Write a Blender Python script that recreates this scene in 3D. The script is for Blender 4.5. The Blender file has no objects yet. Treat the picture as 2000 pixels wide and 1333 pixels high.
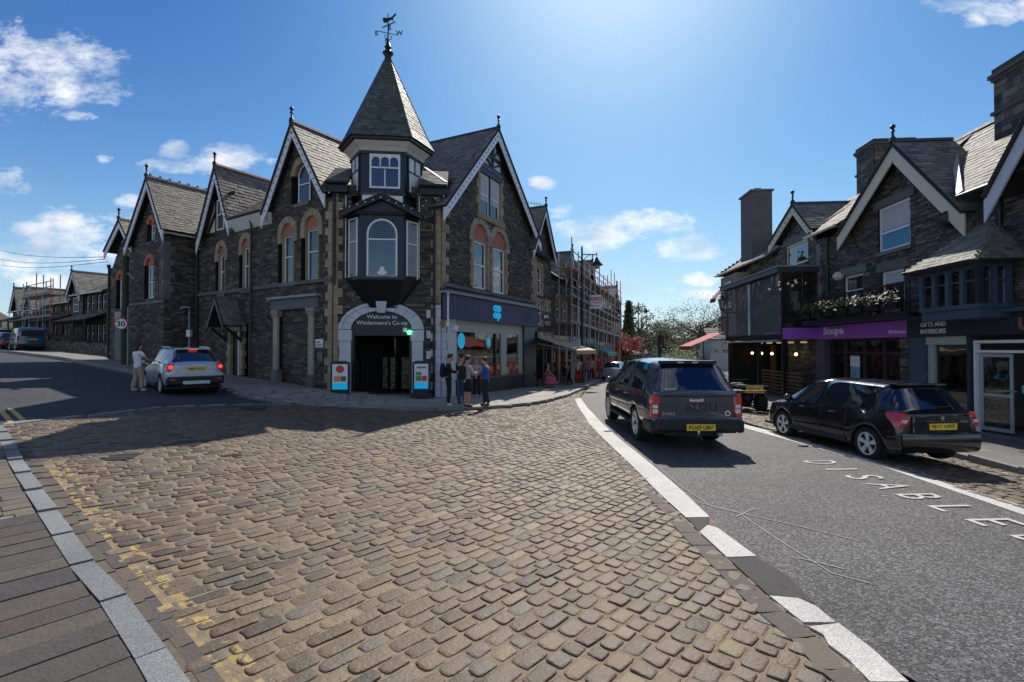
import bpy, math, random
import numpy as np
from mathutils import Vector, Matrix, geometry
random.seed(7)
S = bpy.context.scene
COL = S.collection
R = math.radians
# ---------------------------------------------------------------- camera, sky, sun, exposure
FPX, CAMH, HOR = 960.0, 2.05, 680.0          # focal length in photo pixels, eye height, horizon row
PITCH = math.atan((HOR-666.5)/FPX)
cd = bpy.data.cameras.new('camera'); cam = bpy.data.objects.new('camera', cd); COL.objects.link(cam)
cd.sensor_width = 36; cd.lens = 36*FPX/2000; cd.clip_end = 3000; cd.clip_start = 0.05
cam.location = (0, 0, CAMH); cam.rotation_euler = (R(90)+PITCH, 0, 0); S.camera = cam
SUN_AZ, SUN_EL = 12.5, 45.5                  # degrees right of the view axis, above the horizon
W = bpy.data.worlds.new('World'); S.world = W; W.use_nodes = True
def world_nodes():
    nt = W.node_tree; N = nt.nodes; L = nt.links; N.clear()
    out = N.new('ShaderNodeOutputWorld'); bg = N.new('ShaderNodeBackground'); L.new(bg.outputs[0], out.inputs[0])
    bg.inputs[1].default_value = 0.15
    sky = N.new('ShaderNodeTexSky'); sky.sky_type = 'NISHITA'; sky.sun_disc = False
    sky.sun_elevation = R(SUN_EL); sky.sun_rotation = R(SUN_AZ); sky.altitude = 200
    sky.air_density = 1.0; sky.dust_density = 0.9; sky.ozone_density = 1.2
    def m(op, a, b=None, c=None, clamp=False):
        n = N.new('ShaderNodeMath'); n.operation = op; n.use_clamp = clamp
        for i, v in enumerate((a, b, c)):
            if v is None: continue
            if isinstance(v, (int, float)): n.inputs[i].default_value = v
            else: L.new(v, n.inputs[i])
        return n.outputs[0]
    tc = N.new('ShaderNodeTexCoord'); sp = N.new('ShaderNodeSeparateXYZ'); L.new(tc.outputs['Generated'], sp.inputs[0])
    x, y, z = sp.outputs
    yy = m('MAXIMUM', y, 0.08)
    u = m('DIVIDE', x, yy); v = m('DIVIDE', z, yy)
    # distortion of the cloud outlines
    ns = N.new('ShaderNodeTexNoise'); ns.inputs['Scale'].default_value = 9; ns.inputs['Detail'].default_value = 9; ns.inputs['Roughness'].default_value = .68
    cu = N.new('ShaderNodeCombineXYZ'); L.new(u, cu.inputs[0]); L.new(m('MULTIPLY', v, 1.9), cu.inputs[1]); L.new(cu.outputs[0], ns.inputs['Vector'])
    n1 = ns.outputs['Fac']
    tot = None
    CL = [(40,135,170,70),(150,160,90,48),(150,222,30,10),(-5,360,48,26),(342,292,26,16),(440,307,70,26),(320,326,50,13),(200,308,16,8),
          (160,460,95,44),(225,470,60,50),(40,448,32,16),(95,480,60,30),(40,505,110,34),(110,548,80,20),(1180,458,105,28),(1255,440,75,24),(1310,484,82,24),
          (1378,546,44,12),(1376,578,44,11),(1950,6,110,26),(1910,25,30,22),(1212,556,32,20),(1098,412,24,13),(1305,567,14,6),(250,395,26,15),(1055,355,24,12),
          (-260,300,160,80),(-420,520,240,60),(2350,420,200,60),(700,-500,220,70),(1700,-420,180,50)]
    for (px, py, rx, ry) in CL:
        rx *= 1.18; ry *= 1.22; a = m('MULTIPLY', m('SUBTRACT', u, (px-1000)/960), 960/rx)
        b = m('MULTIPLY', m('SUBTRACT', v, (680-py)/960), 960/ry)
        d = m('SUBTRACT', 1.0, m('ADD', m('MULTIPLY', a, a), m('MULTIPLY', b, b)))
        tot = d if tot is None else m('MAXIMUM', tot, d)
    tot = m('MAXIMUM', tot, -3.0)
    front = m('GREATER_THAN', y, 0.1)
    body = m('ADD', m('MULTIPLY', tot, 0.50), m('MULTIPLY', m('SUBTRACT', n1, 0.5), 3.3))
    body = m('MULTIPLY', m('SMOOTH_MIN', m('MULTIPLY', m('SUBTRACT', body, 0.0), 1.15), 1.0, 0.3), front)
    # unseen clouds behind the camera, cover thickened to brighten the shaded fronts
    nb = N.new('ShaderNodeTexNoise'); nb.inputs['Scale'].default_value = 4.5; nb.inputs['Detail'].default_value = 7; L.new(tc.outputs['Generated'], nb.inputs['Vector'])
    back = m('MULTIPLY', m('SUBTRACT', nb.outputs['Fac'], 0.50), 6.0, clamp=True)
    back = m('MULTIPLY', back, m('SUBTRACT', 1.0, front))
    cloud = m('MAXIMUM', body, back, clamp=True); cloud = m('MINIMUM', m('MAXIMUM', cloud, 0.0), 0.93)
    ns2 = N.new('ShaderNodeTexNoise'); ns2.inputs['Scale'].default_value = 5; ns2.inputs['Detail'].default_value = 5
    mp = N.new('ShaderNodeMapping'); mp.inputs['Location'].default_value = (0, .06, 0); L.new(cu.outputs[0], mp.inputs[0]); L.new(mp.outputs[0], ns2.inputs['Vector'])
    cr = N.new('ShaderNodeValToRGB'); L.new(ns2.outputs['Fac'], cr.inputs[0])
    cr.color_ramp.elements[0].position = .40; cr.color_ramp.elements[0].color = (2.7, 3.1, 3.7, 1)
    cr.color_ramp.elements[1].position = .58; cr.color_ramp.elements[1].color = (5.3, 5.25, 5.2, 1)
    # thin veil of high haze brightening towards the sun, as in the photograph
    mix = N.new('ShaderNodeMix'); mix.data_type = 'RGBA'; L.new(cloud, mix.inputs['Factor'])
    hs = N.new('ShaderNodeHueSaturation'); hs.inputs['Saturation'].default_value = 1.22; L.new(sky.outputs[0], hs.inputs['Color'])
    gm_ = N.new('ShaderNodeGamma'); gm_.inputs[1].default_value = 1.75; sc_ = N.new('ShaderNodeMix'); sc_.data_type = 'RGBA'; sc_.blend_type = 'MULTIPLY'; sc_.inputs[0].default_value = 1; sc_.inputs[7].default_value = (.10,.172,.208,1)
    L.new(hs.outputs[0], gm_.inputs[0]); L.new(gm_.outputs[0], sc_.inputs[6])
    def vm(op, a, b):                                         # soft shoulder, so that the glow round the sun does not burn out
        n = N.new('ShaderNodeVectorMath'); n.operation = op
        for i, q in enumerate((a, b)):
            if isinstance(q, tuple): n.inputs[i].default_value = q
            else: L.new(q, n.inputs[i])
        return n.outputs[0]
    soft = vm('DIVIDE', sc_.outputs[2], vm('ADD', (1, 1, 1), vm('MULTIPLY', sc_.outputs[2], (1/5.8, 1/6.3, 1/7.6)))); 
    hz = N.new('ShaderNodeMix'); hz.data_type = 'RGBA'; hz.inputs[7].default_value = (3.6, 4.25, 4.8, 1); L.new(m('MULTIPLY', m('EXPONENT', m('MULTIPLY', m('MAXIMUM', z, 0.0), -6.0)), 0.62), hz.inputs[0]); L.new(soft, hz.inputs[6]); L.new(hz.outputs[2], mix.inputs[6]); L.new(cr.outputs[0], mix.inputs[7]); L.new(mix.outputs[2], bg.inputs[0])
world_nodes()
sl = bpy.data.lights.new('sun', 'SUN'); sl.energy = 3.6; sl.angle = R(.5); sl.color = (1, .93, .82)
sun = bpy.data.objects.new('sun', sl); COL.objects.link(sun)
_sd = Vector((math.sin(R(SUN_AZ))*math.cos(R(SUN_EL)), math.cos(R(SUN_AZ))*math.cos(R(SUN_EL)), math.sin(R(SUN_EL))))
sun.rotation_euler = _sd.to_track_quat('Z', 'Y').to_euler()
S.view_settings.view_transform = 'Standard'; S.view_settings.look = 'None'
S.view_settings.exposure = 0.58; S.view_settings.gamma = 1; S.view_settings.use_curve_mapping = False
S.cycles.max_bounces = 6; S.cycles.transparent_max_bounces = 8; S.cycles.use_denoising = True
# ---------------------------------------------------------------- helpers: ground height and picture rays
def sstep(a, b, x):
    t = min(1, max(0, (x-a)/(b-a))); return t*t*(3-2*t)
def softmax0(x, w=1.0):                                       # smooth max(0, x)
    return w*math.log1p(math.exp(min(40, x/w))) if x < 40*w else x
def gz(x, y):                                                  # height of the ground
    a = .06*softmax0(-x-3.6, .8) - .028*softmax0(-x-27, 1.5)   # the side street climbs to the left
    b = -.02*softmax0(min(y, 90)-13, 1.2)                      # the main street falls away
    wl = 1-sstep(3, 9.5, -x)
    wr = 1-sstep(8, 12, x)*(1-sstep(24, 36, y))
    c = -.07*(softmax0(x-6.5, .5) - softmax0(x-12.5, .5))*(1-sstep(24, 36, y))
    return a*(1-.55*sstep(30, 80, y)*0) + b*wl*wr + c
_cp, _sp = math.cos(PITCH), math.sin(PITCH)
def ray(px, py):
    a = (px-1000)/FPX; b = (666.5-py)/FPX
    return Vector((a, _cp - b*_sp, _sp + b*_cp))
CAM = Vector((0, 0, CAMH))
def G(px, py, off=0.0):                                        # where a pixel's ray meets the ground
    d = ray(px, py); t = 1.0; a = 0
    h = lambda t: CAMH+d.z*t-gz(d.x*t, d.y*t)-off
    while h(t) > 0 and t < 400: a = t; t *= 1.02
    b = t
    for _ in range(40):
        m_ = (a+b)/2
        if h(m_) > 0: a = m_
        else: b = m_
    return (d.x*a, d.y*a)
# ---------------------------------------------------------------- materials
MATS = {}
def mat(name, col, rough=.7, metal=0., var=0., noise=0., nscale=6., bump=0., bscale=30., col2=None, spec=.5, emit=None, estr=1., wear=None, coat=0., stretch=None, vcol=None, speck=None):
    if name in MATS: return MATS[name]
    m = bpy.data.materials.new(name); m.use_nodes = True; nt = m.node_tree; N = nt.nodes; L = nt.links
    p = N['Principled BSDF']; p.inputs['Roughness'].default_value = rough; p.inputs['Metallic'].default_value = metal
    p.inputs['Specular IOR Level'].default_value = spec
    if coat: p.inputs['Coat Weight'].default_value = coat; p.inputs['Coat Roughness'].default_value = .03
    c = (*col, 1)
    p.inputs['Base Color'].default_value = c
    geo = N.new('ShaderNodeNewGeometry')
    vec = geo.outputs['Position']
    if stretch:
        mp = N.new('ShaderNodeMapping'); mp.inputs['Scale'].default_value = stretch; L.new(vec, mp.inputs[0]); vec = mp.outputs[0]
    def mixc(fac, a, b, kind='MIX'):
        n = N.new('ShaderNodeMix'); n.data_type = 'RGBA'; n.blend_type = kind
        if isinstance(fac, float): n.inputs[0].default_value = fac
        else: L.new(fac, n.inputs[0])
        for i, v in ((6, a), (7, b)):
            if isinstance(v, tuple): n.inputs[i].default_value = v
            else: L.new(v, n.inputs[i])
        return n.outputs[2]
    def mth(op, a, b=None, cl=False):
        n = N.new('ShaderNodeMath'); n.operation = op; n.use_clamp = cl
        for i, v in enumerate((a, b)):
            if v is None: continue
            if isinstance(v, (int, float)): n.inputs[i].default_value = v
            else: L.new(v, n.inputs[i])
        return n.outputs[0]
    cur = c
    if col2 is None: col2 = tuple(min(1, x*1.6) for x in col)
    if var:
        oi = N.new('ShaderNodeObjectInfo')
        r = mth('FRACT', mth('ADD', geo.outputs['Random Per Island'], mth('MULTIPLY', oi.outputs['Random'], 7.31)))
        if vcol:
            cr = N.new('ShaderNodeValToRGB'); L.new(r, cr.inputs[0]); E = cr.color_ramp.elements
            cr.color_ramp.interpolation = 'LINEAR'
            for i, vc in enumerate(vcol):
                pos = i/(len(vcol)-1)
                e = E[i] if i < 2 else E.new(pos)
                e.position = pos; e.color = (*vc, 1)
            cur = cr.outputs[0]
        else: cur = mixc(r, c, (*col2, 1))
    if noise:
        t = N.new('ShaderNodeTexNoise'); t.inputs['Scale'].default_value = nscale; t.inputs['Detail'].default_value = 6; t.inputs['Roughness'].default_value = .65; L.new(vec, t.inputs['Vector'])
        f = mth('ADD', mth('MULTIPLY', mth('SUBTRACT', t.outputs['Fac'], .5), 2.6*noise), 1.0)
        cc = N.new('ShaderNodeCombineXYZ'); [L.new(f, cc.inputs[i]) for i in range(3)]
        cur = mixc(1.0, cur, cc.outputs[0], 'MULTIPLY')
        rr = mth('ADD', rough, mth('MULTIPLY', mth('SUBTRACT', t.outputs['Fac'], .5), .35), True); L.new(rr, p.inputs['Roughness'])
    if speck:                                                  # aggregate: (scale, darkest, lightest)
        t = N.new('ShaderNodeTexVoronoi'); t.inputs['Scale'].default_value = speck[0]; L.new(vec, t.inputs['Vector']); sx = N.new('ShaderNodeSeparateXYZ'); L.new(t.outputs['Color'], sx.inputs[0])
        w_ = N.new('ShaderNodeTexNoise'); w_.inputs['Scale'].default_value = .9; w_.inputs['Detail'].default_value = 5; L.new(vec, w_.inputs['Vector'])
        f = mth('MULTIPLY', mth('ADD', mth('MULTIPLY', mth('POWER', sx.outputs[0], 2.2), speck[2]-speck[1]), speck[1]), mth('ADD', mth('MULTIPLY', w_.outputs['Fac'], .9), .55))
        cc = N.new('ShaderNodeCombineXYZ'); [L.new(f, cc.inputs[i]) for i in range(3)]
        cur = mixc(1.0, cur, cc.outputs[0], 'MULTIPLY')
    if wear:                                                   # (colour, scale, threshold)
        t = N.new('ShaderNodeTexNoise'); t.inputs['Scale'].default_value = wear[1]; t.inputs['Detail'].default_value = 7; t.inputs['Roughness'].default_value = .7; L.new(vec, t.inputs['Vector'])
        f = mth('MULTIPLY', mth('SUBTRACT', t.outputs['Fac'], wear[2]), 9.0, True)
        cur = mixc(f, cur, (*wear[0], 1))
    if not isinstance(cur, tuple): L.new(cur, p.inputs['Base Color'])
    if bump:
        t = N.new('ShaderNodeTexNoise'); t.inputs['Scale'].default_value = bscale; t.inputs['Detail'].default_value = 5; L.new(vec, t.inputs['Vector'])
        b = N.new('ShaderNodeBump'); b.inputs['Strength'].default_value = bump; b.inputs['Distance'].default_value = .02; L.new(t.outputs['Fac'], b.inputs['Height']); L.new(b.outputs[0], p.inputs['Normal'])
    if emit: p.inputs['Emission Color'].default_value = (*emit, 1); p.inputs['Emission Strength'].default_value = estr
    MATS[name] = m; m['_cur'] = 0
    return m
def glassmat(name, tint=(.02, .025, .03), see=0.0, rough=.03, refl=1.0):
    if name in MATS: return MATS[name]
    m = bpy.data.materials.new(name); m.use_nodes = True; nt = m.node_tree; N = nt.nodes; L = nt.links
    p = N['Principled BSDF']; p.inputs['Base Color'].default_value = (*tint, 1); p.inputs['Roughness'].default_value = rough; p.inputs['Specular IOR Level'].default_value = min(1, refl)*.5; p.inputs['IOR'].default_value = 2.2
    g = N.new('ShaderNodeNewGeometry'); t = N.new('ShaderNodeTexNoise'); t.inputs['Scale'].default_value = 1.3; L.new(g.outputs['Position'], t.inputs['Vector'])
    b = N.new('ShaderNodeBump'); b.inputs['Strength'].default_value = .12; b.inputs['Distance'].default_value = .05; L.new(t.outputs['Fac'], b.inputs['Height']); L.new(b.outputs[0], p.inputs['Normal'])
    if see:
        tr = N.new('ShaderNodeBsdfTransparent'); gl = N.new('ShaderNodeBsdfGlossy'); gl.inputs['Roughness'].default_value = rough; L.new(b.outputs[0], gl.inputs['Normal'])
        tr.inputs[0].default_value = (see, see, see, 1)
        fr = N.new('ShaderNodeFresnel'); fr.inputs[0].default_value = 1.5
        ad = N.new('ShaderNodeMath'); ad.operation = 'MULTIPLY_ADD'; ad.inputs[1].default_value = .9; ad.inputs[2].default_value = .05*refl; L.new(fr.outputs[0], ad.inputs[0])
        mx = N.new('ShaderNodeMixShader'); L.new(ad.outputs[0], mx.inputs[0]); L.new(tr.outputs[0], mx.inputs[1]); L.new(gl.outputs[0], mx.inputs[2])
        L.new(mx.outputs[0], N['Material Output'].inputs[0])
    MATS[name] = m; return m
# ---------------------------------------------------------------- mesh builder
class MB:
    def __init__(s): s.v = []; s.f = []; s.m = []
    def add(s, vs, fs, mi=0):
        o = len(s.v); s.v += [tuple(p) for p in vs]; s.f += [tuple(i+o for i in f) for f in fs]; s.m += [mi]*len(fs); return s
    def hexa(s, p, mi=0, back=True):                            # p: 4 front corners (bl,br,tr,tl) then 4 back corners
        fs = [(0,1,2,3),(4,0,3,7),(1,5,6,2),(3,2,6,7),(4,5,1,0)] + ([(5,4,7,6)] if back else [])
        return s.add(p, fs, mi)
    def box(s, x0, x1, y0, y1, z0, z1, M=None, mi=0):
        p = [(x0,y0,z0),(x1,y0,z0),(x1,y0,z1),(x0,y0,z1),(x0,y1,z0),(x1,y1,z0),(x1,y1,z1),(x0,y1,z1)]
        if M is not None: p = [M @ Vector(q) for q in p]
        return s.hexa(p, mi)
    def bar(s, a, b, w, h=None, up=(0,0,1), mi=0):              # box beam between two points
        a = Vector(a); b = Vector(b); d = (b-a); l = d.length; d = d/l if l else Vector((0,0,1)); up = Vector(up)
        x = d.cross(up)
        if x.length < 1e-4: x = d.cross(Vector((1,0,0)))
        x.normalize(); y = x.cross(d); h = w if h is None else h
        q = [(-w/2,-h/2),(w/2,-h/2),(w/2,h/2),(-w/2,h/2)]
        return s.hexa([a+x*i+y*j for i,j in q]+[b+x*i+y*j for i,j in q], mi)
    def tube(s, pts, r, n=8, mi=0, cap=True):
        pts = [Vector(p) for p in pts]; k = len(pts); rs = r if isinstance(r, (list, tuple)) else [r]*k
        vs = []; fs = []
        for i, p in enumerate(pts):
            d = (pts[min(i+1,k-1)]-pts[max(i-1,0)]).normalized()
            x = d.cross(Vector((0,0,1)));
            if x.length < 1e-3: x = Vector((1,0,0))
            x.normalize(); y = x.cross(d)
            for j in range(n):
                a = 2*math.pi*j/n; vs.append(p+(x*math.cos(a)+y*math.sin(a))*rs[i])
        for i in range(k-1):
            for j in range(n):
                a = i*n+j; b = i*n+(j+1)%n; fs.append((a, b, b+n, a+n))
        if cap: fs.append(tuple(range(n-1,-1,-1))); fs.append(tuple((k-1)*n+j for j in range(n)))
        return s.add(vs, fs, mi)
    def lathe(s, prof, n=16, M=None, mi=0):                     # prof: (radius, z)
        vs = []; fs = []
        for r, z in prof:
            for j in range(n):
                a = 2*math.pi*j/n; vs.append(Vector((r*math.cos(a), r*math.sin(a), z)))
        if M is not None: vs = [M @ v for v in vs]
        for i in range(len(prof)-1):
            for j in range(n):
                a = i*n+j; b = i*n+(j+1)%n; fs.append((a, b, b+n, a+n))
        fs.append(tuple(range(n-1,-1,-1))); fs.append(tuple((len(prof)-1)*n+j for j in range(n)))
        return s.add(vs, fs, mi)
    def ball(s, c, rx, ry=None, rz=None, n=12, k=8, M=None, mi=0):
        ry = rx if ry is None else ry; rz = rx if rz is None else rz; vs = []; fs = []
        for i in range(1, k):
            t = math.pi*i/k
            for j in range(n):
                a = 2*math.pi*j/n; vs.append(Vector((c[0]+rx*math.sin(t)*math.cos(a), c[1]+ry*math.sin(t)*math.sin(a), c[2]+rz*math.cos(t))))
        vs += [Vector((c[0],c[1],c[2]+rz)), Vector((c[0],c[1],c[2]-rz))]
        for i in range(k-2):
            for j in range(n): fs.append((i*n+j, (i+1)*n+j, (i+1)*n+(j+1)%n, i*n+(j+1)%n))
        T = len(vs)-2
        for j in range(n): fs.append((T, j, (j+1)%n)); fs.append((T+1, (k-2)*n+(j+1)%n, (k-2)*n+j))
        if M is not None: vs = [M @ v for v in vs]
        return s.add(vs, fs, mi)
    def prism(s, poly, M, d0, d1, mi=0):                        # poly in local x,z; extruded along local y from d0 to d1
        n = len(poly)
        vs = [M @ Vector((x, d0, z)) for x, z in poly] + [M @ Vector((x, d1, z)) for x, z in poly]
        fs = [tuple(range(n)), tuple(range(2*n-1, n-1, -1))] + [(i, (i+1)%n, (i+1)%n+n, i+n)[::-1] for i in range(n)]
        return s.add(vs, fs, mi)
    def loops(s, rings, closed=True, caps=True, mi=0):
        n = len(rings[0]); vs = [p for r in rings for p in r]; fs = []
        for i in range(len(rings)-1):
            for j in range(n if closed else n-1):
                a = i*n+j; b = i*n+(j+1)%n; fs.append((a, b, b+n, a+n))
        if caps: fs.append(tuple(range(n-1,-1,-1))); fs.append(tuple((len(rings)-1)*n+j for j in range(n)))
        return s.add(vs, fs, mi)
WM = {}                                                         # world matrices of things
def tag(o, label=None, cat=None, group=None, kind=None):
    if label: o['label'] = label
    if cat: o['category'] = cat
    if group: o['group'] = group
    if kind: o['kind'] = kind
    return o
def thing(name, label, cat, loc=(0,0,0), rz=0., group=None):
    o = bpy.data.objects.new(name, None); COL.objects.link(o); o.empty_display_size = .2
    o.location = loc; o.rotation_euler = (0, 0, rz)
    WM[o.name] = Matrix.Translation(Vector(loc)) @ Matrix.Rotation(rz, 4, 'Z')
    return tag(o, label, cat, group)
def mkmesh(name, mb, mats, smooth=None, M=None):
    me = bpy.data.meshes.new(name)
    vs = mb.v
    if M is not None: vs = [tuple(M @ Vector(p)) for p in vs]
    me.from_pydata(vs, [], mb.f)
    for m in (mats if isinstance(mats, (list, tuple)) else [mats]): me.materials.append(m)
    if any(mb.m): me.polygons.foreach_set('material_index', mb.m)
    if smooth is not None:
        me.polygons.foreach_set('use_smooth', [True]*len(me.polygons)); me.set_sharp_from_angle(angle=R(smooth))
    me.update(); return me
def part(name, mb, mats, parent=None, world=True, smooth=None, label=None, kind=None):
    """world=True: the vertices are world coordinates and are moved into the parent's frame"""
    M = None
    if parent is not None and world:
        root = parent
        while root.parent: root = root.parent
        M = WM.get(root.name, Matrix.Identity(4)).inverted()
    o = bpy.data.objects.new(name, mkmesh(name, mb, mats, smooth, M)); COL.objects.link(o)
    if parent is not None: o.parent = parent
    return tag(o, label, kind=kind)
def struct(name, mb, mats, smooth=None, kind='structure', label=None):
    o = part(name, mb, mats, smooth=smooth); return tag(o, label, kind=kind)
def solo(name, mb, mats, label, cat, group=None, smooth=None):  # a thing that is one mesh, its origin at its base
    vs = np.array(mb.v); c = ((vs[:,0].min()+vs[:,0].max())/2, (vs[:,1].min()+vs[:,1].max())/2, vs[:,2].min())
    o = bpy.data.objects.new(name, mkmesh(name, mb, mats, smooth, Matrix.Translation(-Vector(c)))); o.location = c; COL.objects.link(o)
    return tag(o, label, cat, group)
UNIT = {}
def unitbox(m):
    if m.name not in UNIT:
        b = MB().box(-.5,.5,-.5,.5,-.5,.5); UNIT[m.name] = mkmesh('piece', b, m)
    return UNIT[m.name]
def pieces(name, boxes, m, parent, singles, joined_name=None):
    """boxes: list of (weight, centre, ax, ay, az) with full-length axis vectors; the heaviest become objects, the rest one stuff part"""
    boxes = sorted(boxes, key=lambda b: -b[0]); me = unitbox(m)
    root = parent
    while root.parent: root = root.parent
    I = WM.get(root.name, Matrix.Identity(4)).inverted()
    for b in boxes[:singles]:
        o = bpy.data.objects.new(name, me); COL.objects.link(o); o.parent = parent
        X, Y, Z = b[2], b[3], b[4]
        Mx = Matrix(((X.x,Y.x,Z.x,b[1].x),(X.y,Y.y,Z.y,b[1].y),(X.z,Y.z,Z.z,b[1].z),(0,0,0,1)))
        o.matrix_basis = I @ Mx
    rest = boxes[singles:]
    if rest:
        mb = MB()
        for w, c, X, Y, Z in rest:
            x = X*.5; y = Y*.5; z = Z*.5
            mb.hexa([c-x-y-z, c+x-y-z, c+x-y+z, c-x-y+z, c-x+y-z, c+x+y-z, c+x+y+z, c-x+y+z], back=False)
        part(joined_name or name+'_field', mb, m, parent, kind='stuff')
# evaluated meshes come from a small scene of their own
TMP = bpy.data.scenes.new('scratch')
def evaluated(ob):
    TMP.collection.objects.link(ob); vl = TMP.view_layers[0]; vl.update()
    dg = vl.depsgraph; me = bpy.data.meshes.new_from_object(ob.evaluated_get(dg)); TMP.collection.objects.unlink(ob)
    return me
_txt = {}
def textmesh(s, ext=.01, bold=0., space=1., line=1.):
    k = (s, ext, bold, space, line)
    if k in _txt: return _txt[k]
    c = bpy.data.curves.new('t', 'FONT'); c.body = s; c.extrude = ext; c.offset = bold; c.resolution_u = 3; c.space_character = space; c.space_line = line
    o = bpy.data.objects.new('t', c); me = evaluated(o)
    v = np.zeros(len(me.vertices)*3); me.vertices.foreach_get('co', v); v = v.reshape(-1, 3)
    fs = [tuple(p.vertices) for p in me.polygons]; bpy.data.objects.remove(o); bpy.data.curves.remove(c); bpy.data.meshes.remove(me)
    _txt[k] = (v, fs); return _txt[k]
def text(s, O, right, up, width=None, height=None, ext=.006, bold=0., center=True, space=1., line=1., mb=None):
    """lettering standing on a surface at O, along right/up"""
    v, fs = textmesh(s, 1., bold, space, line); right = Vector(right).normalized(); up = Vector(up).normalized(); n = right.cross(up)
    lo = v.min(0); hi = v.max(0); w = hi[0]-lo[0]; h = hi[1]-lo[1]
    sx = width/w if width else height/h; sy = height/h if height else sx
    O = Vector(O); off = Vector(((lo[0]+hi[0])/2, (lo[1]+hi[1])/2)) if center else Vector((lo[0], lo[1]))
    mb = mb or MB()
    mb.add([O+right*((p[0]-off[0])*sx)+up*((p[1]-off[1])*sy)+n*(ext*(p[2]+1)*.5) for p in v], fs); return mb
# ---------------------------------------------------------------- facades
class Fac:
    """a vertical plane; A is its left end and B its right end as seen from the street. local x = along, y = inward, z = up"""
    def __init__(s, A, B):
        s.A = Vector((A[0], A[1], 0)); s.B = Vector((B[0], B[1], 0)); s.L = (s.B-s.A).length
        s.d = (s.B-s.A).normalized(); s.n = Vector((0,0,1)).cross(s.d)*-1; s.n = Vector((s.d.y, -s.d.x, 0))
        s.M = Matrix(((s.d.x,-s.n.x,0,s.A.x),(s.d.y,-s.n.y,0,s.A.y),(0,0,1,0),(0,0,0,1)))
    def uz(s, px, py, dep=0.):
        r = ray(px, py); t = ((s.A+s.n*dep-CAM).dot(s.n))/r.dot(s.n); p = CAM+r*t
        return ((p-s.A).dot(s.d), p.z)
    def u(s, px, dep=0.): return s.uz(px, 600, dep)[0]
    def W(s, u, z, dep=0.): return s.A+s.d*u+s.n*dep+Vector((0,0,z))
    def box(s, mb, u0, u1, z0, z1, d0, d1, mi=0): return mb.box(u0, u1, -d1, -d0, z0, z1, s.M, mi)
    def rect(s, x0, y0, x1, y1, dep=0.):
        xm = (x0+x1)/2
        return (s.u(x0, dep), s.u(x1, dep), s.uz(xm, y1, dep)[1], s.uz(xm, y0, dep)[1])
    def off(s, dep): return Fac(s.A.xy+s.n.xy*dep, s.B.xy+s.n.xy*dep)
def at_px(P, d, px):                                            # walk from P along d until the picture column px
    k = (px-1000)/FPX; return ((P[0]-k*P[1])/(k*d[1]-d[0]))
def scan(poly, z):
    xs = []
    n = len(poly)
    for i in range(n):
        (x0, z0), (x1, z1) = poly[i], poly[(i+1)%n]
        if (z0 <= z < z1) or (z1 <= z < z0): xs.append(x0+(z-z0)/(z1-z0)*(x1-x0))
    xs.sort(); return [(xs[i], xs[i+1]) for i in range(0, len(xs)-1, 2)]
def hole_iv(h, z):
    if h[0] == 'r': return (h[1], h[2]) if h[3] <= z <= h[4] else None
    _, uc, r, z0, zs = h
    if z0 <= z <= zs: return (uc-r, uc+r)
    if zs < z < zs+r: w = math.sqrt(r*r-(z-zs)**2); return (uc-w, uc+w)
def intervals(poly, holes, z):
    iv = scan(poly, z)
    for h in holes:
        g = hole_iv(h, z)
        if not g: continue
        o = []
        for a, b in iv:
            if g[1] <= a or g[0] >= b: o.append((a, b)); continue
            if g[0] > a: o.append((a, g[0]))
            if g[1] < b: o.append((g[1], b))
        iv = o
    return iv
def stone_wall(F, parent, poly, holes=(), m=None, mort=None, course=(.05,.12), length=(.16,.5), singles=60, proud=.035, seed=1, thick=.28):
    rnd = random.Random(seed); z = min(p[1] for p in poly); zt = max(p[1] for p in poly); mb = MB(); bx = []
    while z < zt-.01:
        h = min(rnd.uniform(*course)*(1.5 if rnd.random() < .08 else 1), zt-z); zm = z+h/2
        for a, b in intervals(poly, holes, zm):
            if b-a < .03: continue
            F.box(mb, a, b, z, z+h+.0005, -thick, 0)
            u = a
            while u < b-.02:
                l = rnd.uniform(*length)*(.55 if rnd.random() < .2 else 1)
                if b-(u+l) < .1: l = b-u
                p = rnd.uniform(.35, 1)*proud
                bx.append((l*h/((F.W(u, zm)-CAM).length**2)*rnd.uniform(.75,1.25), F.W(u+l/2, zm, p/2-.01) , F.d*(l-.014), F.n*-(p+.02), Vector((0,0,h-.013)) + F.d*0))
                u += l
        z += h
    part('mortar_backing', mb, mort, parent)
    pieces('wall_stone', bx, m, parent, singles, 'wall_stonework')
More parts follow.
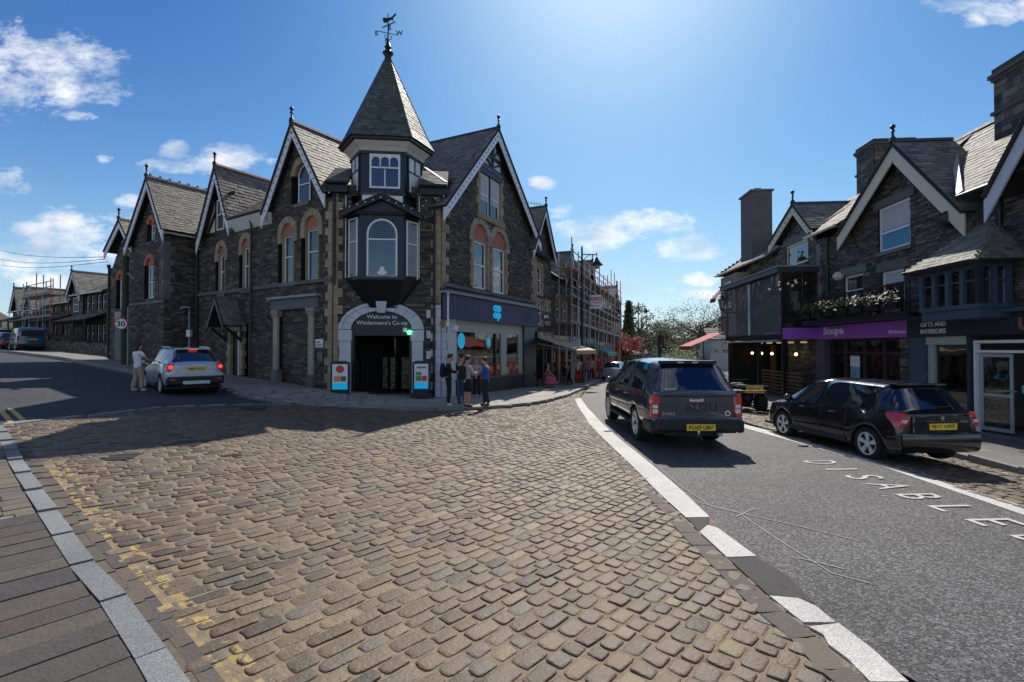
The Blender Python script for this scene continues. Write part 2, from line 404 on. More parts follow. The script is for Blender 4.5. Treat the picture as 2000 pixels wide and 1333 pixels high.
def slates(P0, P1, P2, P3, parent, m, under, singles=0, expo=.20, wid=.26, seed=2, th=.012, name='roof_slate', base=True):
    """roof slope: P0,P1 the eave (left, right), P2,P3 the ridge (right, left)"""
    rnd = random.Random(seed); P0, P1, P2, P3 = map(Vector, (P0, P1, P2, P3))
    nrm = (P1-P0).cross(P3-P0)
    if nrm.length < 1e-6: nrm = (P1-P0).cross(P2-P0)
    nrm.normalize()
    if nrm.z < 0: nrm = -nrm
    up = ((P3+P2)/2-(P0+P1)/2); n = max(2, int(up.length/expo)); bx = []
    for i in range(n):
        t = i/n; t2 = (i+1)/n
        a = P0.lerp(P3, t); b = P1.lerp(P2, t); a2 = P0.lerp(P3, t2); b2 = P1.lerp(P2, t2)
        d = b-a; L = d.length
        if L < .05: continue
        d.normalize(); c = max(1, int(L/wid)); off = (rnd.random() if i % 2 else 0)*.5
        upd = ((a2+b2)/2-(a+b)/2); upd = upd-d*upd.dot(d); hh = upd.length; upd.normalize()
        s = -off*wid
        while s < L-.02:
            w = wid*rnd.uniform(.8, 1.2); s0 = max(0, s); s1 = min(L, s+w)
            if L-s1 < .06: s1 = L
            if s1-s0 > .03:
                tl = .05+rnd.uniform(-.02,.02); u2 = (upd - nrm*tl).normalized(); n2 = d.cross(u2); n2 = n2 if n2.dot(nrm) > 0 else -n2
                drop = rnd.uniform(-.015,.01)
                cc = a+d*((s0+s1)/2)+upd*(hh*.55+drop)+nrm*(.022+rnd.uniform(0,.006))
                bx.append(((s1-s0)*hh/((cc-CAM).length**2)*rnd.uniform(.9,1.1), cc, d*(s1-s0-.008), u2*(hh*1.22), n2*(th+rnd.uniform(0,.008))))
            s = s1 if s1 > s else s+w
    if base:
        mb = MB(); dn = nrm*.09
        mb.hexa([P0, P1, P2, P3, P0-dn, P1-dn, P2-dn, P3-dn]); part('roof_boarding', mb, under, parent)
    pieces(name, bx, m, parent, singles, 'slate_courses')
def ridge_tiles(A, B, parent, m, r=.11, step=.45, crest=False):
    A = Vector(A); B = Vector(B); L = (B-A).length; d = (B-A).normalized(); x = d.cross(Vector((0,0,1))).normalized(); n = max(1, int(L/step)); up = Vector((0,0,1))
    base = None
    for i in range(n):
        mb = MB(); a = A+d*(L*i/n+.006); b = A+d*(L*(i+1)/n-.006); ring = []
        for p in (a, b): ring.append([p-x*r*1.25-up*r*.8, p-x*r*.5+up*r*.35, p+up*r*.5+d*0, p+x*r*.5+up*r*.35, p+x*r*1.25-up*r*.8, p-up*r*.3])
        mb.loops(ring)
        if crest: mb.bar((a+b)/2+up*.05, (a+b)/2+up*(.05+crest), .12, .05)
        part('ridge_tile', mb, m, parent)
def finial(P, parent, m, h=.55, s=1.):
    mb = MB(); M = Matrix.Translation(Vector(P)); r = .06*s
    mb.lathe([(r*1.8,-.1),(r*1.6,.02),(r*.7,.08),(r*.6,h*.45),(r*1.3,h*.5),(r*.6,h*.58),(r*.9,h*.68),(r*1.5,h*.8),(r*1.1,h*.92),(r*.2,h)], 10, M)
    part('finial', mb, m, parent, smooth=50)
def arch_pts(uc, zs, r, a0=0, a1=180, n=12):
    return [(uc+r*math.cos(R(a0+(a1-a0)*i/n)), zs+r*math.sin(R(a0+(a1-a0)*i/n))) for i in range(n+1)]
def voussoirs(F, parent, uc, zs, r0, r1, m, k=7, d0=-.1, d1=.05, name='arch_stone'):
    for i in range(k):
        a, b = 180*i/k+.6, 180*(i+1)/k-.6; mb = MB()
        p = arch_pts(uc, zs, r1, a, b, 3) + arch_pts(uc, zs, r0, b, a, 3)
        mb.prism(p, F.M, -d1, -d0); part(name, mb, m, parent)
def quoins(F, parent, u, z0, z1, m, w=(.26,.44), h=.34, side=1, d=(-.2,.05), ret=0.):
    z = z0; i = 0; rnd = random.Random(int(u*10))
    while z < z1-.1:
        hh = min(h*rnd.uniform(.9,1.12), z1-z); ww = w[i % 2]*rnd.uniform(.95,1.06); mb = MB()
        a, b = (u, u+ww) if side > 0 else (u-ww, u)
        F.box(mb, a, b, z+.006, z+hh-.006, d[0], d[1]+rnd.uniform(-.008,.008)); part('quoin', mb, m, parent); z += hh; i += 1
def window(F, parent, rect, frame, glass, bars=(), vbars=(), arch=False, fw=.055, dep=-.12, sill=None, name='window', blind=None, reveal=None, low=None):
    u0, u1, z0, z1 = rect; mb = MB(); d0, d1 = dep-.06, dep
    if arch:
        r = (u1-u0)/2; zs = z1-r; uc = (u0+u1)/2
        mb.prism([(u1, zs)]+arch_pts(uc, zs, r)+[(u0+fw, zs)]+arch_pts(uc, zs, r-fw, 180, 0)[0:], F.M, -d1, -d0)
        zt = zs
    else: zt = z1; F.box(mb, u0, u1, z1-fw, z1, d0, d1)
    F.box(mb, u0, u0+fw, z0, zt-(0 if arch else fw), d0, d1); F.box(mb, u1-fw, u1, z0, zt-(0 if arch else fw), d0, d1)
    F.box(mb, u0+fw, u1-fw, z0, z0+fw, d0, d1)
    for t in bars:
        zz = z0+(z1-z0)*t; F.box(mb, u0+fw, u1-fw, zz-fw*.42, zz+fw*.42, d0+.005, d1+.012)
    for t in vbars:
        if isinstance(t, tuple): tt, a, b = t
        else: tt, a, b = t, 0, 1
        uu = u0+(u1-u0)*tt; F.box(mb, uu-fw*.32, uu+fw*.32, z0+(z1-z0)*a+fw, z0+(z1-z0)*b-fw, d0+.007, d1+.004)
    w = part(name, mb, frame, parent)
    g = MB()
    if arch: g.prism([(u0+fw*.8, z0+fw*.8), (u1-fw*.8, z0+fw*.8)]+arch_pts(uc, zs, r-fw*.8), F.M, -d0-.025, -d0-.01)
    else: F.box(g, u0+fw*.8, u1-fw*.8, z0+fw*.8, z1-fw*.8, d0+.01, d0+.022)
    part('pane', g, glass, w)
    if blind is not None:
        bb = MB(); F.box(bb, u0+fw, u1-fw, z0+(z1-z0)*blind[0], z0+(z1-z0)*blind[1], d0+.0245, d0+.031); part('blind', bb, blind[2], w)
    if sill is not None:
        sb = MB(); F.box(sb, u0-.1, u1+.1, z0-.13, z0-.004, -.2, .09); part('sill', sb, sill, w)
    if reveal is not None:                                       # lining of the opening behind the wall face
        rb = MB(); e = .004; zz = z1
        F.box(rb, u0-.05, u0-e, z0, zz, -.27, -.01); F.box(rb, u1+e, u1+.05, z0, zz, -.27, -.01)
        if not arch: F.box(rb, u0-.05, u1+.05, z1+e, z1+.05, -.27, -.01)
        part('reveal', rb, reveal, w)
    return w
def barge(F, parent, uL, zL, uA, zA, m, w=.28, dep=.32, th=.05, name='bargeboard', teeth=None):
    """sloping board from the eave (uL,zL) to the apex (uA,zA)"""
    mb = MB(); d = Vector((uA-uL, zA-zL)); n = Vector((-d.y, d.x)).normalized()
    if n.y > 0: n = -n
    k = w/abs(n.y)
    mb.prism([(uL, zL), (uA, zA), (uA, zA-k), (uL+0, zL-k)], F.M, -dep-th, -dep)
    o = part(name, mb, m, parent)
    if teeth is not None:
        t = MB(); L = d.length; nn = int(L/.32); dd = d.normalized()
        for i in range(1, nn):
            c = Vector((uL, zL))+d*(i/nn)+n*(w*.45)
            a = c-dd*.045; b = c+dd*.045; e = n*.08
            t.prism([(a.x, a.y), (b.x, b.y), (c.x+e.x, c.y+e.y)], F.M, -dep-th-.012, -dep-th+.001)
        part('board_stud', t, teeth, o, kind='stuff')
    return o
def downpipe(F, parent, u, z0, z1, m, dep=.09, r=.05):
    mb = MB(); mb.tube([F.W(u, z0, dep), F.W(u, z1, dep)], r, 8)
    z = z0+.8
    while z < z1: mb.lathe([(r*1.5,0),(r*1.5,.07)], 8, Matrix.Translation(F.W(u, z, dep))); z += 1.8
    mb.lathe([(r,0),(r*2.1,.12),(r*2.1,.25)], 8, Matrix.Translation(F.W(u, z1-.05, dep)))
    part('downpipe', mb, m, parent, smooth=50)
def gutter(A, B, parent, m, r=.065):
    mb = MB(); mb.tube([A, B], r, 8); part('gutter', mb, m, parent, smooth=50)
def panel(F, parent, name, rect, d0, d1, m, label=None):
    mb = MB(); F.box(mb, rect[0], rect[1], rect[2], rect[3], d0, d1); return part(name, mb, m, parent, label=label)
# ---------------------------------------------------------------- palette
SLATE_STONE = mat('slate_stone', (.045,.045,.047), .75, var=1, vcol=[(.020,.020,.020),(.075,.064,.05),(.13,.103,.072),(.04,.039,.037),(.22,.172,.118),(.055,.050,.045),(.10,.085,.066),(.03,.03,.03)], noise=.45, nscale=14, bump=.6, bscale=45)
MORTAR = mat('dark_mortar', (.016,.016,.016), .95, noise=.3)
SAND = mat('sandstone', (.45,.34,.215), .85, var=1, col2=(.34,.25,.155), noise=.4, nscale=7, bump=.5, bscale=30, wear=((.10,.09,.075),3.2,.6))
SANDPALE = mat('pale_sandstone', (.45,.40,.31), .85, var=1, col2=(.30,.26,.20), noise=.35, nscale=8, bump=.4, wear=((.14,.13,.11),3.,.6))
GREYSTONE = mat('grey_dressed_stone', (.20,.19,.18), .85, var=1, col2=(.13,.125,.12), noise=.4, nscale=9, bump=.5)
REDBRICK = mat('red_sandstone', (.50,.17,.10), .85, noise=.35, nscale=10, bump=.3, bscale=60)
SLATE = mat('roof_slate', (.11,.11,.11), .72, var=1, vcol=[(.085,.085,.083),(.15,.145,.13),(.22,.205,.17),(.11,.112,.108),(.25,.23,.19),(.12,.118,.11)], noise=.5, nscale=9, bump=.5, bscale=40, wear=((.13,.125,.06),5.,.66))
SLATEBR = mat('mossy_brown_slate', (.13,.115,.09), .65, var=1, vcol=[(.10,.09,.07),(.17,.15,.115),(.22,.195,.15),(.12,.11,.085),(.25,.225,.18),(.14,.12,.09)], noise=.5, nscale=9, bump=.5, bscale=40, wear=((.20,.16,.06),4.,.63))
SLATEGREEN = mat('green_grey_slate', (.07,.085,.075), .6, var=1, vcol=[(.05,.062,.058),(.085,.10,.09),(.065,.08,.07),(.12,.13,.115),(.045,.055,.05)], noise=.6, nscale=8, bump=.6, bscale=30, wear=((.03,.032,.025),2.4,.58))
ROOFBASE = mat('roof_boarding', (.03,.03,.03), .9)
RIDGERED = mat('red_ridge_tile', (.25,.10,.06), .8, noise=.4, bump=.3)
RIDGEDARK = mat('dark_ridge_tile', (.06,.06,.065), .7, noise=.4)
LEAD = mat('lead_sheet', (.28,.31,.36), .5, noise=.3)
WHITEP = mat('white_paint', (.86,.85,.83), .45, noise=.08, nscale=4, wear=((.45,.44,.42),5.,.7))
CREAMP = mat('cream_paint', (.74,.66,.49), .5, noise=.12, nscale=4, wear=((.36,.32,.24),6.,.66))
BARGE = mat('pale_grey_bargeboard', (.82,.83,.86), .5, noise=.12, nscale=5, wear=((.30,.31,.33),6.,.66))
BLACKP = mat('black_paint', (.012,.013,.016), .35, noise=.1)
NAVY = mat('dark_navy_paint', (.018,.026,.040), .38, noise=.15, nscale=5)
IRON = mat('black_iron', (.012,.012,.014), .45, noise=.1)
GLASS = glassmat('window_glass', (.015,.02,.028), 0, .02, 1.0)
GLASSS = glassmat('shop_glass', see=.8)
PVC = mat('white_window_frame', (.88,.88,.88), .35)
DARKROOM = mat('dark_interior', (.035,.032,.03), .9, noise=.3)
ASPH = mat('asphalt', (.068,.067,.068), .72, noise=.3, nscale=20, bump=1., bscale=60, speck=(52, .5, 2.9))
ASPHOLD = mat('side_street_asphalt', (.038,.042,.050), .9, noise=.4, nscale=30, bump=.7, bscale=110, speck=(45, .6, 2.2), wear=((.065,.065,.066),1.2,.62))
PATCH = mat('patched_tarmac', (.075,.072,.070), .9, noise=.5, nscale=120, bump=.6, bscale=160, wear=((.03,.03,.03),3.,.62))
JOINT = mat('sand_joint', (.25,.19,.125), .95, noise=.5, nscale=12, bump=.7, bscale=90, wear=((.13,.115,.09),2.2,.55))
ROADLINE = mat('white_road_marking', (.46,.45,.42), .7, noise=.35, nscale=30, bump=.3, wear=((.16,.16,.15),22.,.62))
CHALK = mat('chalk_line', (.30,.30,.30), .9, noise=.5, nscale=60, wear=((.09,.09,.09),26.,.52))
GRANITE = mat('pale_granite', (.21,.22,.225), .7, var=1, col2=(.155,.165,.17), speck=(110,.8,1.45), noise=.2, nscale=90, bump=.35, bscale=90, wear=((.22,.22,.21),3.,.64))
WHITEGRAN = mat('white_granite_band', (.54,.525,.50), .75, var=1, col2=(.52,.51,.49), noise=.25, nscale=80, bump=.4, bscale=90, speck=(90,.8,1.25), wear=((.26,.25,.23),7.,.60))
FLAG = mat('sandstone_flag', (.15,.13,.11), .8, var=1, vcol=[(.085,.074,.06),(.115,.09,.065),(.07,.062,.058),(.105,.072,.06),(.125,.10,.072)], noise=.35, nscale=9, bump=.45, bscale=45, wear=((.10,.095,.085),5.,.64))
FLAGPALE = mat('pale_paving', (.30,.28,.25), .8, var=1, vcol=[(.25,.235,.21),(.31,.29,.25),(.27,.25,.23),(.35,.325,.28)], noise=.3, nscale=9, bump=.3, wear=((.2,.19,.17),4.,.6))
KERB = mat('kerb_granite', (.26,.255,.25), .75, var=1, col2=(.18,.18,.18), noise=.4, nscale=60, bump=.4)
CASTIRON = mat('cast_iron_cover', (.075,.062,.05), .5, metal=.6, noise=.6, nscale=40, bump=.4)
def sett_material():
    m = mat('cobble_sett', (.2,.16,.12), .64, var=1, vcol=[(.085,.058,.032),(.15,.104,.058),(.095,.069,.044),(.19,.135,.076),(.055,.043,.032),(.125,.085,.048),(.11,.092,.075),(.15,.098,.054),(.07,.056,.044)], noise=.6, nscale=11, bump=.45, bscale=38, wear=((.24,.20,.15),2.2,.66))
    return worn_yellow(m, .52)
def worn_yellow(m, thr):
    # worn double yellow lines, painted across the setts at their real place
    nt = m.node_tree; N = nt.nodes; L = nt.links; p = N['Principled BSDF']; src = p.inputs['Base Color'].links[0].from_socket
    g = N.new('ShaderNodeNewGeometry'); sp = N.new('ShaderNodeSeparateXYZ'); L.new(g.outputs['Position'], sp.inputs[0])
    def mth(op, a, b=None, cl=False):
        n = N.new('ShaderNodeMath'); n.operation = op; n.use_clamp = cl
        for i, v in enumerate((a, b)):
            if v is None: continue
            if isinstance(v, (int, float)): n.inputs[i].default_value = v
            else: L.new(v, n.inputs[i])
        return n.outputs[0]
    tot = None
    for a, b in (((118,905),(505,1325)), ((105,918),(440,1325))):
        A = Vector(G(*a)); B = Vector(G(*b)); d = (B-A).normalized(); n = Vector((-d.y, d.x))
        s = mth('ABSOLUTE', mth('SUBTRACT', mth('ADD', mth('MULTIPLY', sp.outputs[0], n.x), mth('MULTIPLY', sp.outputs[1], n.y)), n.dot(A)))
        al = mth('SUBTRACT', mth('ADD', mth('MULTIPLY', sp.outputs[0], d.x), mth('MULTIPLY', sp.outputs[1], d.y)), d.dot(A))
        k = mth('MULTIPLY', mth('LESS_THAN', s, .045), mth('GREATER_THAN', al, -.1)); tot = k if tot is None else mth('MAXIMUM', tot, k)
    t = N.new('ShaderNodeTexNoise'); t.inputs['Scale'].default_value = 8.5; t.inputs['Detail'].default_value = 4; L.new(g.outputs['Position'], t.inputs['Vector'])
    f = mth('MULTIPLY', tot, mth('MULTIPLY', mth('SUBTRACT', t.outputs['Fac'], thr), 16, True))
    mx = N.new('ShaderNodeMix'); mx.data_type = 'RGBA'; L.new(f, mx.inputs[0]); L.new(src, mx.inputs[6]); mx.inputs[7].default_value = (.37,.275,.09,1); L.new(mx.outputs[2], p.inputs['Base Color'])
    return m
SETT = sett_material(); worn_yellow(JOINT, .495)
# ---------------------------------------------------------------- ground
def inpoly(p, poly):
    x, y = p; c = False; n = len(poly); j = n-1
    for i in range(n):
        xi, yi = poly[i]; xj, yj = poly[j]
        if (yi > y) != (yj > y) and x < (xj-xi)*(y-yi)/(yj-yi)+xi: c = not c
        j = i
    return c
def resample(pts, step):
    out = []; acc = 0; pts = [Vector(p) for p in pts]
    for a, b in zip(pts, pts[1:]):
        L = (b-a).length; n = max(1, int(round(L/step)))
        out += [a.lerp(b, i/n) for i in range(n)]
    return out+[pts[-1]]
def at(pts, ts):
    pts = [Vector(p) for p in pts]; ls = [0]
    for a, b in zip(pts, pts[1:]): ls.append(ls[-1]+(b-a).length)
    out = []
    for t in ts:
        s = t*ls[-1]; i = 0
        while i < len(pts)-2 and ls[i+1] < s: i += 1
        out.append(pts[i].lerp(pts[i+1], (s-ls[i])/max(1e-6, ls[i+1]-ls[i])))
    return out
def ruled(name, left, right, off, m, n=40, k=8, kind='structure'):
    ts = [i/n for i in range(n+1)]; A = at(left, ts); B = at(right, ts); mb = MB(); vs = []
    for a, b in zip(A, B):
        for j in range(k+1):
            p = a.lerp(b, j/k); vs.append((p.x, p.y, gz(p.x, p.y)+off))
    fs = [(i*(k+1)+j, i*(k+1)+j+1, (i+1)*(k+1)+j+1, (i+1)*(k+1)+j) for i in range(n) for j in range(k)]
    mb.add(vs, fs); o = part(name, mb, m); tag(o, kind=kind); return o
def sheet(name, poly, off, m, step=.25):                       # cells whose centres lie inside
    xs = [p[0] for p in poly]; ys = [p[1] for p in poly]; mb = MB(); idx = {}; vs = []; fs = []
    def vid(i, j):
        if (i, j) not in idx: idx[(i, j)] = len(vs); x = i*step; y = j*step; vs.append((x, y, gz(x, y)+off))
        return idx[(i, j)]
    for i in range(int(min(xs)/step)-1, int(max(xs)/step)+2):
        for j in range(int(min(ys)/step)-1, int(max(ys)/step)+2):
            if inpoly(((i+.5)*step, (j+.5)*step), poly): fs.append((vid(i,j), vid(i+1,j), vid(i+1,j+1), vid(i,j+1)))
    mb.add(vs, fs); o = part(name, mb, m); tag(o, kind='structure'); return o
# the land: one sheet to the horizon, finer near the camera
def terrain():
    def axis(lo, hi, fine0, fine1):
        v = []; x = fine0
        while x <= fine1: v.append(x); x += .7
        s = .7; x = v[-1]
        while x < hi: s *= 1.35; x += s; v.append(x)
        s = .7; x = v[0]
        while x > lo: s *= 1.35; x -= s; v.insert(0, x)
        return v
    X = axis(-1200, 1200, -42, 24); Y = axis(-300, 1600, -6, 60); n = len(Y)
    mb = MB(); mb.add([(x, y, gz(x, y)-.045) for x in X for y in Y], [(i*n+j, (i+1)*n+j, (i+1)*n+j+1, i*n+j+1) for i in range(len(X)-1) for j in range(n-1)])
    return struct('ground', mb, mat('earth_base', (.12,.105,.085), .95, noise=.5, nscale=3))
terrain()
V2 = Vector
white_l = [G(*p) for p in [(1122,780),(1132,800),(1152,830),(1178,858),(1212,890),(1248,925),(1290,968),(1340,1013)]]
white_r = [G(*p) for p in [(1134,778),(1148,798),(1178,830),(1212,860),(1250,890),(1292,925),(1338,965),(1386,1012)]]
kerb_corner = [G(*p) for p in [(441,763),(470,773),(520,783),(578,789),(650,797),(751,801),(850,803),(915,802),(979,798),(1030,793),(1065,787),(1108,775),(1143,759),(1165,748),(1180,741)]]
kcx = kerb_corner[-1]
kerb_far = [kcx, (9.6,47), (13.5,57), (20,72), (34,105)]
strip_pts = [G(*p) for p in [(0,829),(147,815),(313,796),(441,791),(568,790)]]
kl_out = [G(*p) for p in [(5,840),(20,860),(49,910),(118,1008),(186,1111),(245,1170),(333,1292),(358,1331)]]
kl_in = [G(*p) for p in [(-20,830),(0,858),(15,910),(73,1013),(142,1128),(196,1192),(274,1322),(290,1350)]]
gut = [G(*p) for p in [(28,840),(50,870),(93,920),(171,1013),(235,1091),(304,1170),(372,1253),(431,1332)]]
def ext(pts, L):
    a, b = Vector(pts[-2]), Vector(pts[-1]); return list(pts)+[tuple(b+(b-a).normalized()*L)]
white_lower = [G(*p) for p in [(1340,1013),(1368,1042),(1425,1093),(1503,1168),(1585,1228),(1690,1332)]]
gut_e = ext(gut, 1.5)
sett_poly = strip_pts[::-1] + [gut[0]] + gut_e[1:] + [(.9,1.6),(2.35,2.35)] + [tuple(p) for p in white_lower[::-1]] + [tuple(p) for p in white_l[::-1]] + [G(1127,765)] + [kerb_corner[i] for i in range(12,2,-1)]
lane_l = [(3.6,.6),(2.9,2.2)] + [G(*p) for p in [(1770,1332),(1630,1222),(1475,1090),(1386,1012)]] + [tuple(p) for p in white_r[::-1]] + [G(1150,758)] + [tuple(kcx)] + kerb_far[1:]
lane_r = [(6.35,.6),(6.35,3)] + [G(2000,999), G(1725,905), G(1452,832)] + [(6.5,15),(7.4,19.5),(9.6,27),(12.2,38),(17,52),(24,70),(40,105)]
ruled('main_road', lane_l, lane_r, -.004, ASPH, 150, 14)
# side street
ss_r = [G(568,791), G(470,779), G(436,765), (-13.6,19.5), (-17.5,22.4), (-24.5,27.2), (-33,32.8), (-47,41.5), (-66,53)]
ss_l = [G(0,829), (-13.5,9.6), (-17,12), (-20,14.2), (-24,17), (-30,21), (-38,26), (-52,34.5), (-72,46)]
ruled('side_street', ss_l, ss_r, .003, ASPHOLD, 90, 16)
# band of pale setts between the side street and the cobbled crossing
def along(name, poly, w, off, th, m, parent, step, gap=.012, singles=200, side=0., rnd=None, top=None, stuffname=None):
    rnd = rnd or random.Random(3); pts = resample(poly, .12); seg = []; acc = 0; L = step*rnd.uniform(.85,1.15); cur = pts[0]
    bx = []
    for a, b in zip(pts, pts[1:]):
        acc += (b-a).length
        if acc >= L or b is pts[-1]:
            d = (b-cur); l = d.length
            if l > .05:
                d.normalize(); n = Vector((-d.y, d.x)); c = (cur+b)/2+n*side; z = gz(c.x, c.y)+off+rnd.uniform(-.003,.003)
                za = gz(cur.x, cur.y); zb = gz(b.x, b.y); D = Vector((d.x, d.y, (zb-za)/l)); e = .3
                g1 = Vector((n.x, n.y, (gz(c.x+n.x*e, c.y+n.y*e)-gz(c.x-n.x*e, c.y-n.y*e))/(2*e)))
                bx.append((l*w/((c.x)**2+c.y**2+4), Vector((c.x, c.y, z-th/2)), D*(l-gap), g1*w, Vector((0,0,th))))
            cur = b; acc = 0; L = step*rnd.uniform(.85,1.15)
    pieces(name, bx, m, parent, singles, stuffname)
def holder(name, kind='structure'):
    o = bpy.data.objects.new(name, None); COL.objects.link(o); WM[o.name] = Matrix.Identity(4); o['kind'] = kind; return o
crossing = sheet('cobbled_road', strip_pts[::-1]+ext(kl_in, 1.5)+[(.9,1.2),(2.9,2.2)]+[(p[0]+.25, p[1]) for p in white_lower[::-1]]+[tuple(p) for p in white_r[::-1]]+[G(1140,762)]+[kerb_corner[i] for i in range(12,2,-1)], -.004, JOINT, .2)
along('pale_strip_stone', strip_pts, .26, .012, .08, GRANITE, crossing, .7)
along('border_stone', [tuple(Vector(a)+Vector((-.13,-.13))) for a in (list(white_lower)+[(3.0,2.0)])], .2, .012, .09, FLAG, crossing, .27)
along('border_stone', [tuple(Vector(a)+Vector((-.13,-.03))) for a in white_l], .16, .009, .09, FLAG, crossing, .3)
gmid = [tuple((Vector(a)+Vector(b))/2) for a, b in zip(ext(kl_out, 1.5), gut_e)]
for q, f in ((0, .27), (1, .74)):
    wdt = (Vector(kl_out[4])-Vector(gut[4])).length
    along('gutter_slab', [tuple(Vector(a).lerp(Vector(b), f)) for a, b in zip(ext(kl_out, 1.5), gut_e)], wdt*.46, .006, .07, FLAG, crossing, .34, rnd=random.Random(q))
# setts: rounded stones, several shapes shared between them
def sett_mesh(seed):
    rnd = random.Random(seed); n = 14; rings = []
    prof = [(.48,-.5),(.5,.25),(.492,.40),(.455,.475),(.34,.50)]
    ang = [2*math.pi*i/n for i in range(n)]; ph = [rnd.uniform(.93,1.03) for _ in range(n)]; e = rnd.uniform(.24,.40); tx, ty = rnd.uniform(-.1,.1), rnd.uniform(-.1,.1)
    for r, z in prof:
        ring = []
        for a, q in zip(ang, ph):
            cx = math.copysign(abs(math.cos(a))**e, math.cos(a)); cy = math.copysign(abs(math.sin(a))**e, math.sin(a))
            x = cx*r*q; y = cy*r*q; ring.append((x, y, z+(tx*x+ty*y if z > .2 else 0)))
        rings.append(ring)
    mb = MB(); mb.loops(rings, caps=False)
    o = len(mb.v); mb.v.append((0,0,.52)); k = (len(rings)-1)*n
    for j in range(n): mb.f.append((k+j, k+(j+1)%n, o)); mb.m.append(0)
    return mb
SETTM = [sett_mesh(i) for i in range(9)]
SETTD = [mkmesh('cobble', b, SETT, smooth=60) for b in SETTM]
def setts(poly, ang, wid, length, parent, singles, seed, name='cobble', top=.010, gap=.02, wave=.0, sqr=None, h=.08):
    rnd = random.Random(seed); e1 = Vector((math.cos(ang), math.sin(ang))); e2 = Vector((-e1.y, e1.x))
    q = [(Vector(p).dot(e1), Vector(p).dot(e2)) for p in poly]; s0, s1 = min(a for a,b in q), max(a for a,b in q); t = min(b for a,b in q); t1 = max(b for a,b in q); out = []
    while t < t1:
        w = rnd.uniform(*wid); s = s0+rnd.uniform(0,.3); r0 = rnd.uniform(-1,1)*.0
        while s < s1:
            l = rnd.uniform(*length)
            c = e1*(s+l/2)+e2*(t+w/2)
            if sqr: l *= sqr(c.x, c.y); c = e1*(s+l/2)+e2*(t+w/2)
            wob = wave*math.sin(s*.9+t*.13)+.4*wave*math.sin(s*2.3+t*.5); c = c+e2*wob
            dd = math.hypot(c.x, c.y)
            if inpoly((c.x, c.y), poly):
                out.append((1/(dd*dd+3), c, l-gap*rnd.uniform(.6,1.5), w-gap*rnd.uniform(.6,1.5), rnd.uniform(-.05,.05), top+rnd.uniform(-.0045,.004)))
            s += l
        t += w
    vis = []
    for o in out:                                              # weight only what the frame shows
        c = o[1]; px = 1000+FPX*c.x/max(.3, c.y); py = HOR+FPX*(CAMH-gz(c.x, c.y))/max(.3, c.y)
        vis.append((o[0] if (-5 < px < 2005 and py < 1340) else 0,)+o[1:])
    vis.sort(key=lambda o: -o[0])
    I = Matrix.Identity(4)
    V = []; F = []; base = 0
    arr = [np.array(b.v) for b in SETTM]; fc = [b.f for b in SETTM]
    for i, (wt, c, l, w, rot, tp) in enumerate(vis):
        k = rnd.randrange(9); zc = gz(c.x, c.y); e = .2
        gx = (gz(c.x+e, c.y)-gz(c.x-e, c.y))/(2*e); gy = (gz(c.x, c.y+e)-gz(c.x, c.y-e))/(2*e)
        a = ang+rot; ca, sa = math.cos(a), math.sin(a)
        if i < singles:
            o = bpy.data.objects.new(name, SETTD[k]); COL.objects.link(o); o.parent = parent
            M = Matrix(((ca*l, -sa*w, 0, c.x), (sa*l, ca*w, 0, c.y), ((gx*ca+gy*sa)*l, (-gx*sa+gy*ca)*w, h, zc+tp-h/2), (0,0,0,1))); o.matrix_basis = M
        else:
            v = arr[k]; x = v[:,0]*l; y = v[:,1]*w; X = c.x+x*ca-y*sa; Y = c.y+x*sa+y*ca
            Z = zc+gx*(X-c.x)+gy*(Y-c.y)+tp-h/2+v[:,2]*h
            V.append(np.stack([X, Y, Z], 1)); F += [tuple(p+base for p in f) for f in fc[k]]; base += len(v)
    if V:
        me = bpy.data.meshes.new('cobble_field'); me.from_pydata(np.concatenate(V).tolist(), [], F); me.materials.append(SETT)
        me.polygons.foreach_set('use_smooth', [True]*len(me.polygons)); me.set_sharp_from_angle(angle=R(60))
        o = bpy.data.objects.new('cobble_field', me); COL.objects.link(o); o.parent = parent; o['kind'] = 'stuff'
    return len(vis)
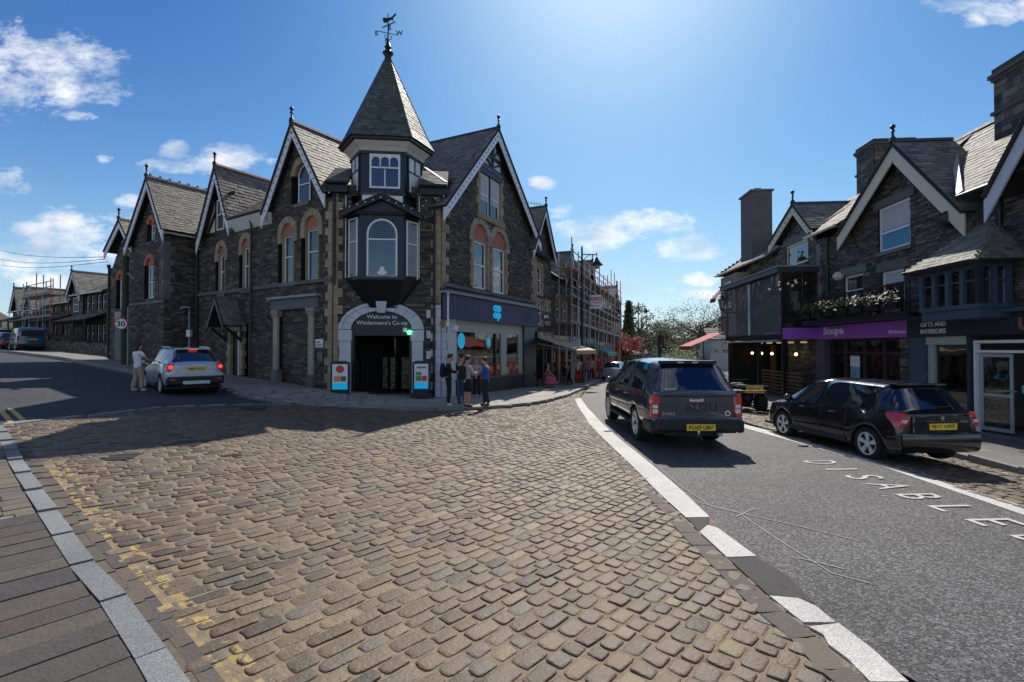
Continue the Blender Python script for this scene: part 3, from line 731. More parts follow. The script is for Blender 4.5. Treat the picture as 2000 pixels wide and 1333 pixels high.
# keep the setts off the covers let into the road
COVERS = [((990,837),.42,.34,'g'),((945,815),.38,.28,'g'),((912,1008),.13,.10,'f'),((452,890),.16,.12,'f'),((478,799),.5,.34,'s'),((350,866),.42,.3,'s'),((225,893),.3,.25,'s')]
cov = [(Vector(G(*c[0])), c[1], c[2], c[3]) for c in COVERS]
_ip = inpoly
def inpoly(p, poly, _ip=_ip):
    if poly is sett_poly:
        for c, a, b, k in cov:
            if abs(p[0]-c.x) < a*.62 and abs(p[1]-c.y) < b*.75+.05: return False
    return _ip(p, poly)
setts(sett_poly, R(47), (.135,.18), (.18,.36), crossing, 300, 11, wave=.06, gap=.015, sqr=lambda x, y: 1-.32*sstep(-1.5, 2.2, x+.1*y), top=.0075)
for (c, a, b, k) in cov:
    mb = MB(); z = gz(c.x, c.y); M = Matrix.Translation((c.x, c.y, z)) @ Matrix.Rotation(R(8), 4, 'Z')
    if k == 'g':
        for s in (-1,1): mb.box(-a, a, s*b-.03, s*b+.03, -.05, .012, M); mb.box(s*a-.03, s*a+.03, -b+.031, b-.031, -.05, .011, M)
        n = 11
        for i in range(1, n): x = -a+2*a*i/n; mb.box(x-.012, x+.012, -b+.031, b-.031, -.05, .008, M)
        for s in (-.33,.33): mb.box(-a+.031, a-.031, b*s-.012, b*s+.012, -.05, .009, M)
    elif k == 'f':
        mb.box(-a, a, -b, b, -.05, .004, M)
        for i in range(5):
            for j in range(4): x = -a+a*2*(i+.5)/5; y = -b+b*2*(j+.5)/4; mb.box(x-.02, x+.02, y-.018, y+.018, .0045, .011, M)
    else:
        mb.box(-a, a, -b, b, -.05, .006, M)
        for s in (-1,1): mb.box(-a+.02, a-.02, s*b*.5-.008, s*b*.5+.008, .0065, .012, M)
    lab = {0:'barred iron drain grating in the sunlit cobbles, larger one nearest the road', 1:'barred iron drain grating close to the kerb where the youths stand', 2:'small studded iron cover in the middle of the foreground cobbles', 3:'small iron cover alone in the cobbles left of centre', 4:'flat iron cover in the shaded cobbles before the stone pillars', 5:'flat cover just inside the sunlit edge of the cobbles', 6:'small flat cover beside the worn yellow lines at far end'}[cov.index((c,a,b,k))]
    solo('drain_grating' if k == 'g' else 'utility_cover', mb, CASTIRON, lab, 'drain grating' if k == 'g' else 'manhole cover')
# right-hand parking bay, paved with smaller setts
bay_poly = [(6.52,1.6),(6.62,6.2),(6.62,13),(6.7,15.4),(7.7,19.4),(8.9,23.5),(9.9,23.5),(8.95,17),(8.95,1.6)]
bay = sheet('parking_bay', bay_poly, -.014, mat('dark_joint', (.085,.07,.05), .95, noise=.5), .2)
setts([p for p in bay_poly], R(92), (.11,.14), (.18,.28), bay, 0, 5, name='sett', gap=.012)
# white granite band, its slabs and the worn gaps of tarmac
band = ruled('white_edge_band', white_l, white_r, .013, WHITEGRAN, 44, 2)
def slab(name, pxs, m, th=.03, off=.015):
    mb = MB(); p = [G(*q) for q in pxs]; n = len(p)
    mb.add([(x, y, gz(x, y)+off) for x, y in p]+[(x, y, gz(x, y)-th) for x, y in p], [tuple(range(n))[::-1]]+[(i, (i+1)%n, (i+1)%n+n, i+n) for i in range(n)])
    return part(name, mb, m, band)
slab('granite_slab', [(1366,1041),(1382,1028),(1402,1034),(1440,1062),(1477,1089),(1420,1091)], WHITEGRAN)
slab('granite_slab', [(1503,1167),(1560,1172),(1592,1186),(1632,1219),(1568,1219)], WHITEGRAN)
slab('granite_slab', [(1580,1228),(1638,1221),(1700,1268),(1775,1336),(1700,1336),(1655,1290),(1618,1262),(1608,1243)], WHITEGRAN)
slab('tarmac_patch', [(1342,1014),(1385,1012.6),(1383,1026),(1364,1040)], PATCH, off=.012)
slab('tarmac_patch', [(1421,1092),(1478,1091),(1540,1128),(1592,1182),(1560,1171),(1502,1166)], PATCH, off=.012)
slab('tarmac_patch', [(1568,1220),(1632,1220),(1636,1221),(1580,1227)], mat('tar', (.015,.015,.015), .6, bump=.5), off=.002)
rl = [(6.27,1.2),(6.27,3)]+[G(1990,1003), G(1722,911), G(1448,835)]+[(6.36,14.2)]; rr = [(6.47,1.2),(6.47,3)]+[G(2008,992), G(1735,901), G(1456,830)]+[(6.46,14.2)]
ruled('white_bay_line', rl, rr, .002, WHITEGRAN, 44, 2)
ruled('bay_rear_line', [(8.62,5.4),(8.62,9.6)], [(8.72,5.4),(8.72,9.6)], .004, ROADLINE, 10, 1)
# DISABLED, painted flat on the asphalt and read across the lane
D0 = Vector((*G(1604,904),0)); D1 = Vector((*G(1945,1021),0)); step = (D1-D0)/6; right = step.normalized(); upv = Vector((-right.y, right.x, 0))
mb = MB()
for i, ch in enumerate('DISABLED'):
    c = D0+step*i; c.z = gz(c.x, c.y)+.004; text(ch, c, right, upv, width=(.055 if ch == 'I' else .30 if ch == 'A' else .23), height=.56, ext=.004, mb=mb, bold=0)
tag(part('disabled_bay_lettering', mb, ROADLINE), kind='structure')
def chalk(pxs, w, name='survey_chalk_line'):
    p = [Vector(G(*q)) for q in pxs]; p = resample(p, .3); mb = MB(); vs = []
    for i, a in enumerate(p):
        d = (p[min(i+1,len(p)-1)]-p[max(i-1,0)]).normalized(); n = Vector((-d.y, d.x))*w/2
        for q in (a-n, a+n): vs.append((q.x, q.y, gz(q.x, q.y)+.003))
    mb.add(vs, [(2*i, 2*i+1, 2*i+3, 2*i+2) for i in range(len(p)-1)]); o = part(name, mb, CHALK); o['kind'] = 'structure'
chalk([(1285,912),(1330,950),(1390,990),(1460,1006),(1560,1028),(1680,1058)], .02)
chalk([(1365,982),(1440,1000),(1500,1042),(1560,1080),(1625,1120),(1700,1140)], .018)
chalk([(1437,1010),(1475,993)], .02); chalk([(1560,1090),(1650,1112)], .02)
# ---------------------------------------------------------------- pavements
def pave(poly, ang, wid, length, top, parent, m, singles, seed=1, name='paving_flag', gap=.012, h=.06):
    rnd = random.Random(seed); e1 = Vector((math.cos(ang), math.sin(ang))); e2 = Vector((-e1.y, e1.x))
    q = [(Vector(p).dot(e1), Vector(p).dot(e2)) for p in poly]; s0, s1 = min(a for a,b in q), max(a for a,b in q); t = min(b for a,b in q); t1 = max(b for a,b in q); bx = []
    qq = q
    while t < t1:
        w = rnd.uniform(*wid); tm = t+w/2
        for a, b in scan(qq, tm):
            s = a
            while s < b-.02:
                l = rnd.uniform(*length); l = b-s if b-(s+l) < length[0]*.5 else l
                c = e1*(s+l/2)+e2*tm; x, y = c; e = .25
                gx = (gz(x+e,y)-gz(x-e,y))/(2*e); gy = (gz(x,y+e)-gz(x,y-e))/(2*e)
                A = Vector((e1.x, e1.y, gx*e1.x+gy*e1.y)); B = Vector((e2.x, e2.y, gx*e2.x+gy*e2.y))
                bx.append((l*w/(x*x+y*y+3), Vector((x, y, gz(x,y)+top-h/2+rnd.uniform(-.003,.003))), A*(l-gap), B*(w-gap), Vector((0,0,h)))); s += l
        t += w
    pieces(name, bx, m, parent, singles, 'paving_field')
PT = .12
FL_end = Vector((-26.8,32.8)); 
corner_pave = [tuple(p) for p in kerb_corner] + [(8.9,45),(10.5,50),(12,52),(9,44.5),(1.2,29.3),(-2.8,20.6),(-7.4,20.2),(-17,26.6),(-27.5,33.6),(-36,39.2),(-37.5,36.5),(-27,29.6),(-17.5,23.3),(-13.3,20)]
pv = sheet('pavement', corner_pave, PT-.012, mat('pavement_joint', (.21,.195,.17), .95, noise=.3), .25)
pave([p for p in corner_pave[:15]]+[(9,44.5),(1.2,29.3),(-2.8,20.6),(-7.4,20.2),(-12.9,20.2)], R(10), (.45,.65), (.5,.95), PT, pv, FLAGPALE, 120, 4)
along('kerb_stone', [tuple(Vector(p)) for p in kerb_corner]+kerb_far[1:3], .15, PT+.006, .2, KERB, pv, .85)
along('kerb_stone', [G(436,763),(-13.4,19.8),(-17.4,23.1),(-27,29.5),(-37.5,36.4),(-60,51)], .15, PT+.006, .2, KERB, pv, .85)
lp = [tuple(p) for p in ext(kl_in, 2)]+[(-4,.2),(-14,.2),(-22,14),(-15.5,10.3)]
pl = sheet('near_pavement', lp, PT*.35-.012, mat('pavement_joint', (.1,.09,.08)), .2)
LPT = PT*.35
kmid = [tuple((Vector(a)+Vector(b))/2) for a, b in zip(ext(kl_in, 1.5), ext(kl_out, 1.5))]
kw = (Vector(kl_in[4])-Vector(kl_out[4])).length
along('kerb_stone', kmid, kw*.93, LPT+.012, .16, GRANITE, pl, .92, gap=.008)
kd = (Vector(kl_in[2])-Vector(kl_in[6])); ka = math.atan2(kd.y, kd.x)
DFLAG = mat('dark_paving_stone', (.07,.06,.055), .8, var=1, vcol=[(.058,.053,.048),(.075,.062,.05),(.05,.046,.046),(.07,.052,.047),(.082,.072,.055)], noise=.45, nscale=7, bump=.5, bscale=35, wear=((.035,.033,.03),2.5,.60))
near = [p for p in ext(kl_in, 2)[3:]]+[(-4,.2),(-9,.2),(-6.2,5.2)]
pave(near, ka+R(90), (.27,.40), (.8,1.5), LPT, pl, DFLAG, 120, 8)
farp = [p for p in kl_in[:4]]+[(-6.2,5.2),(-9,.2),(-14,.2),(-20,12.6),(-15.5,10.3)]
pave(farp, ka+R(90), (.19,.24), (.22,.3), LPT, pl, mat('buff_sett_flag', (.15,.125,.085), .8, var=1, col2=(.10,.09,.075), noise=.3, bump=.4), 80, 9)
# right pavement
rk = [(8.98,1.4),(8.98,10),(9.0,14),(9.25,17.5),(9.9,21.5),(10.9,26),(12.2,31),(14.2,38),(18.5,50),(25.5,68)]
rp = [tuple(p) for p in rk]+[(28,66),(21,49),(16.8,38),(14.8,31),(14.2,25),(13.4,14),(13.1,1.4)]
pr = sheet('right_pavement', rp, PT-.012, mat('pavement_joint', (.1,.09,.08)), .25)
pave(rp, R(90), (.45,.6), (.6,.9), PT, pr, mat('grey_flag', (.17,.165,.16), .8, var=1, col2=(.11,.105,.10), noise=.3, nscale=9, bump=.3), 80, 6)
along('kerb_stone', rk, .16, PT+.006, .2, KERB, pr, .85)
# double yellow lines at the mouth of the side street
YEL = mat('yellow_road_paint', (.50,.36,.10), .8, noise=.5, nscale=20, wear=((.06,.06,.06),14.,.55))
for a, b in (((2,803),(22,826)), ((20,799),(46,822))):
    p = [Vector(G(*a)), Vector(G(*b))]; mb = MB(); vs = []
    d = (p[1]-p[0]).normalized(); n = Vector((-d.y,d.x))*.05
    for q in resample(p, .4):
        for r in (q-n, q+n): vs.append((r.x, r.y, gz(r.x, r.y)+.007))
    mb.add(vs, [(2*i,2*i+1,2*i+3,2*i+2) for i in range(len(vs)//2-1)]); tag(part('yellow_line', mb, YEL), kind='structure')
# ---------------------------------------------------------------- corner building with the turret
C0 = Vector((-7.3, 20.04)); C1 = Vector((-2.95, 20.5)); dL = Vector((-.838, .546)); dR = Vector((.4472, .8944))
tL = at_px(C0, dL, 387); tR = at_px(C1, dR, 1043)
FL = Fac(C0+dL*tL, C0); FC = Fac(C0, C1); FR = Fac(C1, C1+dR*tR)
cb = thing('corner_building', 'tall dark slate corner building with octagonal turret, slate spire and arched supermarket entrance', 'building', ((C0.x+C1.x)/2, 20.3, gz(-5, 20.3)))
def P(F, px, py, dep=0.): return F.uz(px, py, dep)
g1 = dict(L=P(FL,510,421,.35), A=P(FL,570,240,.35), R=P(FL,634,377,.35)); g2 = dict(L=P(FL,383,471,.35), A=P(FL,420,324,.35), R=P(FL,446,430,.35))
gr = dict(L=P(FR,867,403,.35), A=P(FR,973,252,.35), R=P(FR,1057,474,.35))
LL, LR = FL.L, FR.L
EV = 8.25
def arch_window(F, x0, y0, x1, y1, tym_py, stone_py, frame=PVC, r_extra=.22, bars=(.56,), seed=0):
    """sash window below a red tympanum and a sandstone arch; returns the hole"""
    r = F.rect(x0, y0, x1, y1); uc = (r[0]+r[1])/2; hw = (r[1]-r[0])/2+.05
    window(F, cb, r, frame, GLASS, bars=bars, dep=-.1, reveal=SAND)
    zs = r[3]+.12; mb = MB()
    mb.prism([(uc-hw, r[3]+.055), (uc+hw, r[3]+.055)]+[(x, zs+(z-zs)*1.05) for x, z in arch_pts(uc, zs, hw)], F.M, .06, .14); part('tympanum', mb, REDBRICK, cb)
    voussoirs(F, cb, uc, zs, hw+.01, hw+.30, SAND, 7, d1=.045)
    for s in (-1, 1):
        mb = MB(); a = uc+s*(hw+.155); F.box(mb, a-.15, a+.15, r[3]-.32, zs-.004, -.15, .045); part('arch_springer', mb, SAND, cb)
    panel(F, cb, 'window_sill', (uc-hw-.12, uc+hw+.12, r[2]-.17, r[2]-.004), -.2, .07, GREYSTONE)
    return [('a', uc, hw+.28, r[2]-.17, zs)], r
holes = []
for a in ((551.5,461,571,554), (597,448,619.5,547), (474,484,484.8,566), (427,498,437,573)):
    h, r = arch_window(FL, *a, 0, 0); holes += h
# attic window of the first gable
r = FL.rect(577, 322, 600, 397); uc = (r[0]+r[1])/2; hw = (r[1]-r[0])/2
window(FL, cb, r, PVC, GLASS, bars=(.5,), arch=True, dep=-.1); voussoirs(FL, cb, uc, r[3]-hw, hw+.04, hw+.34, SAND, 7); holes.append(('a', uc, hw+.33, r[2], r[3]-hw))
panel(FL, cb, 'window_sill', (uc-hw-.1, uc+hw+.1, r[2]-.15, r[2]-.004), -.2, .06, GREYSTONE)
# blocked shop opening with stone pillars and lintel
lin = FL.rect(533, 583, 624, 604); op = (P(FL,546,600)[0], P(FL,604,600)[0], gz(-9,21)-.1, lin[2]); holes.append(('r', op[0], op[1], op[2], op[3])); holes.append(('r', lin[0]+.1, lin[1]-.1, lin[2], lin[3]))
panel(FL, cb, 'lintel', (lin[0], lin[1], lin[2], lin[3]), -.1, .10, GREYSTONE); panel(FL, cb, 'lintel_cap', (lin[0]-.12, lin[1]+.12, lin[3]+.003, lin[3]+.10), -.1, .24, LEAD)
for px in (541, 610):
    u = P(FL, px, 700)[0]; g = gz(*FL.W(u, 0).xy)+PT-.02
    for i, (w, a, b, d) in enumerate(((.24, g, g+.55, .16), (.17, g+.553, g+1.7, .10), (.17, g+1.703, lin[2]-.30, .10), (.22, lin[2]-.297, lin[2]-.16, .14), (.26, lin[2]-.157, lin[2]-.003, .17))):
        mb = MB(); FL.box(mb, u-w, u+w, a, b, -.1, d); part('pillar_block', mb, SANDPALE if i else GREYSTONE, cb)
bs = MB(); z = op[2]
panel(FL, cb, 'infill_board', op, -.24, -.2, BLACKP)
bx = []; rnd = random.Random(4); z = op[2]
while z < op[3]-.05:
    u = op[0]+rnd.uniform(0,.0)
    while u < op[1]-.02:
        l = min(rnd.uniform(.2,.45), op[1]-u); bx.append((1, FL.W(u+l/2, z+.05, -.17), FL.d*(l-.012), FL.n*-.04, Vector((0,0,.088)))); u += l
    z += .1
pieces('infill_stone', bx, SLATE_STONE, cb, 0, 'infill_stonework')
# porch
pu = P(FL, 460, 650)[0]; pa = P(FL, 458, 577, .9); pf = (P(FL,433,636,.9), P(FL,489,645,.9)); g = gz(*FL.W(pu, 0).xy)+PT
dr = FL.rect(453, 648, 481, 734); holes.append(('r', dr[0]-.3, dr[1]+.25, g-.3, dr[3]+.35))
PW = .80
for s, e in ((-1, pf[0]), (1, pf[1])):
    e0 = FL.W(pu+s*PW, pf[0][1], .95); e1 = FL.W(pu+s*PW, pf[0][1], -.05); r0 = FL.W(pu, pa[1], .95); r1 = FL.W(pu, pa[1], -.05)
    q = (e1, e0, r0, r1) if s > 0 else (e0, e1, r1, r0)
    slates(*q, cb, SLATE, ROOFBASE, expo=.15, wid=.2, seed=20+s, name='porch_slate')
    barge(FL, cb, pu+s*PW, pf[0][1]-.02, pu, pa[1]-.02, BLACKP, w=.14, dep=.95)
    mb = MB(); mb.bar(FL.W(pu+s*(PW-.12), pf[0][1]-.75, .04), FL.W(pu+s*(PW-.12), pf[0][1]-.1, .8), .1); mb.bar(FL.W(pu+s*(PW-.12), pf[0][1]-.8, .07), FL.W(pu+s*(PW-.12), pf[0][1]-.02, .07), .12); part('porch_bracket', mb, BLACKP, cb)
for s in (-1, 1):
    z = g
    k = 0
    while z < dr[3]+.02:
        w = (.24, .34)[k % 2]; mb = MB(); a = pu+s*.42; FL.box(mb, min(a, a+s*w), max(a, a+s*w), z+.005, z+.3, -.12, .06); part('door_jamb_stone', mb, SAND, cb); z += .305; k += 1
tb = MB(); tb.prism([(pu-.62, dr[3]+.04), (pu+.62, dr[3]+.04), (pu+.1, dr[3]+1.0), (pu-.1, dr[3]+1.0)], FL.M, -.03, .12); part('door_head', tb, SAND, cb)
panel(FL, cb, 'door', (pu-.41, pu+.41, g, dr[3]+.03), -.14, -.1, BLACKP)
panel(FL, cb, 'door_frame_post', (pu+.15, pu+.28, g, dr[3]+.0), -.095, -.04, WHITEP)
# street name plate and small notice
panel(FL, cb, 'street_name_plate', FL.rect(618, 663, 633, 679), .03, .05, WHITEP)
r = FL.rect(618, 664, 633, 679)
part('street_name_lettering', text('OAK\nSTREET', FL.W((r[0]+r[1])/2, (r[2]+r[3])/2, .051), FL.d, (0,0,1), width=(r[1]-r[0])*.85, height=(r[3]-r[2])*.7), BLACKP, cb)
panel(FL, cb, 'notice_plate', FL.rect(622, 688, 632, 706), .03, .045, GREYSTONE)
# first gable and roof walls
g1w = [(g1['R'][0]-.25, EV), (g1['A'][0], g1['A'][1]-.35), (g1['L'][0]+.2, EV-.2)]
stone_wall(FL, cb, [(0,-.5),(LL,-.5),(LL,EV)]+g1w+[(0,EV-.35)], holes, SLATE_STONE, MORTAR, singles=110, seed=3)
for z, w in ((P(FL,640,543)[1], .16), ):
    # the string course is made of long stones
    u = 0; i = 0
    while u < LL:
        l = min(1.1, LL-u); mb = MB(); FL.box(mb, u+.004, u+l-.004, z-w, z, -.1, .10); part('string_course_stone', mb, GREYSTONE, cb); u += l
ZS = P(FL,640,543)[1]
quoins(FL, cb, LL-.02, .3, EV-.1, SAND, side=-1)
for px in (389, 495.6): downpipe(FL, cb, P(FL, px, 600)[0], gz(*FL.W(P(FL,px,600)[0],0).xy)+.1, EV-.3, BLACKP, dep=.13 if px < 400 else .15)
def gable_roof(F, parent, g, depth, m, under, bm, teeth=None, singles=0, fin=.55, front=.42, rm=RIDGEDARK, crest=False, bw=.30, seed=5, slopes=(-1, 1), expo=.2, wid=.27):
    (uL, zL), (uA, zA), (uR, zR) = g['L'], g['A'], g['R']
    for s, (u, z) in ((-1, (uL, zL)), (1, (uR, zR))):
        if s not in slopes: continue
        a = F.W(u, z+.04, front); b = F.W(u, z+.04, -depth); c = F.W(uA, zA+.04, front); d = F.W(uA, zA+.04, -depth)
        q = (a, b, d, c) if s > 0 else (b, a, c, d)
        slates(*q, parent, m, under, singles=singles, seed=seed+s, expo=expo, wid=wid)
        barge(F, parent, u, z-.06, uA, zA-.06, bm, w=bw, dep=front-.1, teeth=teeth)
    ridge_tiles(F.W(uA, zA+.08, front), F.W(uA, zA+.08, -depth), parent, rm, crest=crest)
    if fin: finial(F.W(uA, zA+.15, front-.05), parent, IRON, fin)
gable_roof(FL, cb, g1, 6, SLATEBR, ROOFBASE, BARGE, BLACKP, singles=90, rm=RIDGERED)
gable_roof(FL, cb, g2, 7, SLATEBR, ROOFBASE, BARGE, BLACKP, singles=60, rm=RIDGERED, seed=9)
# soffit and gutter between the gables
gutter(FL.W(g2['R'][0]+.05, EV+.06, .42), FL.W(g1['L'][0]-.05, EV+.06, .42), cb, BLACKP)
sb = MB(); sb.hexa([FL.W(g2['R'][0],EV-.5,.02), FL.W(g1['L'][0]+.3,EV-.5,.02), FL.W(g1['L'][0]+.3,EV,.40), FL.W(g2['R'][0],EV,.40), FL.W(g2['R'][0],EV-.5,-.1), FL.W(g1['L'][0]+.3,EV-.5,-.1), FL.W(g1['L'][0]+.3,EV,-.1), FL.W(g2['R'][0],EV,-.1)]); part('soffit', sb, WHITEP, cb)
zq = min(g1['A'][1], g2['A'][1])-.3; a = FL.W(g2['R'][0]-.05, EV+.03, .42); b = FL.W(g1['L'][0]+.08, EV+.03, .42); slates(a, b, FL.W(g1['A'][0], zq, -3.2), FL.W(g2['A'][0], zq, -3.2), cb, SLATEBR, ROOFBASE, seed=31)
# half-timbered second gable with a sash window
tg = MB(); tg.prism([(g2['L'][0]+.15, EV-.45), (g2['R'][0]-.05, EV-.2), (g2['A'][0], g2['A'][1]-.3)], FL.M, .02, .12); part('gable_boarding', tg, CREAMP, cb)
wr = FL.rect(424, 391, 438, 450); window(FL, cb, wr, PVC, GLASS, bars=(.5,), vbars=((.5,.5,1),), dep=.06, fw=.06)
tb = MB()
for u0, z0, u1, z1, w in ((wr[0]-.12, EV-.3, wr[0]-.12, wr[3]+.1, .12), (wr[1]+.12, EV-.3, wr[1]+.12, wr[3]+.1, .12), (g2['L'][0]+.3, wr[3]+.15, g2['R'][0]-.1, wr[3]+.15, .16), (g2['L'][0]+.2, EV-.35, g2['R'][0]-.1, EV-.35, .2), (g2['A'][0], wr[3]+.1, g2['A'][0], g2['A'][1]-.5, .14), (g2['L'][0]+.55, EV-.2, wr[0]-.15, wr[2]+1.0, .1)):
    tb.bar(FL.W(u0, z0, .02), FL.W(u1, z1, .02), w, .06, up=FL.n)
part('gable_timber', tb, BLACKP, cb)
# ---- splayed corner
ucc = P(FC, 750, 500)[0]; ud = P(FC, 746, 700)[0]; gC = gz(-5, 20.3)+PT
zsp = P(FC, 700, 644)[1]; ri = (P(FC,806.5,700)[0]-P(FC,687.7,700)[0])/2; ro = (P(FC,827,700)[0]-P(FC,664.6,700)[0])/2; hi = P(FC,746,608)[1]-zsp; ho = P(FC,746,592)[1]-zsp
chole = [('r', ud-ri, ud+ri, -.5, zsp+.02), ('a', ud, ri, zsp, zsp-.0)]
class _E: pass
def ell(uc, zs, rx, rz, a0, a1, n): return [(uc+rx*math.cos(R(a0+(a1-a0)*i/n)), zs+rz*math.sin(R(a0+(a1-a0)*i/n))) for i in range(n+1)]
stone_wall(FC, cb, [(0,-.5),(FC.L,-.5),(FC.L,8.75),(0,8.75)], [('r', ud-ro+.05, ud+ro-.05, -.5, zsp), ('r', ud-ri*.9, ud+ri*.9, zsp, zsp+ho*.85), ('r', ucc-1.3, ucc+1.3, 4.9, 8.3)], SLATE_STONE, MORTAR, singles=80, seed=12)
mb = MB(); mb.prism([(ud-ro+.04, zsp)]+ell(ud, zsp, ro-.04, ho, 180, 0, 16)+[(ud+ro-.04, zsp)], FC.M, .10, .2); part('arch_backing', mb, NAVY, cb)
WP = mat('white_painted_stone', (.66,.67,.70), .6, var=1, col2=(.58,.60,.64), noise=.12, bump=.3, wear=((.32,.33,.34),5.,.68))
for i in range(11):
    a, b = 180*i/11+.3, 180*(i+1)/11-.3; mb = MB(); p = ell(ud, zsp, ro, ho, a, b, 4)+ell(ud, zsp, ri, hi, b, a, 4); mb.prism(p, FC.M, -.13, .1)
    p = ell(ud, zsp, ro+.03, ho+.03, a, b, 4)+ell(ud, zsp, ro-.09, ho-.09, b, a, 4); mb.prism(p, FC.M, -.18, -.131); part('door_arch_stone', mb, WP, cb)
mb = MB(); mb.prism([(ud-.16, zsp+hi-.08), (ud+.16, zsp+hi-.08), (ud+.24, zsp+ho+.22), (ud-.24, zsp+ho+.22)], FC.M, -.26, -.0); part('keystone', mb, WP, cb)
for s in (-1, 1):
    z = gC-.02; n = 6
    for i in range(n):
        mb = MB(); a = ud+s*(ri+ro)/2; w = (ro-ri)/2; hh = (zsp-gC)/n
        k = .04 if i in (n-1,) else 0
        FC.box(mb, a-w-k, a+w+k, z+.004, z+hh-.004, -.2, .13+k); part('pilaster_block', mb, WP, cb); z += hh
mb = MB(); mb.prism([(ud-ri+.01, zsp-.18)]+ell(ud, zsp, ri-.01, hi-.01, 180, 0, 16)+[(ud+ri-.01, zsp-.18)], FC.M, -.04, .02)
sg = part('entrance_sign', mb, mat('charcoal_sign', (.035,.037,.042), .5), cb)
z1 = P(FC,746,619)[1]; z2 = P(FC,746,632)[1]
mb = text('Welcome to', FC.W(ud, z1, .041), FC.d, (0,0,1), width=1.22, bold=.004); text("Windermere's Co-op", FC.W(ud, z2, .041), FC.d, (0,0,1), width=2.05, bold=.004, mb=mb); part('welcome_lettering', mb, WHITEP, sg)
panel(FC, cb, 'door_header', (ud-ri, ud+ri, P(FC,746,656)[1], zsp-.181), -.06, .05, NAVY)
mb = MB()
for s in (-1, 1): FC.box(mb, ud+s*(ri-.06)-.06, ud+s*(ri-.06)+.06, gC, P(FC,746,656)[1]-.002, -.2, .02)
part('door_frame', mb, BLACKP, cb)
mb = MB(); mb.box(ud+ri-.75, ud+ri-.72, .3, 1.3, gC, 2.5, FC.M); FC.box(mb, ud-ri+.12, ud-ri+.16, gC, 2.5, -1.3, -.3)
part('open_door_leaf', mb, GLASSS, cb)
panel(FC, cb, 'threshold', (ud-ri, ud+ri, gC-.1, gC+.03), -.3, .25, GREYSTONE)
lm = MB(); lm.lathe([(.02,0),(.085,.01),(.09,.05),(.06,.09)], 14, Matrix.Translation(FC.W(P(FC,800.5,650)[0], P(FC,800,650)[1], .12)) @ Matrix.Rotation(R(90), 4, 'X')); part('green_lamp', lm, mat('green_lamp_glow', (.05,.9,.3), .3, emit=(.05,1,.25), estr=6), cb)
panel(FC, cb, 'alarm_box', FC.rect(788, 641, 795, 649), .05, .14, WHITEP)
quoins(FC, cb, .02, .3, 8.5, SAND, side=1, w=(.18,.36)); quoins(FC, cb, FC.L-.02, 3.9, 8.5, SAND, side=-1, w=(.22,.40)); quoins(FC, cb, FC.L-.02, gC-.1, 3.85, WP, side=-1, w=(.22,.40), d=(-.2,.055))
for i in range(4): panel(FC, cb, 'white_painted_block', (P(FC,833,600)[0], P(FC,841,600)[0], 3.3-i*.85, 3.62-i*.85), 0, .055, WP)
downpipe(FC, cb, P(FC,654,600)[0], 4.6, 8.5, BLACKP, dep=.14); downpipe(FC, cb, P(FC,848,600)[0], gC, 8.5, BLACKP, dep=.14)
cab = MB(); 
for s in (P(FC,676,400)[0], P(FC,819,400)[0]): cab.tube([FC.W(s, 4.9, .05), FC.W(s, 8.3, .05)], .022, 6)
part('white_cable', cab, WHITEP, cb)
# ---- oriel bay
def ring(a, b, d0, d1, d2, z, uc=ucc): return [FC.W(uc+x, z, d) for x, d in ((-b,d1),(-a,d0),(a,d0),(b,d1))]
def solid(name, rings, m, parent=cb, smooth=None):
    mb = MB(); mb.loops(rings); return part(name, mb, m, parent, smooth=smooth)
BA, BB, BD = .86, 1.46, .62
zb0, zb1, zbT = P(FC,746,548,.3)[1], P(FC,746,421,.6)[1], P(FC,746,381,.6)[1]
def bring(a, b, d0, z): return [FC.W(ucc-b, z, -.1), FC.W(ucc-b, z, 0.03), FC.W(ucc-a, z, d0), FC.W(ucc+a, z, d0), FC.W(ucc+b, z, .03), FC.W(ucc+b, z, -.1)]
solid('bay_apron', [bring(.5, .62, .12, P(FC,746,603,.1)[1]), bring(.6,.72,.2,P(FC,746,596,.1)[1]), bring(BA, BB, BD, zb0-.02)], BLACKP)
solid('bay_base_moulding', [bring(BA+.05, BB+.06, BD+.05, zb0-.018), bring(BA+.05, BB+.06, BD+.05, zb0+.14)], BLACKP)
bay = solid('bay_body', [bring(BA, BB, BD, zb0+.142), bring(BA, BB, BD, zb1)], NAVY)
FB = FC.off(BD)
FBl = Fac((FC.W(ucc-BB,0,.03)).xy, (FC.W(ucc-BA,0,BD)).xy); FBr = Fac((FC.W(ucc+BA,0,BD)).xy, (FC.W(ucc+BB,0,.03)).xy)
w = window(FB, bay, FB.rect(716,428,776,542), WHITEP, GLASS, bars=(.645,), arch=True, dep=.05, fw=.07)
aw = FB.rect(716,428,776,542); lt = MB()                          # leaded lights
for i in range(1, 12):
    u = aw[0]+(aw[1]-aw[0])*i/12; zt = aw[3]-(aw[1]-aw[0])/2+math.sqrt(max(0, ((aw[1]-aw[0])/2)**2-(u-(aw[0]+aw[1])/2)**2))-.06; FB.box(lt, u-.008, u+.008, aw[2]+(aw[3]-aw[2])*.66, zt, -.0, .025)
for i in range(8):
    z = aw[2]+(aw[3]-aw[2])*(.68+.035*i); FB.box(lt, aw[0]+.09+(.0 if i < 3 else .05*(i-2)), aw[1]-.09-(.0 if i < 3 else .05*(i-2)), z-.008, z+.008, .001, .02)
part('leading', lt, BLACKP, bay)
dg = MB(); M = Matrix.Translation(FB.W((aw[0]+aw[1])/2, aw[2]+.1, .035)); dg.ball((0,0,.22), .1, .012, .12, M=M); dg.ball((0,0,.08), .2, .012, .1, M=M); part('bow_decoration', dg, WHITEP, bay)
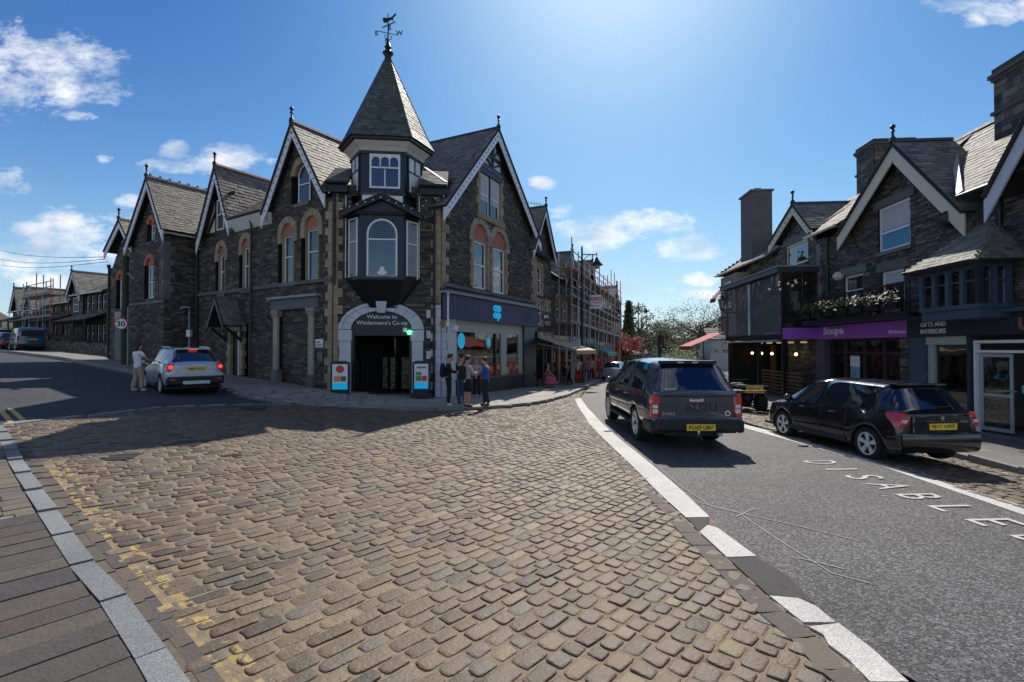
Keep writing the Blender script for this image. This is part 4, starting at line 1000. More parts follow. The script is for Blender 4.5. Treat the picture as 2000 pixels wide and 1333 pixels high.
for F, c in ((FBl, (688,426,705,541)), (FBr, (791,433,810,545))):
    z0, z1 = P(F, (c[0]+c[2])/2, c[3])[1], P(F, (c[0]+c[2])/2, c[1])[1]
    window(F, bay, (F.L*.16, F.L*.86, z0, z1), WHITEP, GLASS, bars=(.6,), dep=.05, fw=.055, blind=(.05,.95,mat('net_curtain', (.30,.32,.33), .8, noise=.3, nscale=3, stretch=(8,8,.4))))
# bay cornice and gabled hood
solid('bay_cornice', [bring(BA+.06, BB+.08, BD+.08, zb1+.002), bring(BA+.09, BB+.12, BD+.12, zb1+.12)], BLACKP)
mb = MB(); mb.prism([(ucc-1.25, zb1+.122), (ucc+1.25, zb1+.122), (ucc, zbT-.1)], FC.M, -BD, -.02); part('hood_pediment', mb, NAVY, cb)
for s in (-1, 1):
    a = FC.W(ucc+s*1.62, zb1+.05, BD+.22); b = FC.W(ucc+s*1.62, zb1+.05, -.3); c = FC.W(ucc, zbT+.0, BD+.22); d = FC.W(ucc, zbT, -.3)
    slates(*((a,b,d,c) if s > 0 else (b,a,c,d)), cb, SLATE, ROOFBASE, expo=.14, wid=.2, seed=40+s, name='hood_slate')
    barge(FC, cb, ucc+s*1.62, zb1+.0, ucc, zbT-.04, BLACKP, w=.16, dep=BD+.18, th=.05)
WP2 = WHITEP
for s in (-1, 1):
    mb = MB(); mb.prism([(ucc+s*.2, zbT+.05), (ucc+s*.8, zbT-.32), (ucc+s*.8, zbT+.12), (ucc+s*.2, zbT+.12)][::s], FC.M, -.44, -.36); part('white_infill_panel', mb, WHITEP, cb)
# ---- turret stage
TA, TB, TD = .86, 1.5, .40
def hexr(a, b, d0, z, dc=-.75): return [FC.W(ucc+x, z, d) for x, d in ((-a,d0),(a,d0),(b,dc),(a,2*dc-d0),(-a,2*dc-d0),(-b,dc))]
zt0 = P(FC,746,395,.4)[1]-.35; ztw = P(FC,746,380,.4)[1]; zt1 = P(FC,746,297,.4)[1]; zE = 10.55
tur = solid('turret_body', [hexr(TA, TB, TD-.02, zt0-.3), hexr(TA, TB, TD-.02, zt1)], NAVY)
solid('turret_band', [hexr(TA+.05, TB+.05, TD+.04, ztw-.06), hexr(TA+.05, TB+.05, TD+.04, ztw+.08)], BLACKP)
solid('turret_band', [hexr(TA+.05, TB+.05, TD+.03, zt1-.10), hexr(TA+.06, TB+.06, TD+.05, zt1+.02)], BLACKP)
solid('turret_cove', [hexr(TA+.02, TB+.02, TD+.0, zt1+.022), hexr(TA+.08, TB+.12, TD+.08, zt1+.18), hexr(TA+.2, TB+.34, TD+.26, zE-.17)], mat('cove_plaster', (.66,.60,.56), .7, noise=.12, nscale=3))
solid('turret_fascia', [hexr(TA+.19, TB+.32, TD+.25, zE-.168), hexr(1.13, 1.97, .72, zE-.14), hexr(1.15, 2.0, .75, zE)], BLACKP)
FT = FC.off(TD-.02)
tw = window(FT, tur, FT.rect(721,302,781,369), WHITEP, GLASS, bars=(.60,), vbars=((.5,0,.6),(.35,.6,1),(.65,.6,1)), dep=.05, fw=.075)
tr = FT.rect(721,302,781,369); mb = MB()
for i in range(3):
    a = tr[0]+.07+(tr[1]-tr[0]-.14)*i/3; b = tr[0]+.07+(tr[1]-tr[0]-.14)*(i+1)/3; zt = tr[3]-.06; uc = (a+b)/2; rr_ = (b-a)/2-.02
    mb.prism([(a, zt), (a, zt-.2)]+[(uc-rr_*math.cos(R(t)), zt-.2+.14*math.sin(R(t))) for t in range(0,181,20)]+[(b, zt-.2), (b, zt)], FT.M, -.045, -.015)
part('arched_head', mb, WHITEP, tw)
FTl = Fac(FC.W(ucc-TB,0,-.75).xy, FC.W(ucc-TA,0,TD-.02).xy); FTr = Fac(FC.W(ucc+TA,0,TD-.02).xy, FC.W(ucc+TB,0,-.75).xy)
for F in (FTl, FTr):
    z0, z1 = tr[2]-.02, tr[3]+.02; u0, u1 = F.L*.2, F.L*.84; zm = z0+(z1-z0)*.56
    panel(F, tur, 'white_panel', (u0, u1, z0, zm), .0, .035, WHITEP)
    mb = MB(); F.box(mb, u0, u1, zm+.05, z1, 0, .03); pn = part('white_panel', mb, WHITEP, tur)
    mb = MB(); F.box(mb, (u0+u1)/2-.025, (u0+u1)/2+.025, zm+.05, z1, .031, .06); F.box(mb, u0-.06, u1+.06, zm, zm+.05, 0, .06); F.box(mb, u0-.06, u0-.002, z0-.06, z1+.06, 0, .06); F.box(mb, u1+.002, u1+.06, z0-.06, z1+.06, 0, .06); part('turret_timber', mb, NAVY, tur)
# spire: six slated faces
zA_ = 14.72; apex = FC.W(ucc+.02, zA_, -.78); er = hexr(1.18, 2.03, .78, zE-.03); mr = [p.lerp(apex, .13)+Vector((0,0,-.10)) for p in er]
for i in range(6):
    a, b = er[i], er[(i+1)%6]; c, d = mr[(i+1)%6], mr[i]
    slates(a, b, c, d, cb, SLATEGREEN, ROOFBASE, singles=0 if i in (2,3,4) else 18, expo=.16, wid=.24, seed=50+i, name='spire_slate')
    a2 = c.lerp(apex, .93); d2 = d.lerp(apex, .93)
    slates(d, c, a2, d2, cb, SLATEGREEN, ROOFBASE, singles=0 if i in (2,3,4) else (150 if i == 0 else 60), expo=.16, wid=.24, seed=60+i, name='spire_slate')
    mb = MB(); mb.bar(b+Vector((0,0,.02)), c+Vector((0,0,.04)), .09, .04); mb.bar(c+Vector((0,0,.04)), a2+Vector((0,0,.03)), .08, .04); part('hip_roll', mb, SLATEGREEN, cb)
fc = MB(); M = Matrix.Translation(apex)
fc.lathe([(.34,-.95),(.24,-.6),(.13,-.12),(.17,-.06),(.22,0),(.24,.05),(.14,.1),(.1,.22),(.16,.3),(.1,.38),(.06,.55),(.03,.7)], 10, M); part('spire_cap', fc, IRON, cb, smooth=50)
wv = MB(); top = apex+Vector((0,0,.42)); X = Vector((.68,0,0)); Zv = Vector((0,0,.66))
wv.tube([top, top+Zv*2.05], [.03,.018], 6)
for i in range(4):
    a = R(20+90*i); d = Vector((math.cos(a), math.sin(a), 0))*.68; wv.tube([top+Zv*.75, top+Zv*.75+d*.62], .016, 5)
    wv.tube([top+Zv*.3+d*.03, top+Zv*.42+d*.2, top+Zv*.56+d*.22, top+Zv*.6+d*.12], .016, 5)
wvo = part('weather_vane', wv, IRON, cb)
for i, ch in enumerate('ENWS'):
    a = R(20+90*((i*1) % 4)); d = Vector((math.cos(a), math.sin(a), 0))*.68
    if ch in 'EW': d = -X if ch == 'E' else X
    part('compass_letter', text(ch, top+Zv*.75+d*.72+Vector((0,.1 if ch in 'NS' else 0,0)), X, Zv, height=.20, ext=.02, bold=.02), IRON, wvo)
vn = MB(); c = top+Zv*1.62; t = Vector((math.cos(R(24)), 0, math.sin(R(24))))*.68
vn.bar(c-t*.42-Zv*.33, c+t*.52-Zv*.33, .035, .03); q = Vector((-t.z,0,t.x))
vn.prism([(-.3,-.06),(-.14,-.10),(-.06,-.26),(0,-.08),(.18,-.06),(.3,-.22),(.34,-.02),(.62,.12),(.6,.22),(.3,.08),(.05,.10),(-.12,.22),(-.24,.26),(-.32,.12)], Matrix(((t.x,0,q.x,c.x),(0,1,0,c.y),(t.z,0,q.z,c.z),(0,0,0,1))), -.015, .015); part('horse_vane', vn, IRON, wvo)
# roofs flanking the turret
for (ua, ub, zz) in ((-.25, ucc-1.42, 8.72), (ucc+1.42, FC.L+.25, 8.72)):
    slates(FC.W(ua, zz, .35), FC.W(ub, zz, .35), FC.W(ub, zz+1.15, -1.3), FC.W(ua-(.0), zz+1.15, -1.3), cb, SLATEGREEN, ROOFBASE, seed=71, expo=.16)
    gutter(FC.W(ua, zz, .40), FC.W(ub if ua < 0 else ub, zz, .40), cb, BLACKP)
    fb = MB(); FC.box(fb, ua+.1, ub, zz-.35, zz-.05, .0, .3); part('eaves_soffit', fb, BLACKP, cb)
mb = MB(); mb.bar(FC.W(FC.L-.75, 9.9, -.9), FC.W(FC.L+.2, 8.85, .45), .16, .05); part('lead_flashing', mb, LEAD, cb)
# string of festoon bulbs along the hood and eaves
fl = MB(); ptsf = [FC.W(-.1,8.35,.35), FC.W(ucc-1.75,8.1,.5), FC.W(ucc-1.5,7.55,.9), FC.W(ucc,zbT-.15,.9), FC.W(ucc+1.5,7.55,.9), FC.W(ucc+1.75,8.1,.5), FC.W(FC.L+.1,8.35,.35)]
fl.tube(ptsf, .009, 5); part('festoon_cable', fl, BLACKP, cb)
rs = resample(ptsf, .34)
for p in rs[::1]:
    b = MB().ball(p-Vector((0,0,.05)), .032, n=8, k=6); part('festoon_bulb', b, WHITEP, cb, smooth=80)
# ---- right-hand facade
rh = []
for a in ((924,472,950.5,564), (962,486,986.5,573)):
    r = FR.rect(*a); uc = (r[0]+r[1])/2; hw = (r[1]-r[0])/2
    window(FR, cb, r, PVC, GLASS, bars=(.5,), dep=-.08, fw=.085, reveal=SAND)
    zs = r[3]+.10; mb = MB(); mb.prism([(uc-hw-.06, r[3]+.003), (uc+hw+.06, r[3]+.003)]+arch_pts(uc, zs, hw+.06), FR.M, .05, .14); part('tympanum', mb, REDBRICK, cb)
    voussoirs(FR, cb, uc, zs, hw+.07, hw+.38, SANDPALE, 9, d1=.07); rh.append(('a', uc, hw+.36, r[2]-.15, zs))
    for k in range(7):
        zz = r[2]+k*(r[3]-.1-r[2])/7; w_ = (.2,.3)[k%2]
        for s in (-1, 1):
            mb = MB(); c = uc+s*(hw+.02); FR.box(mb, min(c, c+s*w_), max(c, c+s*w_), zz+.004, zz+(r[3]-.1-r[2])/7-.004, -.1, .045); part('jamb_stone', mb, SAND, cb)
    for s in (-1, 1): mb = MB(); a_ = uc+s*(hw+.22); FR.box(mb, a_-.19, a_+.19, r[3]-.1, zs-.003, -.1, .08); part('arch_springer', mb, SANDPALE, cb)
r = FR.rect(937,347,976,425); uc = (r[0]+r[1])/2; um = (r[0]+r[1])/2
for a, b in ((r[0], um-.06), (um+.06, r[1])): window(FR, cb, (a, b, r[2], r[3]), PVC, GLASS, bars=(.5,), dep=-.06, fw=.07, blind=(.35,.97,mat('white_blind', (.5,.52,.55), .8)) )
panel(FR, cb, 'mullion_post', (um-.055, um+.055, r[2], r[3]), -.15, .0, NAVY)
rh.append(('r', r[0]-.1, r[1]+.1, r[2]-.2, r[3]+.28)); zz = r[2]
panel(FR, cb, 'window_head', (r[0]-.25, r[1]+.25, r[3]+.02, r[3]+.26), -.1, .06, NAVY)
mb = MB()
for k in range(9): FR.box(mb, r[0]-.15+k*(r[1]-r[0]+.3)/9, r[0]-.03+k*(r[1]-r[0]+.3)/9, r[3]+.265, r[3]+.34, 0, .1)
part('dentil_course', mb, SAND, cb)
for k in range(6):
    w_ = (.22,.36)[k%2]; h_ = (r[3]+.3-r[2])/6
    for s, e in ((-1, r[0]), (1, r[1])):
        mb = MB(); FR.box(mb, min(e+s*.005, e+s*w_), max(e+s*.005, e+s*w_), zz+.004, zz+h_-.004, -.1, .05); part('jamb_stone', mb, SAND, cb)
    zz += h_
panel(FR, cb, 'window_sill', (r[0]-.35, r[1]+.35, r[2]-.3, r[2]-.005), -.15, .14, SAND)
tri = [(gr['L'][0]+.25, 8.3), (gr['A'][0], gr['A'][1]-.3), (gr['R'][0]-.25, 8.3)]
ztm = P(FR,960,343)[1]
fas = (0, FR.L+.02, P(FR,862,622)[1], P(FR,862,573)[1])
def cutz(a, b, z): t = (z-a[1])/(b[1]-a[1]); return a[0]+(b[0]-a[0])*t
stone_wall(FR, cb, [(0, fas[3]+.1), (LR, fas[3]+.1), (LR, 8.3), tri[2], (cutz(tri[2], tri[1], ztm+.2), ztm+.2), (cutz(tri[0], tri[1], ztm+.2), ztm+.2), tri[0], (0, 8.0)], rh, SLATE_STONE, MORTAR, singles=110, seed=22, proud=.045)
mb = MB(); uA = gr['A'][0]; a_, b_ = cutz(tri[0], tri[1], ztm+.2), cutz(tri[2], tri[1], ztm+.2)
mb.prism([(a_, ztm+.2), (b_, ztm+.2), (uA, tri[1][1])], FR.M, .02, .12); part('gable_panel', mb, BARGE, cb)
tb = MB(); zt = tri[1][1]; zb = ztm+.25; hh = zt-zb; wd = (b_-a_)/2
def beam(u0, z0, u1, z1, w=.13): tb.bar(FR.W(u0, z0, .05), FR.W(u1, z1, .05), w, .08, up=FR.n)
beam(a_, zb, b_, zb, .2); beam(uA-wd*.62, zb+hh*.36, uA+wd*.62, zb+hh*.36); beam(uA, zb, uA, zt-.2)
for s in (-1, 1):
    beam(uA+s*wd*.98, zb, uA, zt, .14); beam(uA+s*wd*.5, zb, uA+s*wd*.5, zb+hh*.5); beam(uA+s*.05, zb+hh*.1, uA+s*wd*.5, zb+hh*.34, .09); beam(uA+s*wd*.75, zb+.05, uA+s*wd*.5, zb+hh*.3, .08); beam(uA+s*.04, zb+hh*.4, uA+s*wd*.3, zb+hh*.66, .09)
part('gable_timber', tb, BLACKP, cb)
gable_roof(FR, cb, gr, 7, SLATE, ROOFBASE, BARGE, BLACKP, singles=100, bw=.36, seed=80, expo=.2)
quoins(FR, cb, .0, fas[3]+.15, 8.2, SAND, side=1, w=(.25,.48)); quoins(FR, cb, LR, fas[3]+.15, 8.0, SAND, side=-1)
u = 0
while u < LR: mb = MB(); FR.box(mb, u+.004, min(u+1.2, LR)-.004, fas[3]+.30, fas[3]+.46, -.1, .12); part('string_course_stone', mb, GREYSTONE, cb); u += 1.2
# shop front
FASM = mat('ribbed_fascia', (.085,.095,.17), .5, noise=.1, nscale=3); mb = MB(); FR.box(mb, .05, LR, fas[2], fas[3], .0, .26)
fo = part('shop_fascia', mb, FASM, cb); mb = MB(); n = int(LR/.11)
for i in range(n): FR.box(mb, .06+i*.11, .06+i*.11+.07, fas[2]+.02, fas[3]-.02, .261, .278)
part('fascia_ribs', mb, FASM, fo, kind='stuff')
panel(FR, cb, 'cornice', (-.15, LR+.05, fas[3]+.004, fas[3]+.09), .0, .42, LEAD); panel(FR, cb, 'cornice_moulding', (-.1, LR, fas[3]+.094, fas[3]+.2), .0, .3, BLACKP)
LOGO = mat('bright_blue_logo', (.0,.42,.72), .4, emit=(.0,.35,.6), estr=.35)
lc = P(FR, 970, 610, .28); lw = 1.0
mb = text('co', FR.W(lc[0]+.02, lc[1]+.17, .281), FR.d, (0,0,1), width=.8, height=.33, bold=.06, ext=.04); text('op', FR.W(lc[0]+.02, lc[1]-.23, .281), FR.d, (0,0,1), width=.8, height=.42, bold=.06, ext=.04, mb=mb)
part('shop_logo', mb, LOGO, fo)
gR = gz(-1, 24)+PT; ztop = fas[2]-.003; zpl = P(FR,962,737)[1]
ux = lambda px: P(FR, px, 700)[0]
panel(FR, cb, 'stall_riser', (ux(889), ux(1034), -.6, zpl), -.15, .06, mat('black_tile', (.02,.02,.024), .45)); mb = MB()
for i in range(15): u = ux(889)+(ux(1034)-ux(889))*i/15; FR.box(mb, u-.006, u+.006, -.4, zpl-.02, .0605, .066)
part('riser_joint', mb, MORTAR, cb, kind='stuff'); panel(FR, cb, 'shop_sill', (ux(887), ux(1034), zpl+.003, zpl+.06), -.15, .12, GREYSTONE)
panel(FR, cb, 'corner_pier', (.42, ux(889)-.01, -.5, ztop), -.2, .04, WP)
quoins(FR, cb, .0, -.1, ztop-.05, WP, side=1, w=(.3,.42), d=(-.2,.055))
panel(FR, cb, 'shopfront_pilaster', (ux(1021), LR, -.6, ztop), -.2, .1, NAVY)
CRP = mat('pale_green_frame', (.42,.46,.40), .5, noise=.1)
zh = P(FR,930,650)[1]
panel(FR, cb, 'shopfront_header', (ux(889), ux(1021), zh, ztop), -.15, -.02, CRP)
for a, b in ((980,990),(1014,1021),(889,893)): panel(FR, cb, 'shopfront_mullion', (ux(a), ux(b), zpl+.061, zh-.002), -.15, -.01, CRP)
panel(FR, cb, 'shopfront_mullion', (ux(968), ux(970.5), zpl+.061, zh-.002), -.12, -.01, BLACKP)
for i, (a, b) in enumerate(((893,968),(970.5,980),(990,1014))): panel(FR, cb, 'shop_pane', (ux(a)+.004, ux(b)-.004, zpl+.062, zh-.004), -.1, -.085, GLASSS)
def voro(name, cols, sc):
    m = bpy.data.materials.new(name); m.use_nodes = True; nt = m.node_tree; N = nt.nodes; p = N['Principled BSDF']; p.inputs['Roughness'].default_value = .4
    g = N.new('ShaderNodeNewGeometry'); v = N.new('ShaderNodeTexVoronoi'); v.inputs['Scale'].default_value = sc; nt.links.new(g.outputs['Position'], v.inputs['Vector']); s = N.new('ShaderNodeSeparateXYZ'); nt.links.new(v.outputs['Color'], s.inputs[0])
    c = N.new('ShaderNodeValToRGB'); nt.links.new(s.outputs[0], c.inputs[0]); E = c.color_ramp.elements
    for i, q in enumerate(cols):
        e = E[i] if i < 2 else E.new(i/(len(cols)-1)); e.position = i/(len(cols)-1); e.color = (*q, 1)
    c.color_ramp.interpolation = 'CONSTANT'; nt.links.new(c.outputs[0], p.inputs['Base Color']); return m
TOM = mat('tomato_red', (.75,.06,.02), .35); TOO = mat('tomato_orange', (.85,.30,.03), .35); rnd = random.Random(6)
po = panel(FR, cb, 'window_poster', (ux(905), ux(1018), zpl+.07, zpl+.72), -.08, -.075, mat('poster_dark_red', (.22,.03,.02), .5))
for i in range(16):
    u = ux(908)+(ux(1014)-ux(908))*(i+.5)/16; z = zpl+.22+rnd.uniform(0,.32); q = rnd.uniform(.12,.2); mb = MB()
    mb.prism([(u+q*math.cos(t*math.pi/8), z+q*math.sin(t*math.pi/8)) for t in range(16)], FR.M, .060+.001*i, .0745); part('tomato_print', mb, TOM if i % 3 else TOO, po)
def disc(F, u, z, ru, rz, dep, m, name, parent):
    mb = MB(); mb.prism([(u+ru*math.cos(t*math.pi/10), z+rz*math.sin(t*math.pi/10)) for t in range(20)], F.M, -dep-.004, -dep); return part(name, mb, m, parent)
disc(FR, *P(FR,904,666), .30,.36, -.08, LOGO, 'round_sticker', cb); disc(FR, *P(FR,957,668), .27,.33, -.08, mat('pale_green_sticker', (.35,.6,.55), .5), 'round_sticker', cb); disc(FR, *P(FR,957,668), .14,.2, -.074, LOGO, 'sticker_logo', cb)
mb = MB()
for i in range(46): u = ux(896)+(ux(1016)-ux(896))*i/46; FR.box(mb, u-.02, u+.02, zpl+1.0, zpl+1.04, -.083, -.078)
part('manifestation_dots', mb, WHITEP, cb, kind='stuff')
# badge and white box on the pier
disc(FR, *P(FR,870,632,.2), .18,.2, .06, mat('brass_badge', (.35,.22,.06), .4, metal=.5), 'round_badge', cb); panel(FR, cb, 'camera_box', FR.rect(880,636,888,646), .05, .2, WHITEP)
br = MB(); br.tube([FR.W(.05, fas[3]-.1, .3), FR.W(.05, fas[2]-.2, .3)], .04, 6); br.ball(FR.W(.05, fas[2]-.28, .3), .09); br.ball(FR.W(.05, fas[3], .3), .08); part('fascia_bracket', br, WHITEP, cb, smooth=60)
# interior of the shop
INT = mat('shop_interior_wall', (.16,.15,.14), .8, noise=.2)
mb = MB(); b0 = FC.W(0,0,-4.5); q = [FC.W(.3,0,-.4), FC.W(-1.5,0,-5), FR.W(8.5,0,-5), FR.W(8.7,0,-.4)]
mb.add([Vector((p.x,p.y,z)) for p in q for z in (-.6,3.9)], [(0,1,3,2),(2,3,5,4),(4,5,7,6)]); mb.add([Vector((p.x,p.y,3.7)) for p in q]+[FC.W(FC.L,3.7,-.4)], [(0,1,2,3,4)]); mb.add([Vector((p.x,p.y,-.02)) for p in q]+[FC.W(FC.L,-.02,-.4)], [(0,1,2,3,4)])
part('shop_room', mb, INT, cb)
GOODS = voro('packed_goods', [(.3,.05,.03),(.35,.3,.2),(.05,.12,.2),(.4,.35,.1),(.1,.2,.08),(.5,.5,.45)], 9)
for i in range(5):
    mb = MB(); FC.box(mb, ud-1.1+.5*i, ud-.75+.5*i, gC, gC+1.5, -3.8-.2*(i%2), -3.2-.2*(i%2)); part('shop_shelf', mb, GOODS, cb)
for i in range(6):
    mb = MB(); FR.box(mb, 1.3+1.2*i, 2.2+1.2*i, -.1, 1.5, -2.2, -1.6); part('shop_shelf', mb, GOODS, cb)
# solid core of the upper floors so that no daylight leaks through
core = MB(); q = [FL.W(.1,0,-.32), FL.W(LL-.2,0,-.32), FC.W(.15,0,-.32), FC.W(FC.L-.15,0,-.32), FR.W(.2,0,-.32), FR.W(LR-.05,0,-.32), FR.W(LR-.05,0,-9), FL.W(.1,0,-9)]
core.add([Vector((p.x,p.y,z)) for z in (3.95,8.0) for p in q], [tuple(range(8))[::-1], tuple(range(8,16))]+[(i,(i+1)%8,(i+1)%8+8,i+8) for i in range(8)]); part('building_core', core, DARKROOM, cb)
core = MB(); FL.box(core, .1, LL-1, -.5, 3.94, -8, -.32); part('building_core', core, DARKROOM, cb)
core = MB(); FR.box(core, 8.9, LR-.02, -.6, 3.94, -6, -.2); part('building_core', core, DARKROOM, cb)
# aerial on the far end of the roof
mb = MB(); p = FR.W(P(FR,1032,395)[0], P(FR,1032,430)[1], -.5); z2 = P(FR,1032,393)[1]; p2 = Vector((p.x,p.y,z2)); mb.tube([p-Vector((0,0,.6)), p2], .02, 5); mb.tube([p2-FR.d*.1, p2+Vector((1.3,.3,-.05))], .015, 5)
for i in range(7): c = p2+Vector((1.2,.28,-.05))*(.15+.13*i); mb.tube([c-Vector((0,0,.14)), c+Vector((0,0,.14))], .009, 4)
solo('tv_aerial', mb, IRON, 'thin rooftop television aerial pointing right behind the corner building gable', 'aerial')
# A-boards either side of the door
def aboard(c, lab, top, rot):
    px0, py0, px1, py1 = c; b = G((px0+px1)/2, py1-6, PT); F = Fac(tuple(FC.off(.62).W(P(FC,px0,700,.62)[0],0).xy), tuple(FC.off(.62).W(P(FC,px1,700,.62)[0],0).xy)); g = gz(*b)+PT
    g = gz(-5,19.6)+PT
    t = thing('pavement_sign', lab, 'pavement sign', F.W(F.L/2, g), 0, 'advertising boards beside the shop door'); w = F.L; H = 1.42
    mb = MB(); F.box(mb, .0, w, g, g+.12, -.3, .3); F.box(mb, .08, w-.08, g+.12, g+.2, -.2, .2); part('base', mb, BLACKP, t)
    mb = MB(); mb.prism([(.04, g+.2), (w-.04, g+.2), (w-.04, g+H-.06), (w*.75, g+H), (w*.25, g+H), (.04, g+H-.06)], F.M, -.03, .05); part('board', mb, BLACKP, t)
    mb = MB(); F.box(mb, .11, w-.11, g+.3, g+H-.12, .031, .037); pp = part('poster', mb, WHITEP, t)
    mb = MB(); F.box(mb, .11, w-.11, g+.3, g+.55, .038, .041); part('blue_band', mb, LOGO, pp)
    disc(F, w/2, g+H-.32, .16, .15, .038, TOM if top else CRP, 'poster_roundel', pp) if top else panel(F, pp, 'poster_headline', (.2, w-.2, g+H-.3, g+H-.22), .038, .041, mat('grey_print', (.3,.3,.3), .6))
    panel(F, pp, 'poster_picture', (.17, w*.5, g+.62, g+.82), .038, .041, TOO if top else mat('leaf_green_print', (.12,.35,.05), .5)); panel(F, pp, 'poster_picture', (w*.53, w-.17, g+.62, g+.82), .038, .041, mat('brown_print', (.25,.12,.05), .5) if top else TOM)
    if not top: panel(F, pp, 'poster_picture', (.17, w*.5, g+.84, g+.98), .038, .041, mat('leaf_green_print', (.12,.35,.05)))
aboard((644,707,685,776), 'pavement sign with a red roundel poster left of the arched shop door', True, 0)
aboard((804,712,842,780), 'pavement sign with green and red fruit poster right of the arched shop door', False, 0)
# ---------------------------------------------------------------- right-hand side: stone house over the purple shop
FS = Fac((13.98, 25.3), (12.88, 11.5))
CP = CREAMP; SH = mat('roller_shutter', (.55,.55,.57), .6)
GY = mat('grey_uneven_quoin', (.17,.165,.17), .85, var=1, col2=(.26,.25,.25), noise=.5, nscale=6, bump=.5)
STONE_R = mat('dark_ragged_slate', (.05,.05,.05), .72, var=1, vcol=[(.03,.029,.029),(.085,.076,.066),(.14,.118,.088),(.05,.048,.046),(.23,.195,.15),(.065,.062,.058),(.035,.034,.034)], noise=.5, nscale=12, bump=.7, bscale=40)
sb_ = thing('stone_shop_house', 'dark stone house with cream bargeboard gable over the purple charity shop front', 'building', FS.W(6.5, -.3))
SU = lambda px, dep=0.: FS.uz(px, 600, dep)[0]
gm = dict(L=P(FS,1633,462,.4), A=P(FS,1742,280,.4), R=P(FS,1880,415,.4))
EZ = 6.7; uW0 = SU(1597); uW1 = FS.L
sh = []
def rwin(c, lintel, door=False, blind=None, fm=WHITEP):
    r = FS.rect(*c); window(FS, sb_, r, fm, GLASS, bars=(.42,) if not door else (), dep=-.04, fw=.085, sill=GREYSTONE if not door else None, blind=blind)
    panel(FS, sb_, 'lintel', (r[0]-.22, r[1]+.22, r[3]+.01, r[3]+.01+lintel), -.15, .05, GREYSTONE); sh.append(('r', r[0]-.02, r[1]+.02, r[2]-.14, r[3]+lintel)); return r
CURT = mat('blue_curtain', (.10,.34,.48), .8, noise=.5, nscale=6, stretch=(6,6,.3))
rwin((1718,396,1780,486), .28, blind=(.48,.97,SH)); rwin((1650,537,1687,590), .32); rwin((1723,528,1767,615), .34, True, blind=(.72,.97,SH))
r = FS.rect(1718,396,1780,486); panel(FS, sb_, 'curtain', (r[0]+.09, r[1]-.09, r[2]+.09, r[2]+(r[3]-r[2])*.40), -.072, -.064, CURT)
ZF = 3.0
wall_poly = [(uW0, ZF+.05), (uW1, ZF+.05), (uW1, 5.9), (gm['R'][0]-.3, 5.95), (gm['A'][0], gm['A'][1]-.35), (gm['L'][0]+.35, 6.65), (uW0, 6.9)]
stone_wall(FS, sb_, wall_poly, sh, STONE_R, MORTAR, course=(.045,.10), length=(.14,.5), singles=220, seed=33, proud=.05)
quoins(FS, sb_, uW0, ZF+.2, 6.7, GY, side=1, w=(.30,.42), h=.42); quoins(FS, sb_, SU(1880), 5.2, 6.0, GY, side=1, w=(.4,.5), h=.4)
gable_roof(FS, sb_, gm, 1.5, SLATE, ROOFBASE, CP, None, singles=60, bw=.42, seed=90, expo=.18, wid=.27, fin=.5)
# main roof, eaves along the street
rb_, rz = 2.3, 9.3
gA, gzA = gm['A'][0], gm['A'][1]-.25
def main_slope(F, parent, ue, u2, z, uv, zr, rb, zv, m, **k):
    """eave from ue to u2 at z; the valley end climbs from u2 to uv where it meets a gable ridge of height zv"""
    t = (zv-z)/(zr-z); d = .4-(rb+.4)*t; a, b = (ue, u2), (ue+k.pop('hip', 0)*t, uv)
    p = [F.W(ue, z, .4), F.W(u2, z, .4), F.W(uv, zv, d), F.W(b[0], zv, d)]
    if u2 < ue: p = [p[1], p[0], p[3], p[2]]
    slates(*p, parent, m, ROOFBASE, **k)
    q = [F.W(b[0], zv, d), F.W(uv, zv, d), F.W(uv, zr, -rb), F.W(b[0], zr, -rb)]
    if u2 < ue: q = [q[1], q[0], q[3], q[2]]
    slates(*q, parent, m, ROOFBASE, **dict(k, singles=0))
main_slope(FS, sb_, SU(1574,.4), gm['L'][0]+.15, EZ+.35, gA, rz, rb_, gzA, SLATE, hip=2.2, singles=110, expo=.19, wid=.28, seed=101)
main_slope(FS, sb_, FS.L+1.5, gm['R'][0]-.1, EZ-.35, gA, rz, rb_, gzA, SLATE, singles=130, expo=.19, wid=.28, seed=102)
ridge_tiles(FS.W(SU(1660)-.2, rz+.06, -rb_), FS.W(FS.L+1.5, rz+.06, -rb_), sb_, RIDGEDARK)
gutter(FS.W(SU(1574,.4), EZ+.33, .46), FS.W(gm['L'][0], EZ+.33, .46), sb_, CP); gutter(FS.W(gm['R'][0]-.1, EZ-.38, .46), FS.W(FS.L, EZ-.38, .46), sb_, BLACKP)
mb = MB(); mb.bar(FS.W(gm['R'][0]-.05, EZ-.28, .42), FS.W(gA+.15, gzA-.05, -1.45), .16, .06, up=FS.n+Vector((0,0,1))); part('lead_flashing', mb, LEAD, sb_)
